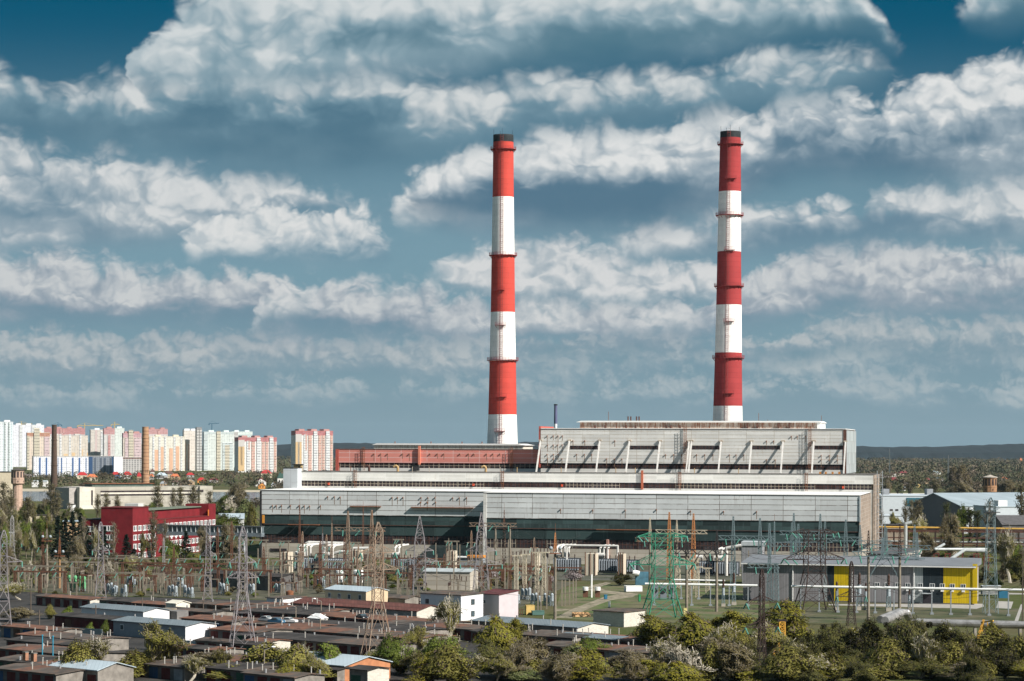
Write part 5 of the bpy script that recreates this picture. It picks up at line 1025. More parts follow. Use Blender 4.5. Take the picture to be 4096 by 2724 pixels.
flats(134, 354, 3600, 1826, 'long white nine storey block with blue vertical stripes', (.72, .72, .74), None, boxes=0, dep=45, grid=(3.0, 3.1), panels=((.10, .13, .0, .94, Mbl), (.22, .25, .0, .94, Mbl), (.34, .345, .0, .94, Mbl), (.44, .45, 0, .94, Mbl), (.50, .52, 0, .94, Mbl), (.60, .605, 0, .94, Mbl), (.70, .73, 0, .94, Mbl), (.82, .85, 0, .94, Mbl), (.95, .965, 0, .94, Mbl)), b=radians(14))
flats(354, 456, 3620, 1825, 'slate grey and navy section of the nine storey block', (.20, .22, .25), None, boxes=0, grid=(3.0, 3.1), panels=((.0, .16, .02, .98, mat('navy_panel', (.03, .07, .15))), (.22, .30, 0, .92, Mdg), (.45, .52, 0, .92, Mdg), (.60, .68, 0, .92, Mdg), (.84, .9, 0, .92, Mdg), (.92, .99, .02, .98, mat('navy_panel', (.03, .07, .15)))), b=radians(14), glass=(.03, .035, .04))
flats(456, 491, 3600, 1826, 'bright white windowless end section with thin grey lines', (.76, .77, .80), None, boxes=0, grid=(3.4, 60), fx=(.4, .55), fz=(0, 1), b=radians(14), glass=(.35, .37, .45))
flats(491, 570, 3700, 1830, 'unfinished concrete frame building with open dark floors', (.46, .44, .42), (.24, .12, .09), 2, boxes=0, grid=(4.2, 3.2), fx=(.2, .8), fz=(.15, .9), glass=(.03, .03, .032), b=radians(14), name='unfinished_building', cat='building shell')
# tower cranes above the flats
def crane(px, D, ytop, pj0, pj1, m, label, cap=True):
    P = gx(px, D); zt = at(px, ytop, D).z; o = thing('tower_crane', label, 'tower crane', P); s = D/F
    zj = zt - 4
    MB().box(-1.1, 1.1, -1.1, 1.1, 0, zj).build('mast', m, o)
    if cap: MB().lathe([(1.4, zj), (.3, zt + 3)], 4).build('tower_head', m, o)
    x0, x1 = (pj0 - px)*s, (pj1 - px)*s
    MB().bar((x0, 0, zj), (x1, 0, zj + .8), 1.3, 1.6).build('jib', m, o); MB().box(min(x0, x1, key=abs) - 1.5, min(x0, x1, key=abs) + 1.5, -1.2, 1.2, zj - 3, zj).build('counterweight', m, o)
    MB().bar((x0*.9, 0, zj + .9), (0, 0, zt + 3), .5).bar((x1*.7, 0, zj + .9), (0, 0, zt + 3), .5).build('tie_bars', m, o)
Mcy = mat('crane_yellow', (.48, .36, .16)); Mcb = mat('crane_blue', (.06, .14, .20))
crane(85, 5900, 1690, 66, 128, Mcy, 'yellow tower crane above the white lilac flats', True); crane(232, 5900, 1694, 203, 246, Mcb, 'blue green tower crane just behind the dark brick chimney'); crane(338, 5900, 1696, 310, 412, Mcy, 'yellow tower crane with long jib above the red topped flats'); crane(458, 5900, 1692, 445, 478, Mcy, 'short jib yellow crane above the pink tower'); crane(847, 5900, 1688, 836, 876, Mcb, 'blue flat top tower crane above the mint flats', False)
# village houses
HR = {'red': (.36, .025, .025), 'brown': (.11, .06, .05), 'grey': (.24, .26, .27), 'orange': (.46, .14, .06), 'maroon': (.16, .03, .035), 'blue': (.03, .10, .22), 'pale blue': (.40, .47, .50), 'green': (.03, .07, .055)}
HWc = {'white': (.66, .64, .60), 'cream': (.56, .48, .36), 'orange': (.60, .26, .06), 'tan': (.42, .30, .19), 'yellow': (.55, .40, .16), 'grey': (.36, .35, .34), 'blue': (.05, .14, .30)}
def house(px0, px1, yr, yb, rc, wc, label, hip=True, ang=.2):
    D = max(1900, min(8000, 47*F/(yb - HY + (px0 - CX)*-ROLL))); P = gx(px0, D); w = (px1 - px0)*D/F/cos(ang)*.95; z = max(6.0, at(px0, yr, D).z); e = z*.55; d = w*.8
    o = thing('village_house', label, 'house', P, ang); MB().box(0, w, 0, d, 0, e).build('wall', mat('house_' + wc, HWc[wc], var=.08), o); b = MB(); r = .4
    if hip: b.add([(-r, -r, e), (w + r, -r, e), (w + r, d + r, e), (-r, d + r, e), (w*.3, d/2, z), (w*.7, d/2, z)], [(0, 1, 5, 4), (1, 2, 5), (2, 3, 4, 5), (3, 0, 4), (3, 2, 1, 0)])
    else: b.ext([(-r, e - .1), (w/2, z), (w + r, e - .1), (w/2, e + .2)] if False else [(-r, e), (w/2, z), (w + r, e)], -.4, d + .4)
    b.build('roof', mat('houseroof_' + rc.replace(' ', '_'), HR[rc], var=.12), o)
    if not hip: MB().ext([(.4, e + .05), (w/2, z - 1.0), (w - .4, e + .05)], -.46, -.402).build('gable', mat('house_' + wc, HWc[wc]), o)
    for t in (.25, .65): MB().box(w*t - .7, w*t + .7, -.1, .003, e*.35, e*.75).build('window', M_strip, o)
    MB().box(w*.6, w*.6 + .8, d*.4, d*.4 + .8, z - 1.6, z + .7).build('flue', mat('flue_brick', (.30, .15, .09)), o)
    return o
for a in [(308,352,1888,1916,'red','cream','red hipped house before the blue striped block'),(346,392,1896,1925,'orange','cream','cream house with orange roof beside the red hipped one'),(445,482,1887,1915,'red','blue','red roofed blue walled house below the slate block'),(492,528,1886,1916,'red','white','steep red roofed house with blue canopy'),(548,566,1890,1925,'red','tan','red roofed house left of the brick chimney foot'),(597,617,1896,1918,'orange','white','orange roofed house right of the brick chimney foot'),(602,618,1875,1904,'brown','white','white turret house with pointed brown roof'),(625,672,1890,1916,'pale blue','grey','house with wide pale blue roof and dormer'),(652,698,1884,1912,'brown','cream','brown roofed house with bright cream gable'),(682,722,1895,1920,'orange','tan','tan house with pale orange roof'),(745,778,1890,1912,'red','maroon' if False else 'grey','steep red lean roof house among bare trees'),(744,780,1914,1942,'grey','tan','tan gabled house with white eaves by the river',False),(790,825,1910,1934,'red','orange','orange walled house with red roof'),(838,875,1912,1930,'maroon','grey','long maroon roofed house above the river bushes'),(690,735,1918,1942,'brown','white','wide brown roof behind the old works'),(640,668,1934,1946,'grey','tan','low tan cottage at the edge of the old works'),(870,897,1857,1872,'orange','white','far pinkish roofed house below the mint flats'),(896,926,1858,1872,'red','white','far white house with red roof left of the red flats'),(822,856,1866,1880,'pale blue','grey','far pale blue roofed shed below the mint flats'),(1044,1090,1880,1910,'red','cream','large red roofed house above the white house'),(1022,1066,1912,1945,'maroon','white','white gabled house with maroon roof beside the station corner',False),(1034,1062,1930,1955,'brown','orange','small bright orange walled house in front of the white gable',False),(1110,1140,1890,1940,'green','white','steep dark green roofed house behind the grey stair tower'),(1278,1296,1872,1882,'grey','cream','small cream gable peeping over the gallery roof',False),(1085,1105,1942,1952,'grey','white','little grey roofed hut at the station corner'),
          (3566,3604,1891,1912,'brown','white','white gabled house on the right village edge',False),(3598,3642,1884,1905,'maroon','cream','wide maroon roofed house in the right village'),(3564,3602,1909,1930,'maroon','orange','orange house with dark maroon roof on the right'),(3632,3656,1896,1906,'brown','tan','brown roofed cottage right of the wide maroon roof'),(3726,3766,1884,1897,'pale blue','white','pale blue roofed white house beyond the bare oaks'),(3742,3780,1908,1930,'grey','grey','grey gabled house with pale right slope',False),(3700,3728,1912,1935,'maroon','tan','pointed maroon roofed house behind the right poplar'),(3884,3918,1884,1896,'red','white','red roofed house beyond the right water tower'),(3655,3685,1935,1950,'brown','yellow','small yellow gabled hut by the right beach',False),(3604,3624,1952,1963,'pale blue','white','low white boathouse at the right beach'),(4008,4034,1912,1925,'orange','white','orange roofed house right of the water tower'),(3655,3662,1836,1846,'orange','orange','tiny far orange house in the right woods'),(4080,4090,1832,1842,'orange','orange','tiny far orange house at the right edge'),(3990,4030,1878,1886,'grey','white','far grey roofed house behind the right water tower')]:
    house(a[0], a[1], a[2], a[3], a[4], a[5], a[6], *(a[7:] or (True,)))
# ------------------------------------------------------------------ switchyard: pylons, portals, posts, apparatus, wires
M_gal = mat('galvanised_lattice', (.30, .285, .27), var=.2, metal=.2, rough=.6); M_tan = mat('tan_lattice', (.25, .19, .14), var=.25, rust=(.25, .10, .04), ramt=.5); M_greenp = mat('green_lattice', (.030, .19, .115), var=.12); M_brownp = mat('dark_brown_lattice', (.040, .024, .020), var=.3)
M_bluegal = mat('bluish_lattice', (.17, .225, .235), var=.15, metal=.2, rough=.6); M_lilac = mat('lilac_grey_lattice', (.225, .205, .21), var=.15, metal=.15, rough=.6); M_or = mat('orange_lattice', (.45, .19, .07), var=.25); M_blk = mat('black_lattice', (.035, .032, .032), var=.2); M_post = mat('concrete_post', (.20, .17, .13), var=.25, vs=.8, rust=(.12, .09, .06), ramt=.3)
M_ins = mat('glass_insulator', (.10, .27, .215), rough=.3, var=.2); M_porc = mat('brown_porcelain', (.055, .03, .022), rough=.4); M_eq = mat('grey_apparatus', (.30, .34, .36), var=.15); M_eqg = mat('green_apparatus', (.12, .34, .16), var=.12); M_wire = mat('wire', (.035, .033, .032)); M_rpost = mat('rusty_lattice', (.12, .055, .033), var=.3); M_cream = mat('cream_lattice', (.50, .44, .33), var=.25, rust=(.25, .10, .04), ramt=.35)
def lat(b, prof, wl, wb, c=(0, 0), asp=1.25):
    for (z0, h0), (z1, h1) in zip(prof, prof[1:]):
        n = max(1, round((z1 - z0) / max(.7, (h0 + h1) * asp)))
        for i in range(n):
            a, d = i/n, (i+1)/n; za, zd = z0 + (z1-z0)*a, z0 + (z1-z0)*d; ha, hd = h0 + (h1-h0)*a, h0 + (h1-h0)*d
            A = [Vector((c[0] + sx_*ha, c[1] + sy_*ha, za)) for sx_, sy_ in ((-1,-1),(1,-1),(1,1),(-1,1))]; B = [Vector((c[0] + sx_*hd, c[1] + sy_*hd, zd)) for sx_, sy_ in ((-1,-1),(1,-1),(1,1),(-1,1))]
            for k in range(4):
                b.bar(A[k], B[k], wl); j = (k+1) % 4
                b.bar(A[k], B[j], wb); b.bar(A[j], B[k], wb)
                if hd > .2: b.bar(B[k], B[j], wb)
    return b
def truss(b, p, q, w, h, wl, wb, n=None):
    """four chord beam between two points"""
    p, q = Vector(p), Vector(q); d = q - p; L = d.length; d.normalize(); e = d.cross(Vector((0, 0, 1))).normalized() * w/2; u = Vector((0, 0, h/2)); n = n or max(2, int(L/h*.9))
    for s, t in ((-1,-1),(1,-1),(1,1),(-1,1)): b.bar(p + e*s + u*t, q + e*s + u*t, wl)
    for i in range(n):
        a, c = p + d*(L*i/n), p + d*(L*(i+1)/n)
        for s in (-1, 1): b.bar(a + e*s - u*(1 if i % 2 else -1), c + e*s + u*(1 if i % 2 else -1), wb)
        b.bar(a - e + u, c + e + u, wb)
    return b
def ins_mesh(l, r=.17):
    b = MB(); n = max(4, int(l/.3))
    for i in range(n): z = -l*(i + .5)/n; b.lathe([(.05, z - l/n*.5), (r, z - .04), (r, z + .04), (.05, z + l/n*.5)], 7)
    return b.mesh('insulator_string', M_ins)
INS = ins_mesh(2.0); INS_H = ins_mesh(3.2, .22)
def hang(parent, p, tilt=0.0, ax='Y', me=None):
    o = put('insulator_string', me or INS, parent, p); o.rotation_euler = (tilt if ax == 'X' else 0, tilt if ax == 'Y' else 0, 0); return o
def pylon(px, ybase, ytop, hb, label, m, arms=(), waist=.55, hw=.95, rot=0.0, peak=.93, ins=True, D=None, legs=.17, br=.075, name='lattice_pylon', armm=None, ticket=True):
    P = onz(px, ybase) if D is None else gx(px, D); h = at(px, ytop, P.y).z; o = thing(name, label, 'pylon', (P.x, P.y, 0), rot)
    lat(MB(), [(0, hb), (h*waist, hw), (h*peak, hw*.82), (h, .12)], legs, br).build('tower_body', m, o)
    for z, l, kind in arms:
        z *= h
        for s in (-1, 1):
            b = MB(); k = hw*.9
            for t in (-k, k): b.bar((s*k, t, z), (s*l, 0, z + .1), .14); b.bar((s*k, t, z + 1.5), (s*l, 0, z + .1), .12); n = 4
            for i in range(1, 4): f = i/4; b.bar((s*(k + (l-k)*f), -k*(1-f), z), (s*(k + (l-k)*f), k*(1-f), z), .08); b.bar((s*(k + (l-k)*f), -k*(1-f), z), (s*(k + (l-k)*(f-.25)), -k*(1.25-f), z + 1.5*(1.25-f)), .08)
            b.build('cross_arm', armm or m, o)
            if ins:
                for t, yy in ((-.9, -1), (.9, 1)): q = hang(o, (s*l*.98, 0, z), t, 'X', INS)
    return o, h
T_ = {}
T_['A'] = pylon(969, 2622, 2105, 2.9, 'tall lilac grey lattice pylon standing among the garages left of the maroon hall', M_lilac, ((.60, 3.6, 0), (.72, 3.0, 0)), .50, .95, .3)
T_['B'] = pylon(1510, 2648, 2088, 3.2, 'tallest tan and grey lattice pylon in front of the maroon doored garages', M_tan, ((.66, 4.6, 0), (.78, 4.0, 0)), .42, 1.05, .35)
T_['C'] = pylon(1678, 2380, 2064, 2.0, 'slim lilac lattice pylon in front of the dark glazed hall, left of the white house', M_lilac, ((.56, 4.4, 0), (.42, 6.0, 0)), .5, 1.75, .1, .72)
T_['D'] = pylon(1924, 2435, 2050, 2.6, 'lilac lattice pylon rising behind the pink house', M_lilac, ((.60, 4.4, 0), (.46, 6.2, 0)), .5, 1.6, .1, .74)
T_['E'] = pylon(402, 2394, 2087, 1.7, 'grey lattice pylon in front of the red office end wall', M_lilac, ((.62, 2.6, 0),), .45, .8, .2)
T_['F'] = pylon(832, 2398, 2080, 1.3, 'thin grey lattice mast in front of the covered footbridge', M_lilac, ((.55, 2.5, 0),), .45, .7, .1)
T_['G'] = pylon(14, 2546, 2120, 2.2, 'grey lattice pylon cut by the left edge of the view', M_lilac, ((.70, 4.5, 0),), .5, .9, .2)
T_['H'] = pylon(48, 2290, 2062, 1.8, 'faint thin pylon among the left woods', M_gal, ((.5, 3.5, 0),), .5, .7, .1, legs=.14, br=.08)
def anchor_tower(px, D, label, m, mi):
    P = gx(px, D); o = thing('anchor_pylon', label, 'pylon', (P.x, P.y, 0), .16); b = MB()
    lat(b, [(0, 5.0), (5.5, 3.6), (11.2, 2.6)], .26, .13); lat(b, [(11.2, 2.6), (23.4, 2.45)], .20, .11, asp=.62); b.build('tower_body', m, o)
    for z, l, up in ((15.0, 9.0, 2.6), (22.6, 6.8, 1.2)):
        for s in (-1, 1):
            b = MB(); k = 2.5
            for t in (-k, k): b.bar((s*k, t, z), (s*l, t*.25, z), .16); b.bar((s*k, t, z + up), (s*l, t*.25, z + .1), .15)
            n = 6
            for i in range(n):
                f, f2 = i/n, (i+1)/n; X = lambda f: s*(k + (l-k)*f); Y = lambda f: k*(1 - .75*f); Z = lambda f: z + up*(1-f) + .1*f
                for t in (-1, 1): b.bar((X(f), t*Y(f), z if i % 2 else Z(f)), (X(f2), t*Y(f2), Z(f2) if i % 2 else z), .09)
                b.bar((X(f), -Y(f), z), (X(f2), Y(f2), z), .09); b.bar((X(f2), -Y(f2), z), (X(f2), Y(f2), z), .09)
            b.build('cross_arm', m, o)
            for f in (1.0, .62): x = s*(2.5 + (l - 2.5)*f); q = put('insulator_string', INS_H, o, (x, -.6, z)); q.rotation_euler = (-1.15, .35*s, 0)
            q = put('insulator_string', INS_H, o, (s*l, .6, z)); q.rotation_euler = (1.1, 0, 0)
    return o
AG = anchor_tower(2648, 657, 'bright green lattice anchor pylon with broad truss arms on the lawn', M_greenp, M_ins)
AB = anchor_tower(3257, 690, 'dark brown lattice anchor pylon in front of the grey ribbed wall', M_brownp, M_porc)
T_['I'] = pylon(3046, 2660, 2275, .85, 'slender dark brown pylon rising out of trees right of the lawn', M_brownp, ((.66, 3.6, 0), (.42, 3.8, 0)), .4, .5, .3, D=508, legs=.13, br=.07)
T_['J'] = pylon(3405, 2480, 2245, 1.1, 'small dark brown lattice pylon before the left yellow wall panel', M_brownp, ((.45, 4.0, 0),), .45, .55, .1, D=635, legs=.14, br=.075)
T_['K'] = pylon(3962, 2445, 1990, 1.9, 'pale grey floodlight lattice mast right of the yellow building', M_bluegal, (), .6, 1.2, 0, .94, D=685, legs=.13, br=.06, name='floodlight_mast')
fm = T_['K'][0]; hh = T_['K'][1]; b = MB(); b.box(-1.9, 2.4, -1.5, 1.5, hh - 4.3, hh - 4.1)
for s in (-1.5, 1.5): b.box(-1.9, 2.4, s - .05, s + .05, hh - 3.1, hh - 3.0)
b.build('lamp_platform', M_blk, fm)
for x in (-1.4, 0, 1.4): MB().box(x - .35, x + .35, -1.75, -1.51, hh - 3.6, hh - 2.9).build('floodlight', M_eq, fm)
def mast(px, D, ytop, hb, label, m, name='lightning_mast', post=None, pm=None, lamps=0):
    P = gx(px, D); h = at(px, ytop, D).z; o = thing(name, label, 'mast', (P.x, P.y, 0)); z0 = 0
    if post: z0 = at(px, post, D).z; MB().lathe([(.42, 0), (.32, z0)], 10).build('post', pm or M_post, o)
    lat(MB(), [(z0, hb), (h*.97, .12), (h, .06)], .13, .08).build('lattice', m, o); MB().tube((0, 0, h - .1), (0, 0, h + 2.5), .05).build('spike', M_rust, o)
    if lamps:
        b = MB(); b.box(-1.6, 1.6, -1, 1, z0, z0 + .2); b.box(-1.6, 1.6, -1.05, -.95, z0 + 1, z0 + 1.1); b.box(-1.6, -1.5, -1, 1, z0 + 1, z0 + 1.1); b.build('lamp_platform', M_rust, o)
        for x in (-1.2, 1.3): MB().ball((x, -1.1, z0 + 1.6), .5, 10, 6).build('floodlight', M_eq, o)
    return o
mast(2220, 655, 2130, .45, 'concrete lamp post with rusty orange lattice top beside the dirt path', M_or, 'lamp_mast', 2215, M_post, 1)
mast(238, 790, 2150, .35, 'rusty lamp mast with steel platforms at the left of the switchyard', M_rust, 'lamp_mast', 2225, mat('ochre_pole', (.30, .17, .08)), 1)
mast(187, 795, 2115, .3, 'concrete lamp mast with box platform left of the dark spruces', M_post, 'lamp_mast', 2165, M_post, 1)
for px, D, y, hb, lab, m in ((1198, 905, 2020, .55, 'thin brown lattice lightning mast before the left end of the hall', M_rpost), (1327, 900, 2092, .5, 'short tan lattice mast left of the rusty double portal', M_tan), (1452, 930, 2030, .45, 'very thin dark lightning mast between the rusty portal columns', M_rpost), (2016, 885, 2040, .9, 'brown lattice mast at the joint of the two hall halves', M_rpost), (2044, 860, 2225, .4, 'small lattice spike beside the brown joint mast', M_rpost), (1290, 880, 2133, .5, 'pale lattice post with small side bracket at the left transformers', M_lilac), (3097, 800, 2085, .5, 'blue grey lattice spire behind the brown anchor pylon', M_bluegal)): mast(px, D, y, hb, lab, m)
def slim_masts():
    rg = random.Random(31)
    for i in range(18):
        px = rg.uniform(1040, 2190) if i < 13 else rg.uniform(90, 960); D = rg.uniform(770, 900); h = rg.uniform(11, 19); P = gx(px, D); m = rg.choice([M_rpost, M_tan, M_rpost, M_gal])
        o = thing('slim_mast', 'slim weathered lattice mast rising from the crowded switchyard', 'mast', P, 0, 'slim masts of the switchyard'); lat(MB(), [(0, .5), (h*.9, .26), (h, .05)], .15, .085).build('lattice', m, o)
        MB().box(-1.5, 1.5, -.12, .12, h*.72, h*.72 + .28).build('cross_arm', m, o)
        for x in (-1.3, 1.3): q = put('insulator_string', INS, o, (x, 0, h*.72)); q.rotation_euler = (-.5, .3, 0)
slim_masts()
def portal(px0, px1, yb, D, cols, label, m, cm=None, spire=None, kind='lattice', rot=PA, knee=False, ins=4, bh=1.25, hw=.62, group=None, upw=None):
    """gantry: lattice beam on columns, spires above; all positions found on the vertical plane through the columns"""
    P = gx(cols[0], D); fr = Frame(P, rot); o = thing('portal_gantry', label, 'gantry', (P.x, P.y, 0), rot, group)
    x0, zb = fr.onto(px0, yb); x1, _ = fr.onto(px1, yb)
    truss(MB(), (x0, 0, zb), (x1, 0, zb), 1.1, bh, .20, .12).build('beam', m, o)
    for i, c in enumerate(cols):
        x = fr.onto(c, yb)[0]; zt = fr.onto(c, spire[i])[1] if spire and spire[i] else zb + .3
        if kind == 'lattice': lat(MB(), [(0, hw*1.35), (zb, hw*.8)] + ([(zt, .15)] if zt > zb + 1 else [(zb + .8, hw*.8)]), .18, .11, (x, .0)).build('column', cm or m, o)
        else:
            MB().lathe([(.44, 0), (.34, zb - bh/2)], 12, (x, 0)).build('post', M_post, o)
            if zt > zb + 1: lat(MB(), [(zb - bh/2, .5), (zt, .1)], .12, .08, (x, 0)).build('spire', upw or m, o)
    if knee:
        for i, c in enumerate(cols[:2]):
            x = fr.onto(c, yb)[0]; xm = (fr.onto(cols[0], yb)[0] + fr.onto(cols[1], yb)[0])/2; MB().bar((x, 0, zb - 6.8), (xm + (-.6 if i == 0 else .6), 0, zb - .6), .26).build('knee_brace', m, o)
    for i in range(ins):
        x = x0 + (x1 - x0)*(i + .5)/ins; q = put('insulator_string', INS_H if ins < 6 else INS, o, (x, -.5, zb - .5)); q.rotation_euler = (-.9, .5 if i % 2 else -.3, 0)
    return o, fr, x0, x1, zb
portal(1340, 1540, 2116, 868, (1392, 1487), 'rusty tan double lattice portal with two tall spires before the left hall', M_tan, spire=(2044, 2040), ins=3)
portal(1878, 2066, 2098, 884, (1982, 2040), 'tan lattice cross beam at the joint of the hall halves', M_tan, spire=(None, None), ins=3, kind='post')
portal(2622, 2829, 2126, 850, (2677, 2774), 'pale cream lattice beam on orange spired columns behind the green pylon', M_cream, cm=M_or, spire=(2048, 2054), ins=0)
portal(2541, 2765, 2158, 832, (2600, 2707), 'lower tan lattice beam on concrete posts with spires behind the green pylon', M_tan, kind='post', spire=(2070, 2080), upw=M_cream, ins=3)
portal(2687, 2932, 2206, 690, (2747, 2867), 'black lattice beam braced between two tall concrete posts', M_blk, kind='post', spire=(2120, 2118), knee=True, ins=4)
portal(2875, 3098, 2150, 800, (2933, 3040), 'blue grey lattice portal with glass insulators left of the brown anchor pylon', M_bluegal, spire=(2065, 2072), ins=4)
portal(3119, 3336, 2131, 810, (3175, 3281), 'highest blue grey lattice portal above the switchgear roof', M_bluegal, spire=(2052, 2055), ins=4)
portal(3330, 3452, 2155, 800, (3383,), 'single column blue grey lattice portal near the station corner', M_bluegal, spire=(2078,), ins=2)
portal(3048, 3246, 2176, 770, (3078, 3193), 'second lower blue grey portal behind the brown anchor pylon', M_bluegal, spire=(2093, 2095), ins=4)
portal(3450, 3722, 2187, 775, (3540, 3658), 'blue grey lattice portal before the station end wall', M_bluegal, spire=(2098, 2098), ins=4)
portal(3408, 3668, 2215, 655, (3474, 3599), 'grey lattice beam braced on two concrete posts before the grey wall', M_bluegal, kind='post', spire=(2122, 2095), knee=True, ins=4, upw=M_brownp)
portal(2990, 3118, 2262, 735, (3078, 3105), 'low blue grey portal before the switchgear left end', M_bluegal, spire=(2190, None), ins=2)
portal(3140, 3330, 2160, 830, (3168, 3300), 'rear blue grey portal behind the brown anchor pylon', M_bluegal, spire=(2090, 2085), ins=3)
portal(3420, 3570, 2170, 840, (3440, 3545), 'rear blue grey portal against the station corner', M_bluegal, spire=(2100, 2110), ins=3)
portal(3500, 3700, 2240, 740, (3530, 3668), 'lower blue grey portal before the small grey shed', M_bluegal, spire=(2150, 2130), ins=3)
portal(2690, 2800, 2240, 800, (2712, 2785), 'lower cream lattice portal behind the green pylon', M_cream, spire=(None, None), ins=2)
# concrete gantries of the low switchyard
def low_gantry(px0, px1, yt, D, n, m, label, rust=False):
    P = gx(px0, D); fr = Frame(P, PA*.8); o = thing('concrete_gantry', label, 'gantry', (P.x, P.y, 0), PA*.8, 'low gantries over the switchyard'); x1, z = fr.onto(px1, yt); z = fr.onto(px0, yt)[1]
    MB().box(-.8, x1 + .8, -.22, .22, z - .25, z + .25).build('beam', m, o)
    for i in range(n):
        x = x1*i/max(1, n - 1)
        if rust: lat(MB(), [(0, .42), (z, .32)], .12, .08, (x, 0)).build('post', M_rpost, o)
        else: MB().box(x - .22, x + .22, -.22, .22, 0, z - .25).build('post', M_post, o)
    for i in range(3 if abs(x1) > 9 else 2):
        x = x1*(i + .5)/3; q = put('insulator_string', INS, o, (x, -.25, z - .2)); q.rotation_euler = (-.7, .4, 0)
    return o
LG = [(33,252,2263,775,3,0,'at the far left of the switchyard'),(191,391,2247,830,3,0,'left of the grey pylon by the red office'),(313,621,2231,880,4,0,'under the red office end wall'),(419,521,2222,905,2,0,'short one right under the red office corner'),(490,955,2251,815,6,1,'long rusty one across the middle left'),(712,912,2235,860,3,0,'under the covered footbridge'),(847,942,2214,900,2,0,'short one under the right end of the footbridge'),(747,873,2271,775,3,1,'short rusty one in front of the thin grey mast'),(960,1065,2160,905,2,0,'high one at the left corner of the station'),(1091,1200,2242,845,2,0,'left of the white pipes'),(1191,1289,2226,870,2,0,'before the first white pipes'),(1289,1396,2246,835,2,0,'left of the rusty double portal'),(1400,1434,2170,900,2,0,'tall narrow one beside the rusty double portal'),(1580,1607,2158,905,2,0,'tall narrow one left of the lilac pylon'),(1786,1828,2165,900,3,0,'tall narrow one right of the lilac pylon'),(1120,1155,2165,895,2,0,'tall narrow one before the left base wall'),(1010,1060,2248,820,2,1,'rusty one by the low white ended house'),(1650,1930,2262,800,4,1,'rusty one before the relay house'),(1930,2180,2263,800,4,1,'rusty one left of the lamp post with orange top'),(2060,2190,2300,745,3,0,'low one beside the dirt path'),(2700,2760,2330,740,2,0,'low one behind the black beam'),(1090,1180,2330,775,2,1,'rusty low one behind the garages'),(60,260,2285,765,3,1,'rusty one in front of the left lamp masts'),(560,760,2262,790,3,1,'rusty one left of the thin grey mast'),(900,1080,2280,770,3,1,'rusty one behind the left tall pylon'),(1230,1400,2275,800,3,1,'rusty one before the beige house'),(1440,1640,2290,790,3,1,'rusty one between the tan pylon and the lilac pylon'),(1700,1900,2245,840,3,0,'before the tan relay house'),(640,840,2300,762,3,0,'before the grey breakers at the left'),(380,560,2290,768,3,0,'behind the cream kiosk')]
for a in LG: low_gantry(a[0], a[1], a[2], a[3], a[4], (M_rpost if a[5] else M_post), ('rusty steel gantry: ' if a[5] else 'grey concrete gantry: ') + a[6], bool(a[5]))
for (x0, x1, y, D, lab) in ((1500, 1760, 2232, 870, 'long rusty busbar beam left of the lilac pylon'), (1720, 2010, 2276, 815, 'long rusty busbar beam before the relay house'), (1960, 2200, 2282, 790, 'long rusty busbar beam left of the lamp post'), (1260, 1520, 2300, 790, 'long rusty busbar beam behind the beige house'), (2010, 2320, 2268, 850, 'thin rusty busbar beam before the cream supports'), (330, 620, 2300, 770, 'thin rusty busbar beam behind the cream kiosk')):
    low_gantry(x0, x1, y, D, 4, M_rpost, lab, True)
# disconnector stands: two posts, a beam and three insulators
postm = MB().box(-.17, .17, -.17, .17, 0, 3.6).mesh('post', M_post); postm2 = MB().box(-.2, .2, -.2, .2, 0, 5.6).mesh('post', M_post)
beamm = MB().box(-1.9, 1.9, -.18, .18, 3.6, 3.85).mesh('beam', M_post); porm = MB().lathe([(.10, 0), (.2, .15), (.12, .3), (.2, .5), (.12, .65), (.2, .85), (.08, 1.2)], 8).mesh('insulator', M_porc); porw = MB().lathe([(.10, 0), (.2, .15), (.12, .3), (.2, .5), (.12, .65), (.2, .85), (.08, 1.2)], 8).mesh('insulator', mat('white_porcelain', (.55, .56, .55)))
def stand_proto():
    o = thing('disconnector_stand', 'low two post concrete stand with three insulators in the crowded switchyard', 'switchgear stand', (0, 0, 0), 0, 'disconnector stands in the switchyard')
    for s in (-1.3, 1.3): put('post', postm, o, (s, 0, 0))
    put('beam', beamm, o)
    for x in (-1.5, 0, 1.5): put('insulator', porm, o, (x, 0, 3.85))
    return o
random.seed(5); sp0 = None; spots = []
def free(x, y, d=3.0):
    if any((x-a)**2 + (y-b_)**2 < d*d for a, b_ in spots): return False
    spots.append((x, y)); return True
def inyard(px, D): return True
cnt = 0; tries = 0
while cnt < 150 and tries < 3000:
    tries += 1; px = random.choice([random.uniform(60, 1000), random.uniform(980, 2170), random.uniform(60, 2100)]); D = random.uniform(742, 915) if px > 1000 else random.uniform(752, 880)
    if 1640 < px < 1900 and D > 770 and D < 830: continue
    P = gx(px, D)
    if not free(P.x, P.y, 3.7): continue
    if sp0 is None: sp0 = stand_proto(); o = sp0; o.location = P; o.rotation_euler = (0, 0, PA*.8)
    else: o = dup(sp0, P, PA*.8 + random.choice([0, 0, pi/2])); o.scale = (1, 1, random.uniform(.8, 1.5))
    cnt += 1
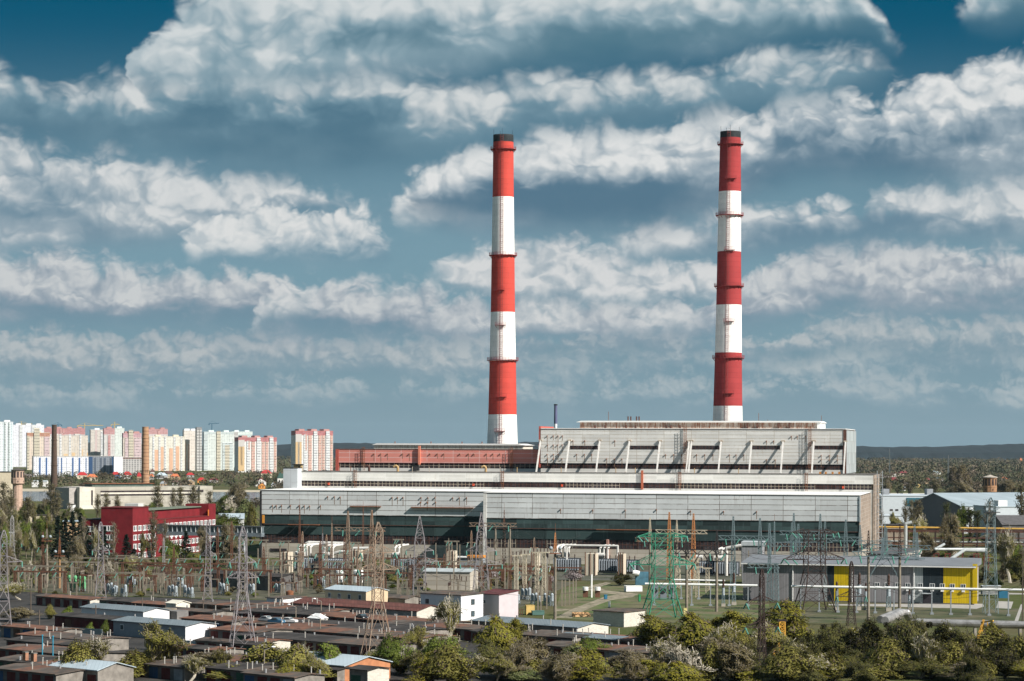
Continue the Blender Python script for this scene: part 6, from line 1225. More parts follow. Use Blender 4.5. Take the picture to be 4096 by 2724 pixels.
# circuit breakers: grey tank on a stand
tankm = MB().lathe([(.35, 1.2), (.5, 1.35), (.5, 3.0), (.3, 3.3), (.16, 3.4)], 12).mesh('tank', M_eq); tankg = MB().lathe([(.5, .6), (.62, .8), (.62, 2.6), (.42, 3.1), (.42, 3.6), (.60, 3.7), (.60, 4.4), (.2, 4.8)], 12).mesh('tank', M_eqg)
framem = lat(MB(), [(0, .45), (1.2, .45)], .1, .07).mesh('stand', M_eq); bushm = MB().lathe([(.1, 3.4), (.18, 3.6), (.1, 3.8), (.18, 4.0), (.1, 4.2), (.16, 4.4), (.05, 4.7)], 8).mesh('bushing', M_porc)
def brk(P, mt, label, group, rz=0.0):
    o = thing('circuit_breaker', label, 'circuit breaker', P, rz, group); put('tank', mt, o); put('stand', framem, o); put('bushing', bushm, o, (0, 0, 0) if mt is tankm else (0, 0, 1.2)); return o
for i, (px, D) in enumerate(((278, 782), (301, 780), (324, 778), (336, 775))): brk(gx(px, D), tankg, ['first from the left', 'second from the left', 'third from the left', 'last on the right'][i] + ' of four pale green breaker tanks in the switchyard', 'green breakers')
b0 = None
for (px, D, k) in ((432, 760, 3), (512, 800, 3), (452, 750, 2), (488, 748, 2), (676, 752, 3), (740, 745, 3), (700, 800, 3), (880, 760, 3), (985, 765, 3), (1105, 770, 3), (1270, 800, 3), (1290, 830, 3), (1850, 800, 3), (2045, 720, 3), (2130, 715, 3), (2180, 712, 3), (2090, 740, 3), (1605, 870, 3), (1635, 868, 3), (1730, 870, 3), (2350, 890, 3)):
    for i in range(k):
        P = gx(px + i*14, D - i*1.2)
        if b0 is None: b0 = brk(P, tankm, 'grey cylindrical breaker on a short frame among the switchyard posts', 'grey breakers in the switchyard')
        else: o = dup(b0, P, random.uniform(0, 3)); o.scale = (1, 1, random.uniform(.75, 1.15))
# single tall posts standing free
tp = None
for px, y0, y1 in ((2248, 2320, 2425), (2261, 2320, 2422), (2278, 2318, 2420), (2293, 2318, 2418), (2304, 2318, 2413), (2152, 2340, 2440), (2164, 2345, 2440), (2187, 2280, 2436), (2067, 2290, 2440), (145, 2260, 2345), (165, 2260, 2350), (285, 2260, 2366), (1677, 2410, 2468), (1145, 2415, 2440), (1590, 2285, 2382), (1815, 2250, 2375), (2020, 2270, 2370), (1075, 2290, 2385), (980, 2285, 2380), (905, 2280, 2380), (575, 2270, 2376), (655, 2290, 2380), (1022, 2290, 2390)):
    P = onz(px, y1); h = at(px, y0, P.y).z; h0 = 8.0
    if tp is None: tp = tag(MB().box(-.2, .2, -.2, .2, 0, h0).build('concrete_post', M_post), 'bare square concrete post standing in the switchyard', 'post', 'bare posts in the switchyard'); o = tp
    else: o = tp.copy(); col.objects.link(o)
    o.location = P; o.scale = (1, 1, h/h0)
for i in range(46):
    px = random.uniform(1000, 2210) if i < 34 else random.uniform(2680, 3450); P = gx(px, random.uniform(760, 900)); o = tp.copy(); col.objects.link(o); o.location = P; o.scale = (.8, .8, random.uniform(.8, 1.7)) if i % 3 else (.55, .55, random.uniform(1.2, 2.1))
# big transformers with radiators, firewalls and white oil pipes along the station front
M_tr = mat('transformer_dark', (.045, .05, .055), var=.2); M_rad = mat('radiator_grey', (.30, .33, .36), var=.1); M_lag = mat('white_lagging', (.55, .53, .49), var=.12, rust=(.3, .22, .15), ramt=.2)
def transformer(px, D, w, label, ducts=3, side=1):
    P = gx(px, D); o = thing('power_transformer', label, 'transformer', P, PA)
    MB().box(-w/2, w/2, 0, 4, .5, 5.2).build('tank', M_tr, o); MB().box(-w/2 - .4, w/2 + .4, -.4, 4.4, 0, .5).build('plinth', M_conc, o)
    for i in range(int(w/.9)):
        x = -w/2 + .3 + i*.9; MB().box(x, x + .45, -1.2, -.05, .9, 4.9).build('radiator', M_rad, o)
    for i in range(ducts):
        x = -w/2 + 1 + i*1.5; MB().path([(x, 2, 5.2), (x, 2, 8.8), (x, 5, 9.6), (x, 16, 9.6)], .40, 10).build('white_duct', M_lag, o)
    MB().tube((-w/2, 1.2, 6.6), (-w/2 + 3, 1.2, 6.6), .75, .75, 12).build('oil_tank', M_lag, o)
    for x in (-w/4, 0, w/4): MB().lathe([(.12, 5.2), (.24, 5.5), (.14, 5.8), (.24, 6.2), (.06, 6.8)], 8, (x + .6, .8)).build('bushing', M_porc, o)
    return o
transformer(1235, 905, 11, 'dark finned transformer under the long white duct at the left', 4); transformer(1340, 898, 11, 'dark finned transformer right of the left long white duct', 3); transformer(1610, 900, 9, 'grey finned transformer between the two lilac pylons', 2); transformer(2265, 905, 10, 'dark transformer with bundled white ducts behind the bare tree', 4); transformer(2432, 900, 9, 'pale finned transformer between two tall firewalls', 3); transformer(2510, 892, 8, 'grey transformer right of the second firewall', 0); transformer(2905, 880, 9, 'transformer with tall white ducts behind the ribbed cabin', 3); transformer(2820, 885, 8, 'dark transformer behind the black beam gantry', 0)
def firewall(px0, px1, D, ytop, label):
    P = gx(px0, D); fr = Frame(P, PA); x1, z = fr.onto(px1, ytop); o = thing('firewall', label, 'wall', P, PA)
    MB().box(0, x1, 0, 7, 0, z).build('slab', panel_mat('firewall_panels', (.52, .45, .35), (.35, .29, .21), 2.2, 60, t=.10, samt=.25), o)
    n = max(2, round(x1/2.4))
    for i in range(n + 1): x = x1*i/n; MB().box(x - .15, x + .15, -.2, -.003, 0, z + .7).build('post', M_rpost, o)
firewall(2341, 2380, 880, 2216, 'tall pale firewall left of the pale finned transformer'); firewall(2473, 2492, 880, 2217, 'narrower pale firewall right of the pale finned transformer'); firewall(2126, 2146, 890, 2217, 'pale firewall behind the cream lattice posts'); firewall(1406, 1432, 880, 2202, 'pale firewall right of the rusty double portal'); firewall(1120, 1150, 890, 2210, 'pale firewall at the left base of the hall'); firewall(1788, 1812, 885, 2205, 'pale firewall between the lilac pylons')
wd = thing('white_header', 'long white lagged header pipe before the left base wall', 'pipeline', gx(1215, 930), PA); MB().path([(0, 0, 4), (0, 0, 8.6), (2, 0, 9.6), (17, 0, 9.4)], .75, 12).build('pipe', M_lag, wd); MB().path([(12, -1.5, 2), (12, -1.5, 5.5), (15, -1.5, 6.4), (20, -1.5, 6.6)], .6, 12).build('branch', M_lag, wd); MB().path([(20, -.5, 7.6), (26, -.5, 7.8)], .65, 12).build('branch', M_lag, wd)
wd = thing('white_header', 'white lagged header pipe spanning between the firewalls', 'pipeline', gx(2266, 905), PA); MB().path([(0, 0, 0.5), (0, 0, 10.0), (19.5, 0, 10.0), (19.5, 0, 7)], .4, 12).build('pipe', M_lag, wd)
wd = thing('white_header', 'white lagged header pipe looping behind the ribbed cabin', 'pipeline', gx(2905, 872), PA); MB().path([(0, 0, 0.5), (0, 0, 10.5), (5, 0, 11.5), (6, 0, 11.5), (6, 0, 3)], .6, 12).build('pipe', M_lag, wd)
ob = thing('orange_shelter', 'long low shelter with bright orange roof edge in front of the shaded base wall', 'shelter', gx(1868, 905), PA); MB().box(0, 6.3, 0, 4, 5.2, 6.1).build('orange_fascia', mat('orange_fascia', (.60, .22, .03)), ob); MB().box(-8, -.02, 0, 4, 5.2, 5.6).build('white_fascia', M_white, ob); MB().box(-7.5, 6, .5, 3.8, 0, 5.2).build('wall', mat('grey_render', (.24, .26, .28)), ob)
for px, D, m, lab in ((1405, 820, M_white, 'left'), (1725, 820, M_white, 'right')):
    pass
for i, px in enumerate((1358, 1428, 1438)):
    o = thing('oil_drum_tank', ['left', 'middle', 'right'][i] + ' one of three white upright tanks behind the beige house', 'tank', gx(px, 830), 0, 'white upright tanks'); MB().lathe([(1.3, 0), (1.3, 4.0), (.9, 4.4)], 14).build('shell', M_white, o); MB().tube((0, 0, 4.4), (0, 0, 4.9), .3).build('cap', M_rust, o)
# white lattice supports of the right yard
for i, (px, y0, y1) in enumerate(((2065, 2225, 2395), (2098, 2220, 2390), (2148, 2212, 2395), (2176, 2212, 2405), (2755, 2240, 2395), (2790, 2270, 2390), (2830, 2275, 2380))):
    P = onz(px, y1); h = at(px, y0, P.y).z; o = thing('lattice_support', ['leftmost cream lattice support before the hall base', 'second cream lattice support from the left, before the hall base', 'cream lattice support next to the pale firewall', 'cream lattice support just left of the concrete lamp post', 'cream lattice support behind the black beam posts', 'short cream lattice support right of the black beam post', 'cream lattice support left of the ribbed cabin'][i], 'lattice support', P, PA, 'cream lattice supports')
    lat(MB(), [(0, .55), (h, .5)], .12, .08).build('column', M_cream, o); MB().box(-1.6, 1.6, -.5, .5, h, h + .35).build('top_beam', M_cream, o)
    for x in (-1.1, 0, 1.1): put('insulator', porm, o, (x, 0, h + .35))
# grey columns with dark bushings in front of the switchgear building
cb = None
for px, y0, y1 in ((3347, 2325, 2440), (3437, 2290, 2440), (3463, 2330, 2440), (3554, 2295, 2445), (3637, 2350, 2440), (2893, 2315, 2425), (2935, 2290, 2420), (3040, 2315, 2420)):
    P = onz(px, y1); h = at(px, y0, P.y).z; k = h/8.0
    if cb is None:
        cb = thing('current_transformer', 'grey column with dark ribbed bushing on a concrete foot before the switchgear building', 'current transformer', P, 0, 'columns before the switchgear building'); MB().box(-.6, .6, -.6, .6, 0, .8).build('foot', M_conc, cb); lat(MB(), [(.8, .4), (3.2, .4)], .1, .07).build('stand', M_bluegal, cb); MB().lathe([(.42, 3.2), (.42, 5.4)], 12).build('tank', M_eq, cb); MB().lathe([(.30, 5.4), (.36, 5.6), (.28, 5.8), (.36, 6.1), (.28, 6.3), (.34, 6.6), (.28, 6.9), (.30, 7.6), (.12, 8.0)], 10).build('bushing', M_porc, cb); o = cb
    else: o = dup(cb, P)
    o.scale = (k, k, k)
cl = thing('dish_cabinet', 'blue grey tank with a white drum at the foot of the green pylon', 'tank', gx(2568, 820), 0); MB().box(-2.2, 2.2, 0, 3, 0, 4.4).build('tank', mat('teal_tank', (.06, .15, .20), var=.3), cl); MB().tube((-3.2, -1, 4.4), (-1.0, -1, 3.9), .95, .95, 14).build('drum', M_white, cl)
for i in range(3):
    o = thing('disc_switch', ['left', 'middle', 'right'][i] + ' one of three dark round switch cabinets behind the green pylon legs', 'switch cabinet', gx(2620 + i*34, 745), 0, 'round switch cabinets'); MB().box(-1, 1, 0, 2, 0, 4.2).build('cabinet', mat('switch_grey', (.16, .18, .20)), o); MB().tube((0, -.3, 2.6), (0, .0, 2.6), .8, .8, 14).build('dial', M_black, o); MB().box(-1.1, 1.1, -.1, 2.1, 4.2, 4.5).build('lid', M_eq, o)
# lamp posts of the garage yard
lm = None
LPS = [((440, 975), (413, 962), 1), ((580, 875), (640, 1000), -1), ((410, 965), (412, 1060), -1), ((600, 1050), (632, 1172), -1), ((140, 1390), (128, 1500), 1)]
for i, (hd, ft, s) in enumerate(LPS[1:]):
    P = onz(*c2b(ft[0], ft[1]), 0); h = at(*c2b(*hd), P.y).z; o = thing('yard_lamp', ['street lamp with white head above the grey garage row', 'street lamp standing beside the wrecked cars', 'street lamp over the long black garage roof', 'street lamp at the bottom left of the striped metal roof'][i], 'street lamp', P, 0, 'yard lamps'); h = max(6, h)
    MB().tube((0, 0, 0), (0, 0, h - .4), .13).build('pole', M_post, o); MB().bar((0, 0, h - .4), (s*1.6, 0, h + .2), .1).build('arm', M_gal, o); MB().ball((s*1.8, 0, h + .25), .45, 10, 6, .45).build('lamp_head', M_white, o)
for px, y0, y1, lab in ((123, 2360, 2455, 'wooden pole among bushes left of the cream gabled garages'), (157, 2440, 2525, 'wooden pole before the blue garage doors'), (383, 2420, 2508, 'leaning wooden pole before the maroon garage doors'), (541, 2415, 2480, 'dark twin legged wooden pole beside the white gabled shed'), (569, 2390, 2485, 'wooden pole beside the two containers'), (813, 2372, 2460, 'concrete pole behind the dark parked car'), (1676, 2330, 2470, 'concrete pole at the gable of the maroon hall'), (4090, 2200, 2500, 'dark wooden pole at the right edge')):
    P = onz(px, y1); h = at(px, y0, P.y).z; o = thing('utility_pole', lab, 'utility pole', P); MB().lathe([(.18, 0), (.12, h)], 8).build('pole', mat('old_wood', (.11, .085, .065)), o); MB().box(-1, 1, -.07, .07, h - .9, h - .75).build('cross_bar', mat('old_wood', (.11, .085, .065)), o)
# wires
def wire(p, q, sag, label, r=.035, n=10):
    p, q = Vector(p), Vector(q); b = MB(); pts = [p.lerp(q, t/n) - Vector((0, 0, sag*4*(t/n)*(1 - t/n))) for t in range(n + 1)]
    c = p.copy()
    for a, d in zip(pts, pts[1:]): b.tube(a - c, d - c, r, r, 4, False)
    o = b.build('power_line', M_wire, None, c); tag(o, label, 'wire', 'overhead wires'); return o
def Q(px, py, D): return at(px, py, D)
W_ = [((1045, 2120, 985), (1000, 2150, 760), 2, 'white ended wire from the station canopy towards the left yard'), ((1090, 2100, 988), (830, 2160, 760), 3, 'wire from the station canopy to the thin grey mast'), ((1190, 2098, 986), (972, 2170, 545), 3, 'wire from the hall canopy to the pylon among garages'), ((1240, 2098, 986), (1080, 2160, 700), 3, 'wire from the right end of the canopy down into the yard'), ((1672, 2066, 775), (1515, 2140, 800), 2, 'wire between the slim lilac pylon and the tan pylon'), ((1680, 2200, 770), (1880, 2180, 705), 3, 'wire between the two lilac pylons, lower phase'), ((1690, 2170, 770), (1975, 2098, 884), 4, 'wire from the lilac pylon to the tan cross beam'), ((1930, 2150, 705), (2066, 2100, 884), 2, 'wire from the right lilac pylon to the tan cross beam'), ((2066, 2108, 884), (2360, 2118, 975), 5, 'wire from the tan cross beam to the right canopy'), ((2030, 2118, 884), (2420, 2118, 975), 6, 'second wire from the tan cross beam to the right canopy'), ((2024, 2125, 884), (2498, 2118, 975), 7, 'longest wire sweeping to the right canopy'), ((402, 2090, 745), (14, 2180, 600), 4, 'wire from the pylon by the red office to the left edge'), ((410, 2130, 745), (832, 2130, 740), 4, 'wire across the red office front'), ((395, 2150, 745), (120, 2300, 770), 3, 'wire dropping left from the pylon by the red office'), ((832, 2085, 740), (980, 2115, 545), 3, 'wire from the thin mast to the pylon among garages'), ((980, 2110, 542), (1513, 2092, 528), 4, 'top wire between the two tall garage pylons'), ((985, 2270, 540), (1490, 2250, 528), 5, 'lower wire between the two tall garage pylons'), ((1540, 2250, 528), (1910, 2240, 705), 4, 'wire from the tan pylon to the right lilac pylon'), ((1545, 2215, 528), (2540, 2285, 660), 8, 'long wire from the tan pylon to the green pylon'), ((2775, 2288, 657), (3125, 2290, 690), 5, 'wire between the green and brown anchor pylons'), ((2730, 2146, 657), (3165, 2148, 690), 5, 'top wire between the green and brown anchor pylons'), ((3385, 2290, 690), (4150, 2300, 640), 6, 'dark wire crossing the yellow wall, upper'), ((3385, 2300, 690), (4150, 2316, 640), 6, 'dark wire crossing the yellow wall, middle'), ((3400, 2260, 640), (4150, 2330, 620), 5, 'dark wire crossing the yellow wall, lower'), ((3335, 2150, 690), (3700, 2190, 775), 4, 'wire from the brown anchor pylon to the end portal'), ((2560, 2470, 600), (3040, 2490, 510), 3, 'dark wire low over the olive trees'), ((2620, 2465, 600), (3045, 2440, 510), 3, 'second dark wire low over the olive trees'), ((3048, 2440, 510), (3410, 2375, 636), 3, 'wire between the two small brown pylons'), ((3048, 2330, 508), (3250, 2150, 690), 3, 'wire from the slender brown pylon to the anchor pylon'), ((3960, 2060, 685), (4150, 2090, 660), 2, 'wire leaving the floodlight mast to the right'), ((90, 2255, 775), (400, 2250, 830), 2, 'busbar wire at the left of the yard'), ((500, 2262, 815), (950, 2262, 815), 2, 'busbar wire under the long rusty gantry'), ((700, 2245, 860), (1090, 2250, 845), 2, 'busbar wire left of the white pipes'), ((1100, 2250, 845), (1400, 2250, 835), 2, 'busbar wire before the white pipes'), ((1650, 2270, 800), (2180, 2270, 800), 3, 'busbar wire before the relay house'), ((1660, 2285, 790), (2190, 2285, 790), 3, 'second busbar wire before the relay house'), ((1540, 2260, 830), (1930, 2262, 800), 3, 'busbar wire between the lilac pylons'), ((2880, 2155, 800), (2700, 2210, 690), 2, 'wire from the blue grey portal to the black beam'), ((2930, 2210, 690), (3100, 2180, 770), 2, 'wire from the black beam to the second blue grey portal'), ((3340, 2135, 810), (3460, 2190, 775), 2, 'wire from the highest portal to the end portal')]
_ends = [(random.uniform(1000, 2200), random.uniform(2190, 2290), random.uniform(770, 890)) for _ in range(26)] + [(random.uniform(2700, 3660), random.uniform(2150, 2250), random.uniform(700, 800)) for _ in range(16)] + [(random.uniform(60, 980), random.uniform(2200, 2280), random.uniform(770, 860)) for _ in range(14)]
for i, (x, y, D) in enumerate(_ends):
    x2 = x + random.choice([-1, 1])*random.uniform(110, 330); o = wire(Q(x, y, D), Q(x2, y + random.uniform(-25, 45), D + random.uniform(-30, 30)), random.uniform(.8, 2.5), 'thin busbar wire sagging between the posts of the switchyard', .045); o['group'] = 'busbar wires of the switchyard'
for a, c, s, lab in W_: wire(Q(*a), Q(*c), s, lab)
# ------------------------------------------------------------------ vehicles, cranes, people, small things
def car(P, rz, body, label, kind='sedan', name='parked_car', wheels=True, cat='car'):
    o = thing(name, label, cat, P, rz); van = kind == 'van'
    L, W = (5.2, 2.0) if van else (4.3, 1.72)
    prof = [(-L/2, .35), (-L/2, .95), (-L/2 + .25, 1.95), (L*.18, 1.98), (L*.30, 1.25), (L*.47, 1.05), (L/2, .75), (L/2, .35)] if van else [(-L/2, .32), (-L/2 + .03, .85), (-L*.33, .92), (-L*.22, 1.38), (L*.08, 1.42), (L*.22, .95), (L*.46, .82), (L/2, .6), (L/2, .32)]
    b = MB(); n = len(prof); secs = [(-W/2, .92, 0), (-W/2 + .02, 1, 0), (W/2 - .02, 1, 0), (W/2, .92, 0)]
    b.ext(prof, -W/2, W/2); b.build('body', body, o)
    gp = [(-L*.42, 1.2), (-L*.40, 1.75), (L*.15, 1.8), (L*.22, 1.3)] if van else [(-L*.26, .98), (-L*.19, 1.3), (L*.06, 1.33), (L*.16, .98)]
    for s in (-1, 1):
        y0, y1 = sorted((s*(W/2 + .003), s*(W/2 + .02))); MB().ext(gp, y0, y1).build('side_window', M_gl, o)
    MB().bar((L*.195, 0, 1.70) if van else (L*.095, 0, 1.36), (L*.29, 0, 1.30) if van else (L*.205, 0, 1.02), W*.86, .05).build('windscreen', M_gl, o)
    if wheels:
        tb = mat('tyre_rubber', (.015, .015, .015)); rm = mat('wheel_rim', (.35, .35, .36), metal=.6, rough=.4)
        for x in (-L*.31, L*.31):
            for s in (-1, 1):
                w = MB().tube((x, s*(W/2 - .2), .32), (x, s*(W/2 + .03), .32), .33, .33, 14).build('wheel', tb, o); MB().tube((x, s*(W/2 + .028), .32), (x, s*(W/2 + .04), .32), .19, .19, 10).build('rim', rm, w)
    for s in (-1, 1):
        y0, y1 = sorted((s*W*.28, s*W*.46)); MB().box(L/2 + .003, L/2 + .03, y0, y1, .55, .72).build('headlight', M_white, o); MB().box(-L/2 - .03, -L/2 - .003, y0, y1, .65, .85).build('tail_light', mat('tail_red', (.45, .02, .02)), o)
    return o
Mvan = mat('van_white', (.70, .70, .70), rough=.35, var=.03); Mrc = mat('car_maroon', (.10, .012, .016), rough=.3, var=.05); Mbc = mat('car_black', (.015, .017, .02), rough=.3); Mblu = mat('wreck_blue', (.03, .10, .17), var=.3); Mgrey = mat('car_grey', (.16, .17, .18), rough=.35)
q = onz(*c2b(75, 1300)); car(q, GA, Mvan, 'white delivery van parked behind the left tall pylon', 'van', 'parked_van', cat='van')
q = onz(*c2b(188, 1298)); car(q, GA, Mrc, 'dark maroon car parked beside the white van')
q = onz(*c1b(1805, 958)); car(q, GA + pi*.5, Mbc, 'black car parked among garages at the left with red tail lights')
q = onz(*c2b(905, 1300)); car(q, GA, Mgrey, 'dark grey car half hidden by the striped metal roof')
for x, y, m, lab in ((240, 1012, Mblu, 'stripped blue car body lying on a garage roof'), (350, 1008, mat('wreck_white', (.55, .54, .52), var=.2), 'stripped white car body right of the blue one on the roof'), (150, 995, mat('wreck_white', (.55, .54, .52)), 'crumpled white car shell left of the blue one on the roof'), (1010, 975, Mbc, 'black car shell on a brown garage roof by the tan pylon')):
    q = onz(*c2b(x, y), 3.0); car(q, GA + random.uniform(-.4, .4), m, lab, 'sedan', 'car_wreck', False, 'car wreck')
# people in front of the garages
def person(P, rz, top, legs, label, lean=0.0):
    o = thing('person', label, 'person', P, rz); b = bpy.data.meshes.new('body')
    J = [(0,0,.95),(0,0,1.2),(0,0,1.42),(0,0,1.52),(0,.03,1.66),(0,.02,1.74),(.10,0,.92),(.13,.04,.5),(.13,-.02,.08),(.13,.14,.04),(-.10,0,.92),(-.13,-.05,.5),(-.13,-.08,.08),(-.13,.08,.04),(.20,0,1.40),(.27,.03,1.12),(.26,.16,.90),(-.20,0,1.40),(-.27,-.02,1.12),(-.25,.12,.90)]
    E = [(0,1),(1,2),(2,3),(3,4),(4,5),(0,6),(6,7),(7,8),(8,9),(0,10),(10,11),(11,12),(12,13),(2,14),(14,15),(15,16),(2,17),(17,18),(18,19)]
    R = [.15,.16,.16,.06,.10,.09,.10,.07,.05,.04,.10,.07,.05,.04,.07,.05,.04,.07,.05,.04]
    b.from_pydata(J, E, []); ob = put('body', b, o); ob.modifiers.new('skin', 'SKIN'); ob.modifiers.new('sub', 'SUBSURF').levels = 1; ob.modifiers['sub'].render_levels = 1
    for v, r in zip(b.skin_vertices[0].data, R): v.radius = (r, r)
    b.skin_vertices[0].data[0].use_root = True
    b.materials.append(top)
    MB().ball((0, .0, 1.75), .115, 10, 6).build('hair', mat('dark_hair', (.03, .02, .015)), o)
    MB().lathe([(.16, .45), (.21, .95), (.2, 1.0)], 10).build('trousers', legs, o)
person(onz(*c2b(850, 1290)), .5, mat('blue_jacket', (.03, .06, .16)), mat('dark_cloth', (.03, .03, .035)), 'person in a dark blue jacket walking before the maroon garage doors')
person(onz(*c2b(806, 1286)), 2.5, mat('red_jersey', (.28, .04, .03)), mat('dark_cloth', (.03, .03, .035)), 'person in a dull red top standing before the maroon garage doors')
# yellow crane booms in the trees on the right
Myl = mat('crane_amber', (.62, .33, .05), var=.1)
o = thing('crane_boom', 'upright yellow lattice crane boom among the trees behind the bottom right', 'crane boom', (0, 0, 0)); p0 = at(3128, 2600, 530); p1 = at(3123, 2484, 532); o.location = (p0.x, p0.y, 0); h = p1.z
lat(MB(), [(0, .75), (h, .6)], .2, .11, asp=.8).build('boom', Myl, o); MB().box(-1, 1, -.6, .6, h, h + .5).build('boom_head', mat('dark_steel', (.035, .025, .02)), o)
MB().box(-2, 2, -1.5, 3, .6, 2.4).build('carriage', Myl, o)
o = thing('crane_boom', 'leaning yellow lattice crane boom with hooked head on the far right', 'crane boom', (0, 0, 0)); p0 = at(3880, 2650, 540); p1 = at(3935, 2490, 540); p2 = at(3973, 2483, 538); c = Vector((p0.x, p0.y, 0)); o.location = c
b = MB(); truss(b, p0 - c, p1 - c, 1.3, 1.3, .2, .11, 8); b.build('boom', Myl, o); b = MB(); b.bar(p1 - c + Vector((-.6, 0, 0)), p2 - c, .35); b.bar(p1 - c + Vector((.5, 0, -1.4)), p2 - c, .3); b.bar(p1 - c + Vector((.8, 0, .1)), p1 - c + Vector((.9, 0, -1.1)), .2); b.build('hook_head', Myl, o)
MB().box(-2, 2, -1.5, 3, .6, 2.4).build('carriage', Myl, o)
# odds and ends on the lawn
def crate(px, py, w, d, h, m, name, label, cat):
    o = thing(name, label, cat, onz(px, py), .2); MB().box(0, w, 0, d, .12, h).build('body', m, o); MB().box(-.05, w + .05, -.05, d + .05, h, h + .12).build('lid', m, o)
    for x in (.1, w - .3): MB().box(x, x + .2, .1, d - .1, 0, .12).build('foot', M_conc, o)
crate(2105, 2460, 2.4, 1.8, 2.6, mat('sand_booth', (.55, .38, .13)), 'yellow_booth', 'small sand yellow booth left of the lamp post by the path', 'booth'); crate(2418, 2398, .9, .9, 1.4, mat('blue_plastic', (.02, .12, .20)), 'blue_barrel', 'single blue barrel on the lawn by the path', 'barrel'); crate(2555, 2408, .6, .6, 2.2, mat('green_box', (.03, .20, .08)), 'green_cabinet', 'slim green cabinet left of the green pylon', 'cabinet'); crate(2434, 2430, .6, .5, 1.6, M_white, 'white_meter_box', 'white meter box post on the lawn', 'meter box'); crate(2505, 2368, 5.4, 3, 1.8, M_white, 'white_pit_house', 'low white pit house with dark door under the round bush', 'pit house'); crate(2735, 2466, .9, .7, 2.2, mat('pale_yellow_box', (.52, .45, .18)), 'yellow_cabinet', 'pale yellow cabinet by the foot of the concrete post', 'cabinet'); crate(2130, 2462, 3.4, 1.6, 1.2, mat('green_skip_paint', (.07, .14, .12)), 'green_skip', 'dark green skip beside the sand yellow booth', 'skip')
vt = thing('vent_pipe_stack', 'single white upright vent pipe between two drums on the lawn', 'vent pipe', onz(2366, 2390)); MB().tube((0, 0, 0), (0, 0, 7.2), .28).build('pipe', M_white, vt)
for s in (-1, 1): MB().lathe([(.9, 2.2), (.9, 3.3)], 12, (s*1.9, 0)).build('drum', M_white, vt); MB().box(s*1.9 - .8, s*1.9 + .8, -.1, .1, 0, 2.2).build('stand', M_rpost, vt)
pl = thing('timber_pile', 'heap of pale orange timber at the end of the path', 'timber pile', onz(2325, 2466), .4)
for i in range(6): MB().box(-2.2 + random.uniform(-.4, .4), 2.2 + random.uniform(-.4, .4), -1.2 + i*.42, -.85 + i*.42, 0 + (i % 2)*.002, .5 + .35*(i % 3)).build('plank', mat('pale_timber', (.52, .32, .16), var=.2), pl)
fl = thing('flag', 'small blue and yellow flag on the maroon garages', 'flag', onz(*c1b(755, 975), 2.6), GA); MB().box(0, 1.0, -.55, -.52, .35, .75).build('blue_half', mat('flag_blue', (.03, .10, .35)), fl); MB().box(0, 1.0, -.55, -.52, -.05, .35).build('yellow_half', mat('flag_yellow', (.65, .45, .03)), fl)
fn = thing('corrugated_fence', 'pale blue corrugated fence in front of the low grey garage row', 'fence', onz(*c1b(1640, 1265)), GA); MB().box(0, 17, 0, .08, 0, 2.0).build('sheet', mat('fence_sheet', (.30, .36, .38), var=.12), fn)
for i in range(6): MB().box(i*3.3, i*3.3 + .12, .083, .2, 0, 2.05).build('post', M_rpost, fn)
fn = thing('corrugated_fence', 'grey green sheet fence below the blue doored garages', 'fence', onz(*c1b(560, 1140)), GA + .12); MB().box(0, 14, 0, .08, 0, 2.0).build('sheet', mat('fence_sheet2', (.27, .31, .30), var=.15), fn)
for i in range(5): MB().box(i*3.3, i*3.3 + .12, .083, .2, 0, 2.05).build('post', M_rpost, fn)
fn = thing('yard_fence', 'dark picket fence at the foot of the pink house', 'fence', onz(1965, 2462), .12)
for i in range(2): MB().box(0, 9, -.03 + i*.2, .03 + i*.2, .5 + i*.9, .62 + i*.9).build('rail', M_rpost, fn)
for i in range(16): MB().box(i*.58, i*.58 + .14, -.1, -.033, 0, 1.8).build('picket', M_rpost, fn)
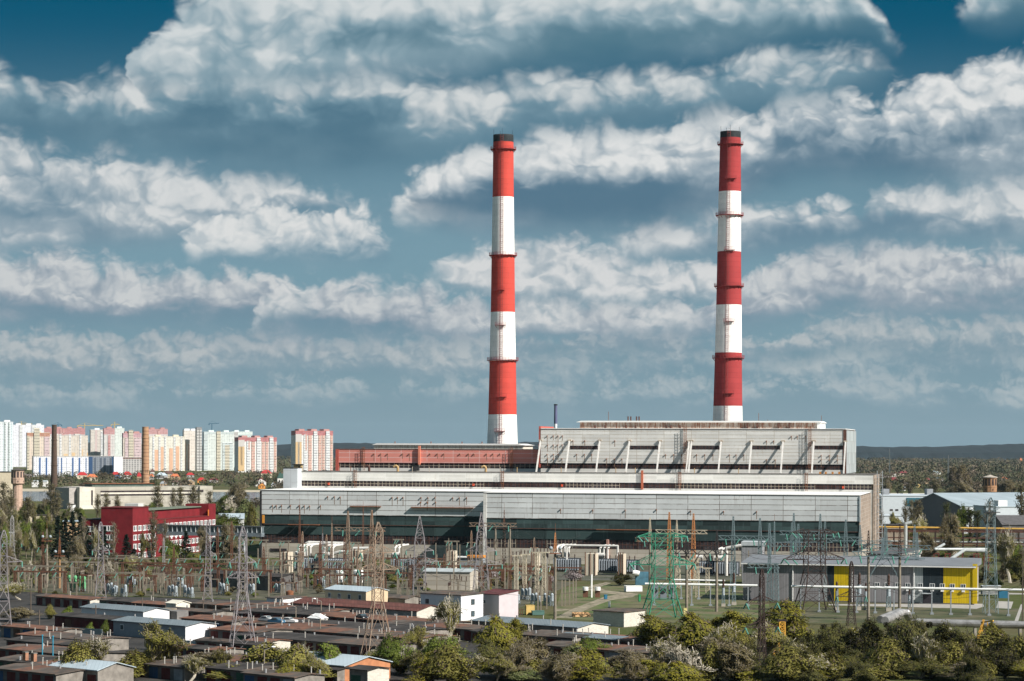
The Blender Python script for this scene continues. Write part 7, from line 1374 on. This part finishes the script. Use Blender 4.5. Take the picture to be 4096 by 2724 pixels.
# ------------------------------------------------------------------ trees
def rv(rg, s=1.0): return Vector((rg.uniform(-s, s), rg.uniform(-s, s), rg.uniform(-s, s)))
def leafq(b, p, s, rg, flat=0.0, droop=False):
    a = rv(rg); a.z *= (1 - flat); a.normalize(); c = rv(rg).cross(a)
    if c.length < 1e-3: return
    c.normalize(); l = s*rg.uniform(.6, 1.3); w = l*rg.uniform(.45, .8)
    b.add([p - a*l*.5, p + c*w*.5, p + a*l*.5, p - c*w*.5], [(0, 1, 2, 3)])
def limb(b, p, q, r0, r1): b.tube(p, q, r0, r1, 5 if r0 > .06 else 3, False)
def grow(seed, h, spread, up, lv, kids, leaf, ln, r0=.22, first=.28, twig=.035, jit=.22, taper=.62):
    """branching tree: returns (wood, leaves)"""
    rg = random.Random(seed); wood, lf = MB(), MB()
    def br(p, d, L, r, k):
        n = 4 if k == 0 else 3; q = p
        for i in range(n):
            d2 = (d + rv(rg, jit*(1 if k < 2 else .7)) + Vector((0, 0, (.10 if k < 2 else .22)*up))).normalized(); t = q + d2*(L/n); ra = r*(1 - .55*i/n); rb = r*(1 - .55*(i+1)/n)
            limb(wood, q, t, max(twig, ra), max(twig*.8, rb)); d = d2
            if k < lv and (k > 0 or (i + 1)/n > first):
                for j in range(kids[min(k, len(kids)-1)]):
                    a = rg.uniform(0, 2*pi); side = Vector((cos(a), sin(a), 0)); nd = (d*(.55 + .35*up) + side*spread*rg.uniform(.5, 1.1) + Vector((0, 0, up*.75))).normalized()
                    br(q.lerp(t, rg.random()), nd, L*taper*rg.uniform(.65, 1.15)*(1.0 if k else 1 - .35*i/n), rb*.62, k + 1)
            if k >= lv - 1 and leaf > 0 and rg.random() < .55:
                for j in range(int(ln*rg.uniform(.4, 1.7))): leafq(lf, q.lerp(t, rg.random()) + rv(rg, leaf*1.9), leaf, rg)
            q = t
    br(Vector((0, 0, 0)), Vector((0, 0, 1)), h*.62, r0, 0)
    return wood, lf
def finish(b, h0):
    zs = [v[2] for v in b.v]; return max(zs)
PROTO = {}
def proto(kind, wood, leaves, wm, lm, wmesh='trunk', extra=()):
    # round the crown off: what stands far from the axis hangs lower
    if kind in ('spring', 'fresh', 'yellow', 'dark', 'bare', 'brown', 'greygreen', 'bush', 'olivebush', 'blossom', 'farbare'):
        vs = wood.v + (leaves.v if leaves else []); Hm = max(v[2] for v in vs); Rm = sorted(sqrt(v[0]**2 + v[1]**2) for v in vs)[int(len(vs)*.97)]
        def dome(v): q = min(1.15, sqrt(v[0]**2 + v[1]**2)/Rm); return (v[0], v[1], v[2]*(1 - .30*q*q) + (.12*Hm*(1 - q) if v[2] > .5*Hm else 0))
        wood.v = [dome(v) for v in wood.v]
        if leaves: leaves.v = [dome(v) for v in leaves.v]
    vs = wood.v + (leaves.v if leaves else []); H = sorted(v[2] for v in vs)[int(len(vs)*.997)]; Wd = 2*sorted(sqrt(v[0]**2 + v[1]**2) for v in vs)[int(len(vs)*.95)]
    PROTO.setdefault(kind, []).append((wood.mesh('trunk', wm), leaves.mesh('crown', lm) if leaves and leaves.v else None, H, Wd, extra))
Wd_b = mat('bark_brown', (.075, .055, .04), var=.3, vs=2); Wd_p = mat('bark_pale', (.38, .34, .27), var=.25, vs=2); Wd_g = mat('bark_grey', (.16, .135, .10), var=.3, vs=2); Wd_d = mat('bark_dark', (.03, .024, .018), var=.3)
L_ol = leaf_mat('leaf_olive', (.165, .155, .028), (.22, .195, .055)); L_fr = leaf_mat('leaf_fresh', (.105, .145, .022), (.165, .195, .036)); L_ye = leaf_mat('leaf_yellow_green', (.23, .20, .025), (.17, .165, .028)); L_dk = leaf_mat('leaf_dark', (.060, .064, .016), (.11, .10, .028)); L_br = leaf_mat('twig_brown', (.14, .112, .052), (.18, .15, .07)); L_po = leaf_mat('leaf_poplar', (.105, .092, .036), (.15, .13, .06)); L_sp = leaf_mat('needle_dark', (.010, .020, .013), (.018, .030, .018)); L_gg = leaf_mat('leaf_grey_green', (.105, .13, .042), (.15, .16, .065)); L_bl = leaf_mat('blossom', (.42, .36, .36), (.30, .26, .25)); L_fg = leaf_mat('leaf_far_green', (.065, .078, .030), (.105, .105, .045)); L_fb = leaf_mat('leaf_far_brown', (.095, .075, .052), (.135, .11, .075)); L_fd = leaf_mat('leaf_far_dark', (.030, .042, .024), (.045, .058, .030)); L_fy = leaf_mat('leaf_far_lime', (.10, .115, .03), (.075, .09, .025))
for s in (1, 2): w, l = grow(s, 11, .75, .75, 3, (3, 3, 3), .15, 8); proto('spring', w, l, Wd_p if s == 2 else Wd_g, L_ol)
for s in (3, 4): w, l = grow(s, 9, .75, .75, 3, (3, 3, 3), .18, 11, first=.08); proto('fresh', w, l, Wd_b, L_fr)
for s in (5, 6): w, l = grow(s, 8, .75, .75, 3, (3, 3, 3), .16, 10, first=.08); proto('yellow', w, l, Wd_b, L_ye)
for s in (7, 8): w, l = grow(s, 10, .8, .55, 3, (3, 3, 3), .22, 8, first=.12); proto('dark', w, l, Wd_d, L_dk)
for s in (9, 10): w, l = grow(s, 10, .7, .7, 3, (2, 3, 3), 0, 0, twig=.03, first=.15); proto('bare', w, None, Wd_p, None)
for s in (11, 12): w, l = grow(s, 10, .8, .6, 3, (3, 3, 3), .15, 7, twig=.035, first=.12); proto('brown', w, l, Wd_g, L_br)
for s in (13, 14): w, l = grow(s, 8, .8, .6, 3, (4, 3, 2), .22, 10, first=.05); proto('greygreen', w, l, Wd_b, L_gg)
for s in (15,): w, l = grow(s, 6, .8, .8, 2, (6, 5), .20, 14, first=.0, r0=.12, jit=.3); proto('bush', w, l, Wd_b, L_fr); w, l = grow(16, 6, .8, .8, 2, (6, 5), .19, 12, first=.0, r0=.12, jit=.3); proto('olivebush', w, l, Wd_b, L_ol)
w, l = grow(17, 5, .9, .6, 2, (5, 4), .16, 9, first=.0, r0=.12); proto('blossom', w, l, Wd_b, L_bl)
def poplar(seed, lm):
    rg = random.Random(seed); w, l = MB(), MB(); h = 20; limb(w, Vector((0,0,0)), Vector((0,0,h*.6)), .3, .16); limb(w, Vector((0,0,h*.6)), Vector((.2,0,h)), .16, .04)
    for i in range(75):
        z = h*rg.uniform(.06, .9); a = rg.uniform(0, 2*pi); L = (1 - abs(z/h - .38)*1.05)*rg.uniform(3.0, 5.4); p = Vector((0, 0, z)); q = p + Vector((cos(a)*L*.30, sin(a)*L*.30, L)); limb(w, p, q, .07, .035)
        for j in range(22): leafq(l, p.lerp(q, rg.uniform(.15, 1.05)) + rv(rg, .45), .34, rg)
    return w, l
for s in (21, 22): w, l = poplar(s, L_po); proto('poplar', w, l, Wd_g, L_po)
w, l = poplar(23, L_fr); proto('greenpoplar', w, l, Wd_b, leaf_mat('leaf_green_poplar', (.055, .075, .016), (.085, .095, .03)))
w, l = poplar(24, L_po); l.f = [f for i, f in enumerate(l.f) if i % 3 == 0]; proto('thinpoplar', w, l, Wd_g, L_po)
def spruce(seed):
    rg = random.Random(seed); w, l = MB(), MB(); h = 16; limb(w, Vector((0,0,0)), Vector((0,0,h)), .25, .03)
    for i in range(150):
        z = h*(.06 + .92*(i/150)); R = (1 - z/h)*3.6*rg.uniform(.7, 1.1) + .15; a = rg.uniform(0, 2*pi)
        for j in range(7): t = rg.uniform(.15, 1); p = Vector((cos(a)*R*t, sin(a)*R*t, z - R*t*.35 + rg.uniform(-.2, .2))) + rv(rg, .25); leafq(l, p, .75, rg, .5)
    return w, l
for s in (31, 32): w, l = spruce(s); proto('spruce', w, l, Wd_d, L_sp)
def fartree(seed, lm, n=170, wide=1.0):
    rg = random.Random(seed); w, l = MB(), MB(); h = 10; limb(w, Vector((0,0,0)), Vector((0,0,h*.5)), .3, .15); cl = [(Vector((rg.uniform(-2.4, 2.4)*wide, rg.uniform(-2.4, 2.4)*wide, rg.uniform(3.0, 7.6))), rg.uniform(1.3, 2.4)) for _ in range(9)]
    for c, r in cl: limb(w, Vector((0, 0, 2.2)), c, .14, .06)
    for i in range(n):
        c, r = rg.choice(cl); v = rv(rg); v.normalize(); leafq(l, c + v*r*rg.uniform(.5, 1.05), 1.15, rg)
    return w, l
for i, (nm, lm) in enumerate((('fargreen', L_fg), ('farbrown', L_fb), ('fardark', L_fd), ('farlime', L_fy))):
    for s in (0, 1): w, l = fartree(40 + i*3 + s, lm); proto(nm, w, l, Wd_d if nm == 'fardark' else Wd_b, lm)
w, l = fartree(60, L_fb, 60, 1.3); proto('farbare', w, MB(), Wd_b, L_fb); w2_, l2_ = grow(61, 11, .95, .3, 3, (3, 3, 3), .3, 3, twig=.08, first=.2); PROTO['farbare'] = []; proto('farbare', w2_, l2_, Wd_b, L_br)
w, l = fartree(63, L_bl, 150, .8); proto('farblossom', w, l, Wd_b, L_bl)
MIS = MB(); _rg = random.Random(77)
for i in range(260):
    v = rv(_rg); v.normalize(); leafq(MIS, v*_rg.uniform(.3, 1.0), .42, _rg)
MIS = MIS.mesh('mistletoe_clump', leaf_mat('mistletoe_leaf', (.016, .018, .006), (.032, .028, .010)))
trg = random.Random(101); tcount = {}
def tree(kind, px, ytop, D, wpx, label, group=None, name='tree', cat='tree', mis=0, P=None):
    P = P or gx(px, D); h = at(px, ytop, P.y).z
    if h < .8: h = .8
    v = PROTO[kind][tcount.get(kind, 0) % len(PROTO[kind])]; tcount[kind] = tcount.get(kind, 0) + 1
    o = thing(name, label, cat, P, trg.uniform(0, 6.28), group); kz = h/v[2]; kx = wpx*P.y/F/v[3]; o.scale = (kx, kx, kz)
    put('trunk', v[0], o)
    if v[1] is not None: put('crown', v[1], o)
    for i in range(mis):
        a = trg.uniform(0, 6.28); r = v[3]*.5*trg.uniform(.1, .75); m = put('mistletoe_clump', MIS, o, (r*cos(a), r*sin(a), v[2]*trg.uniform(.5, .97))); q = trg.uniform(.45, .95); m.scale = (q/kx, q/kx, q/kz)
    return o
# --- foreground, from left to right
FG = [('spring', 575, 2488, 490, 230, 'large olive spring tree with pale branches at the lower left'), ('spring', 410, 2550, 495, 190, 'thin olive tree left of the large lower left one'), ('fresh', 270, 2632, 490, 150, 'round green bush tree at the bottom left'), ('spring', 690, 2560, 492, 200, 'loose olive tree right of the large lower left one'), ('brown', 820, 2610, 488, 170, 'brown twiggy sapling below the broad dark garage roof'), ('olivebush', 90, 2690, 482, 230, 'low olive scrub in the bottom left corner'), ('olivebush', 480, 2650, 484, 200, 'olive scrub at the foot of the large lower left tree'), ('olivebush', 950, 2660, 482, 200, 'olive scrub at the bottom below the lamp'), ('fresh', 1280, 2578, 488, 170, 'green sapling thicket in front of the striped metal roof'), ('olivebush', 1420, 2640, 488, 150, 'olive bush right of the green sapling thicket'), ('fresh', 1600, 2545, 495, 150, 'deep green leafy tree at the foot of the tan pylon'), ('fresh', 1790, 2550, 490, 180, 'bright green leafy tree right of the tan pylon'), ('spring', 1800, 2392, 560, 150, 'tall olive tree in front of the maroon hall gable'), ('spring', 1690, 2505, 540, 150, 'brownish thin tree between the tan pylon and the tall olive tree'), ('bare', 1780, 2610, 488, 220, 'pale bare twiggy tree below the bright green tree'), ('yellow', 1975, 2470, 525, 150, 'yellow green tree before the blue grey garage roof'), ('dark', 1950, 2560, 510, 150, 'dark trunked tree under the yellow green one'), ('yellow', 2060, 2478, 535, 110, 'willowy yellow tree left of the grey metal roof end'), ('brown', 2140, 2553, 488, 190, 'wide brown twiggy tree at the bottom centre'), ('yellow', 2020, 2620, 490, 160, 'olive yellow bush at the bottom centre left'), ('greygreen', 2310, 2588, 482, 190, 'grey green round tree at the bottom centre'), ('fresh', 2385, 2552, 530, 130, 'vivid green tree in front of the dark garage roof'), ('greygreen', 2070, 2670, 480, 150, 'pale leaved shrub at the bottom edge'), ('brown', 2500, 2600, 500, 170, 'dark bare tree right of the vivid green tree'), ('yellow', 2600, 2462, 548, 170, 'broad olive tree below the green pylon'), ('yellow', 2750, 2455, 545, 190, 'broad olive tree right of the green pylon foot'), ('olivebush', 2560, 2495, 560, 110, 'low green thicket beside the white brick block'), ('bare', 2715, 2548, 480, 190, 'striking white barked bare tree at the lower right centre'), ('spring', 2620, 2560, 488, 150, 'olive tree left of the white barked bare tree'), ('yellow', 2930, 2445, 556, 180, 'olive willow left of the slender brown pylon'), ('brown', 2870, 2555, 485, 170, 'brown twig tree right of the white barked tree'), ('yellow', 3160, 2410, 555, 200, 'broad olive willow in front of the grey ribbed wall'), ('spring', 3060, 2500, 525, 180, 'olive tree around the yellow crane boom'), ('yellow', 3010, 2665, 482, 180, 'bright yellow green bush at the bottom right of centre'), ('yellow', 3150, 2660, 482, 220, 'second bright yellow green bush right of the first')]
for a in FG: tree(a[0], a[1], a[2], a[3], a[4]*1.22, *a[5:])
for a in [('dark', 3330, 2500, 515, 210, 'dark tree with mistletoe left of the silver pipe bend'), ('dark', 3470, 2478, 510, 210, 'dark mistletoe tree just below the silver pipe bend'), ('dark', 3600, 2470, 508, 220, 'tallest dark mistletoe tree before the silver pipe'), ('dark', 3760, 2495, 505, 220, 'dark mistletoe tree left of the leaning crane boom'), ('dark', 3240, 2540, 500, 200, 'dark olive tree right of the upright crane boom')]: tree(*a, mis=9)
for a in [('spring', 3680, 2540, 490, 200, 'olive grey tree below the silver steam main'), ('spring', 3880, 2565, 488, 190, 'olive tree at the foot of the leaning crane boom'), ('dark', 4020, 2550, 490, 200, 'dark leafy tree at the bottom right corner'), ('dark', 4100, 2600, 500, 200, 'dark tree cut by the bottom right edge'), ('fresh', 3990, 2600, 500, 180, 'green shrub below the steam main at the right'), ('dark', 3420, 2600, 495, 280, 'dark tree low at the bottom right'), ('dark', 3560, 2620, 490, 280, 'dark undergrowth tree at the bottom below the silver bend'), ('spring', 3300, 2620, 490, 240, 'olive twiggy tree at the bottom between dark trees'), ('dark', 3720, 2630, 490, 260, 'dark tree low at the bottom near the right corner'), ('brown', 3840, 2650, 486, 200, 'brown thicket at the bottom near the right corner'), ('dark', 2980, 2560, 492, 170, 'dark tree under the slender brown pylon'), ('dark', 3140, 2560, 490, 170, 'dark tree beneath the upright crane boom')]: tree(*a)
# dense undergrowth in the bottom belt
for i in range(80):
    px = trg.choice([trg.uniform(1150, 2700), trg.uniform(2550, 4150), trg.uniform(2550, 4150)]); D = trg.choice([trg.uniform(466, 500), trg.uniform(478, 565)]); k = trg.choice(['olivebush', 'olivebush', 'spring', 'brown', 'yellow', 'spring'] if px < 3200 else ['dark', 'dark', 'olivebush', 'dark', 'spring', 'yellow'])
    if px < 2620 and D > 510: D = trg.uniform(476, 505)
    P = gx(px, D); yt = HY + (47 - trg.uniform(3.0, 8.0))*F/D; tree(k, px, yt, D, trg.uniform(90, 230), 'low tangled shrub in the dense undergrowth along the bottom', 'undergrowth shrubs', 'shrub', 'shrub')
# --- around the red office and the left woods
for px, yt, D, lab in ((232, 2065, 985, 'leftmost dark spruce beside the tan workshop'), (262, 2072, 975, 'dark spruce second from the left by the tan workshop'), (290, 2048, 990, 'tall dark spruce in the middle of the left row'), (322, 2052, 985, 'dark spruce nearest to the red annex'), (346, 2105, 960, 'smaller dark spruce at the annex foot'), (415, 2105, 955, 'narrow dark spruce behind the grey pylon'), (505, 2140, 945, 'dark spruce before the red office corner'), (536, 2195, 930, 'small dark spruce at the red office corner'), (742, 2125, 950, 'dark spruce beside the footbridge'), (870, 2150, 930, 'dark conifer under the footbridge')): tree('spruce', px, yt, D, 70, lab, None, 'spruce_tree')
for px, yt, D, w, lab in ((612, 2040, 960, 52, 'bare brown poplar in front of the red office facade'), (630, 1940, 1500, 50, 'poplar behind the red office roof hut'), (692, 1950, 1500, 34, 'thin poplar left of the pair behind the red office'), (722, 1945, 1480, 46, 'poplar behind the red office, left of the pair'), (772, 1940, 1460, 60, 'broad poplar behind the red office, right of the pair'), (840, 1960, 1400, 40, 'poplar at the right end of the red office'), (390, 1975, 1500, 34, 'thin poplar in front of the white stair end'), (424, 1970, 1500, 32, 'thin poplar right of the white stair end'), (470, 1978, 1450, 36, 'thin poplar before the old works windows'), (205, 1930, 1350, 60, 'tall poplar at the foot of the sooty chimney'), (228, 1965, 1300, 46, 'poplar right of the sooty chimney foot'), (14, 1925, 1400, 50, 'tall poplar at the left edge before the cream works'), (45, 1955, 1350, 44, 'poplar before the pink water tower shaft'), (110, 1985, 1250, 60, 'wide poplar right of the pink water tower')): tree('poplar', px, yt, D, w, lab, None, 'poplar_tree')
for k, px, yt, D, w, lab in (('fresh', 692, 2165, 935, 100, 'bright green tree before the right half of the red office'), ('fresh', 770, 2215, 910, 70, 'green tree under the footbridge'), ('bush', 560, 2235, 900, 70, 'green bush at the red office foot'), ('yellow', 825, 2225, 925, 24, 'tiny yellow bush below the red office windows'), ('fresh', 930, 2060, 1180, 150, 'green willow clump right of the red office'), ('greygreen', 985, 2000, 1300, 110, 'pale olive tree between the red office and the station'), ('brown', 960, 1930, 1700, 110, 'big bare brown tree by the river left of the station'), ('bare', 920, 1985, 1500, 80, 'pale bare tree right of the red office roof'), ('olivebush', 1010, 2020, 1150, 60, 'olive tree against the left end of the station'), ('dark', 1000, 2010, 1100, 30, 'dark mistletoe tree at the left end of the station'), ('fresh', 905, 1985, 1500, 90, 'fresh green tree above the footbridge'), ('spring', 80, 2330, 730, 180, 'broad green tree in front of the left switchyard'), ('bush', 280, 2425, 655, 60, 'small green bush before the brown roofed garage'), ('olivebush', 200, 2420, 650, 60, 'reddish olive bush left of the small green bush'), ('brown', 60, 2430, 640, 160, 'brown bramble thicket left of the maroon garages'), ('bush', 365, 2490, 600, 40, 'small bush at the maroon garage doors'), ('bush', 425, 2480, 600, 40, 'small bush right of the flag on the maroon garages'), ('dark', 2480, 2295, 815, 88, 'round dark green tree alone on the lawn'), ('blossom', 2290, 2282, 845, 80, 'grey blossoming bare tree before the dark transformer'), ('blossom', 1720, 2240, 890, 120, 'pale blossoming tree before the hall base'), ('fresh', 1440, 2240, 880, 50, 'fresh green tree beside the right firewall'), ('fresh', 1245, 2290, 860, 70, 'green tree before the left transformer'), ('brown', 1970, 2260, 885, 60, 'reddish bare shrub at the hall joint'), ('greygreen', 1560, 2290, 840, 70, 'pale green tree behind the slim lilac pylon'), ('blossom', 2205, 2300, 830, 40, 'small blossoming shrub beside the cream supports')): tree(k, px, yt, D, w, lab)
for i in range(58):
    px = trg.uniform(-30, 330); D = trg.uniform(840, 1500)
    if px > 130 and D < 960: px = trg.uniform(-30, 130)
    if px > 250: D = max(D, 1230)
    k = trg.choice(['thinpoplar', 'spring', 'spring', 'olivebush', 'fresh', 'brown', 'greenpoplar']); h = trg.uniform(10, 18) if k not in ('olivebush',) else 7
    tree(k, px, HY + (47 - h)*F/D + 6, D, trg.uniform(40, 90) if 'poplar' not in k else 36, 'mixed olive and brown spring tree in the thick woods at the left', 'left woods')
for i in range(14):
    px = trg.uniform(300, 1030); D = trg.uniform(1120, 1700); k = trg.choice(['spring', 'olivebush', 'fresh', 'brown', 'thinpoplar'])
    if px < 860 and D < 1180: D = 1250
    tree(k, px, HY + (47 - trg.uniform(5, 9.5))*F/D, D, trg.uniform(40, 80), 'olive tree in the green belt between the old works and red office', 'trees behind the red office')
for i in range(16):
    px = trg.uniform(640, 1040); D = trg.uniform(895, 985); tree(trg.choice(['olivebush', 'bush', 'spring']), px, HY + (47 - trg.uniform(3, 5.5))*F/D, D, trg.uniform(45, 80), 'green shrub in the garden below the footbridge', 'garden shrubs below the footbridge', 'shrub', 'shrub')
for i in range(12):
    px = trg.uniform(330, 620); D = trg.uniform(895, 960); tree(trg.choice(['olivebush', 'bush']), px, HY + (47 - trg.uniform(2.5, 4.5))*F/D, D, trg.uniform(40, 70), 'low green shrub at the foot of the red office', 'shrubs at the red office foot', 'shrub', 'shrub')
for i in range(60):
    px = trg.uniform(60, 2150); D = trg.uniform(745, 900); tree(trg.choice(['bush', 'olivebush', 'brown', 'olivebush']), px, HY + (47 - trg.uniform(1.2, 2.6))*F/D, D, trg.uniform(22, 48), 'small shrub growing between the switchyard posts', 'switchyard shrubs', 'shrub', 'shrub')
for i in range(30):
    px = trg.uniform(-20, 640); D = trg.uniform(820, 910); tree(trg.choice(['brown', 'bare', 'spring', 'brown']), px, HY + (47 - trg.uniform(4, 8))*F/D, D, trg.uniform(40, 80), 'bare brown tree tangled with the posts along the back of the switchyard', 'bare trees behind the switchyard', 'bare_tree', 'tree')
for i in range(40):
    px = trg.uniform(1500, 2260); D = trg.uniform(800, 915); tree(trg.choice(['brown', 'brown', 'olivebush', 'blossom']), px, HY + (47 - trg.uniform(1.5, 4.2))*F/D, D, trg.uniform(30, 70), 'reddish brown twiggy shrub among the posts before the hall', 'twiggy shrubs before the hall', 'twiggy_shrub', 'shrub')
for i in range(7):
    px = [330, 520, 640, 760, 880, 1030, 1180][i]; D = 478 + (i % 3)*7; tree(trg.choice(['spring', 'olivebush']), px, 2570 + (i*37) % 60, D, 170 + (i*23) % 60, ['olive tree at the bottom left beside the round green bush', 'olive tree in front of the grey felted garages', 'feathery olive tree at the bottom below the large one', 'olive tree at the bottom by the black and brown roof', 'feathery olive tree below the van', 'olive tree at the bottom left of the striped metal roof', 'olive tree at the bottom before the striped metal roof'][i])
for k, px, yt, D, w, lab in (('thinpoplar', 335, 2060, 930, 46, 'half bare poplar in front of the red annex'), ('spring', 372, 2110, 925, 70, 'thin spring tree before the red office end wall'), ('thinpoplar', 455, 2085, 925, 44, 'half bare poplar before the red end wall windows'), ('spring', 560, 2130, 930, 70, 'thin spring tree at the left part of the red facade'), ('thinpoplar', 662, 2075, 945, 40, 'half bare poplar at the middle of the red facade'), ('brown', 808, 2110, 935, 70, 'bare brown tree before the right end of the red facade'), ('brown', 905, 2095, 930, 90, 'bare brown tree under the footbridge near the station'), ('brown', 300, 2150, 900, 90, 'bare brown tree in front of the dark spruces')): tree(k, px, yt, D, w, lab)
# --- right side
for k, px, yt, D, w, lab in (('poplar', 3622, 2000, 1220, 34, 'left poplar of the trio before the white hall'), ('poplar', 3645, 1995, 1215, 34, 'middle poplar of the trio before the white hall'), ('poplar', 3672, 1995, 1210, 46, 'right poplar of the trio before the white hall'), ('greenpoplar', 3786, 2008, 1250, 40, 'green poplar in front of the dark gable'), ('fresh', 3850, 2028, 1230, 70, 'leafy green tree at the gabled hall corner'), ('greenpoplar', 3880, 2030, 1200, 60, 'broad green poplar before the gabled hall side'), ('greenpoplar', 3910, 2040, 1190, 46, 'rusty green poplar right of the broad one'), ('thinpoplar', 3955, 1995, 1180, 56, 'half bare poplar before the low white hall'), ('poplar', 4085, 1930, 1150, 60, 'tall dark poplar at the right edge'), ('thinpoplar', 3526, 2030, 1090, 30, 'green poplar close to the fire escape'), ('poplar', 3740, 1915, 2150, 50, 'weeping poplar on the right river bank'), ('poplar', 3636, 1920, 2150, 36, 'poplar on the left of the right beach'), ('spring', 3690, 2065, 1080, 120, 'olive tree before the golden pipe rack'), ('brown', 3800, 2060, 1000, 100, 'large bare brown tree in front of the pipe rack'), ('spring', 3650, 2075, 1100, 90, 'spreading olive tree by the duct stack'), ('spring', 4040, 2120, 840, 170, 'big dark olive tree right of the floodlight mast'), ('dark', 4090, 2200, 800, 120, 'dark tree behind the right wooden pole'), ('fresh', 4070, 2180, 900, 110, 'greener tree behind the big dark olive tree'), ('brown', 3700, 2130, 980, 90, 'bare grey shrubbery before the lagged pipeline'), ('spring', 3560, 2050, 1250, 80, 'olive tree below the white annex')): tree(k, px, yt, D, w, lab, None, 'poplar_tree' if 'poplar' in k else 'tree')
for i in range(44):
    px = trg.uniform(3500, 4130); D = trg.uniform(800, 1200); tree(trg.choice(['olivebush', 'spring', 'dark', 'brown', 'bush']), px, HY + (47 - trg.uniform(2.5, 6))*F/D, D, trg.uniform(45, 90), 'dark shrub among the pipe racks on the right', 'shrubs by the pipe racks', 'shrub', 'shrub')
for k, px, yt, D, w, lab in (('brown', 3830, 1922, 2000, 130, 'large round bare crown left of the right water tower'), ('farbrown', 3905, 1925, 2050, 70, 'brown crown touching the right water tower'), ('brown', 4040, 1920, 2000, 120, 'large bare crown right of the right water tower'), ('farbare', 3850, 1862, 2600, 70, 'dark bare oak standing above the village on the right'), ('farbare', 3815, 1868, 2620, 60, 'second bare oak left of the dark one'), ('fargreen', 3590, 1925, 2300, 50, 'round green willow beside the right beach'), ('brown', 3545, 1920, 2150, 50, 'pale brown willow next to the fire escape')): tree(k, px, yt, D, w, lab)
# --- village trees, left and right
cnt = {'l': 0, 'r': 0}
for i in range(88):
    px = trg.uniform(-40, 1360); D = trg.uniform(2620, 3700)
    if px < 480 and D > 3500: D = 3300
    if 1045 < px: D = trg.uniform(2300, 3700)
    k = trg.choice(['fargreen', 'farbrown', 'farbrown', 'farbare', 'fardark', 'farlime', 'fargreen', 'farbrown']) if trg.random() < .95 else 'farblossom'
    tree(k, px, HY + (px - CX)*ROLL + (47 - trg.uniform(5, 10))*F/D, D, trg.uniform(30, 60), 'tree among the village houses between the river and the flats', 'village trees on the left')
for i in range(44):
    px = trg.uniform(3440, 4130); D = trg.uniform(2450, 3600)
    k = trg.choice(['fargreen', 'farbrown', 'farbrown', 'farbare', 'fardark', 'fardark', 'farbrown']) if trg.random() < .93 else 'farblossom'
    tree(k, px, HY + (px - CX)*ROLL + (47 - trg.uniform(6, 11))*F/D, D, trg.uniform(36, 70), 'tree among the village houses beyond the right river bank', 'village trees on the right')
for i in range(16):
    px = trg.choice([trg.uniform(-20, 300), trg.uniform(840, 1060), trg.uniform(3500, 4130)]); D = trg.uniform(1700, 2010); tree(trg.choice(['fargreen', 'farbrown', 'farlime']), px, HY + (47 - trg.uniform(5, 9))*F/D, D, trg.uniform(34, 70), 'bushy tree on the near bank of the river', 'near river bank trees')
# --- far woods nobody could count
def far_woods():
    rg = random.Random(9); b = MB()
    for i in range(2900):
        px = rg.choice([rg.uniform(3300, 4250), rg.uniform(3300, 4250), rg.uniform(-100, 1420)]); D = 2560*(9000/2560)**rg.random(); t = ray(px, HY)[0]; x = t*D; h = rg.uniform(6, 11) if D < 4200 else rg.uniform(9, 15); r = rg.uniform(4, 6.5) if D < 4200 else rg.uniform(8, 18)
        if px < 1100 and 3950 < D < 6300: continue
        for j in range(30):
            v = rv(rg); v.normalize(); leafq(b, Vector((x + v.x*r, D + v.y*r, h*.62 + v.z*h*.40)), rg.uniform(1.8, 3.0) if D < 4200 else rg.uniform(3.5, 6.0), rg)
    m = bpy.data.materials.new('far_woods_leaf'); m.use_nodes = True; g = NT(m.node_tree); bs = g.n['Principled BSDF']; tc = g.n.new('ShaderNodeTexCoord'); P = tc.outputs['Object']; x, y, z = g.sep(P)
    q = g.xyz(g.m('MULTIPLY', x, .0065), g.m('MULTIPLY', y, .0020), 0.0); n = g.noise(q, 1.0, 5, .7); n2 = g.noise(q, 3.1, 4, .7)
    c = g.mix(g.sstep(n, .42, .56), (.040, .050, .030), (.105, .096, .055)); c = g.mix(g.sstep(n2, .46, .60, 0, .9), c, (.135, .102, .075)); g.put(bs.inputs['Base Color'], c); bs.inputs['Roughness'].default_value = 1.0; bs.inputs['Specular IOR Level'].default_value = 0
    o = b.build('far_woods', m); tag(o, None, None, None, 'stuff')
far_woods()
for px, D, yt, lab in ((3558, 3900, 1806, 'distant thin radio mast in the right woods'), (3793, 3300, 1836, 'dark distant mast behind the right village')):
    P = gx(px, D); h = at(px, yt, D).z; o = thing('radio_mast', lab, 'mast', P); lat(MB(), [(0, 1.0), (h, .5)], .35, .2).build('lattice', mat('mast_grey', (.12, .14, .14)), o); MB().tube((0, 0, h), (0, 0, h + 5), .2).build('antenna', M_gal, o)

# ------------------------------------------------------------------ the air between here and the skyline
def haze():
    b = MB().box(-11500, 11500, -60, 17000, -1.0, 206.0); m = bpy.data.materials.new('haze_air'); m.use_nodes = True; nt = m.node_tree; nt.nodes.clear(); out = nt.nodes.new('ShaderNodeOutputMaterial'); v = nt.nodes.new('ShaderNodeVolumePrincipled')
    v.inputs['Color'].default_value = (.60, .78, .90, 1); v.inputs['Density'].default_value = HAZE; v.inputs['Anisotropy'].default_value = 0.1; nt.links.new(v.outputs[0], out.inputs['Volume'])
    o = b.build('haze', m); tag(o, None, None, None, 'stuff')
HAZE = 1.2e-5
haze()
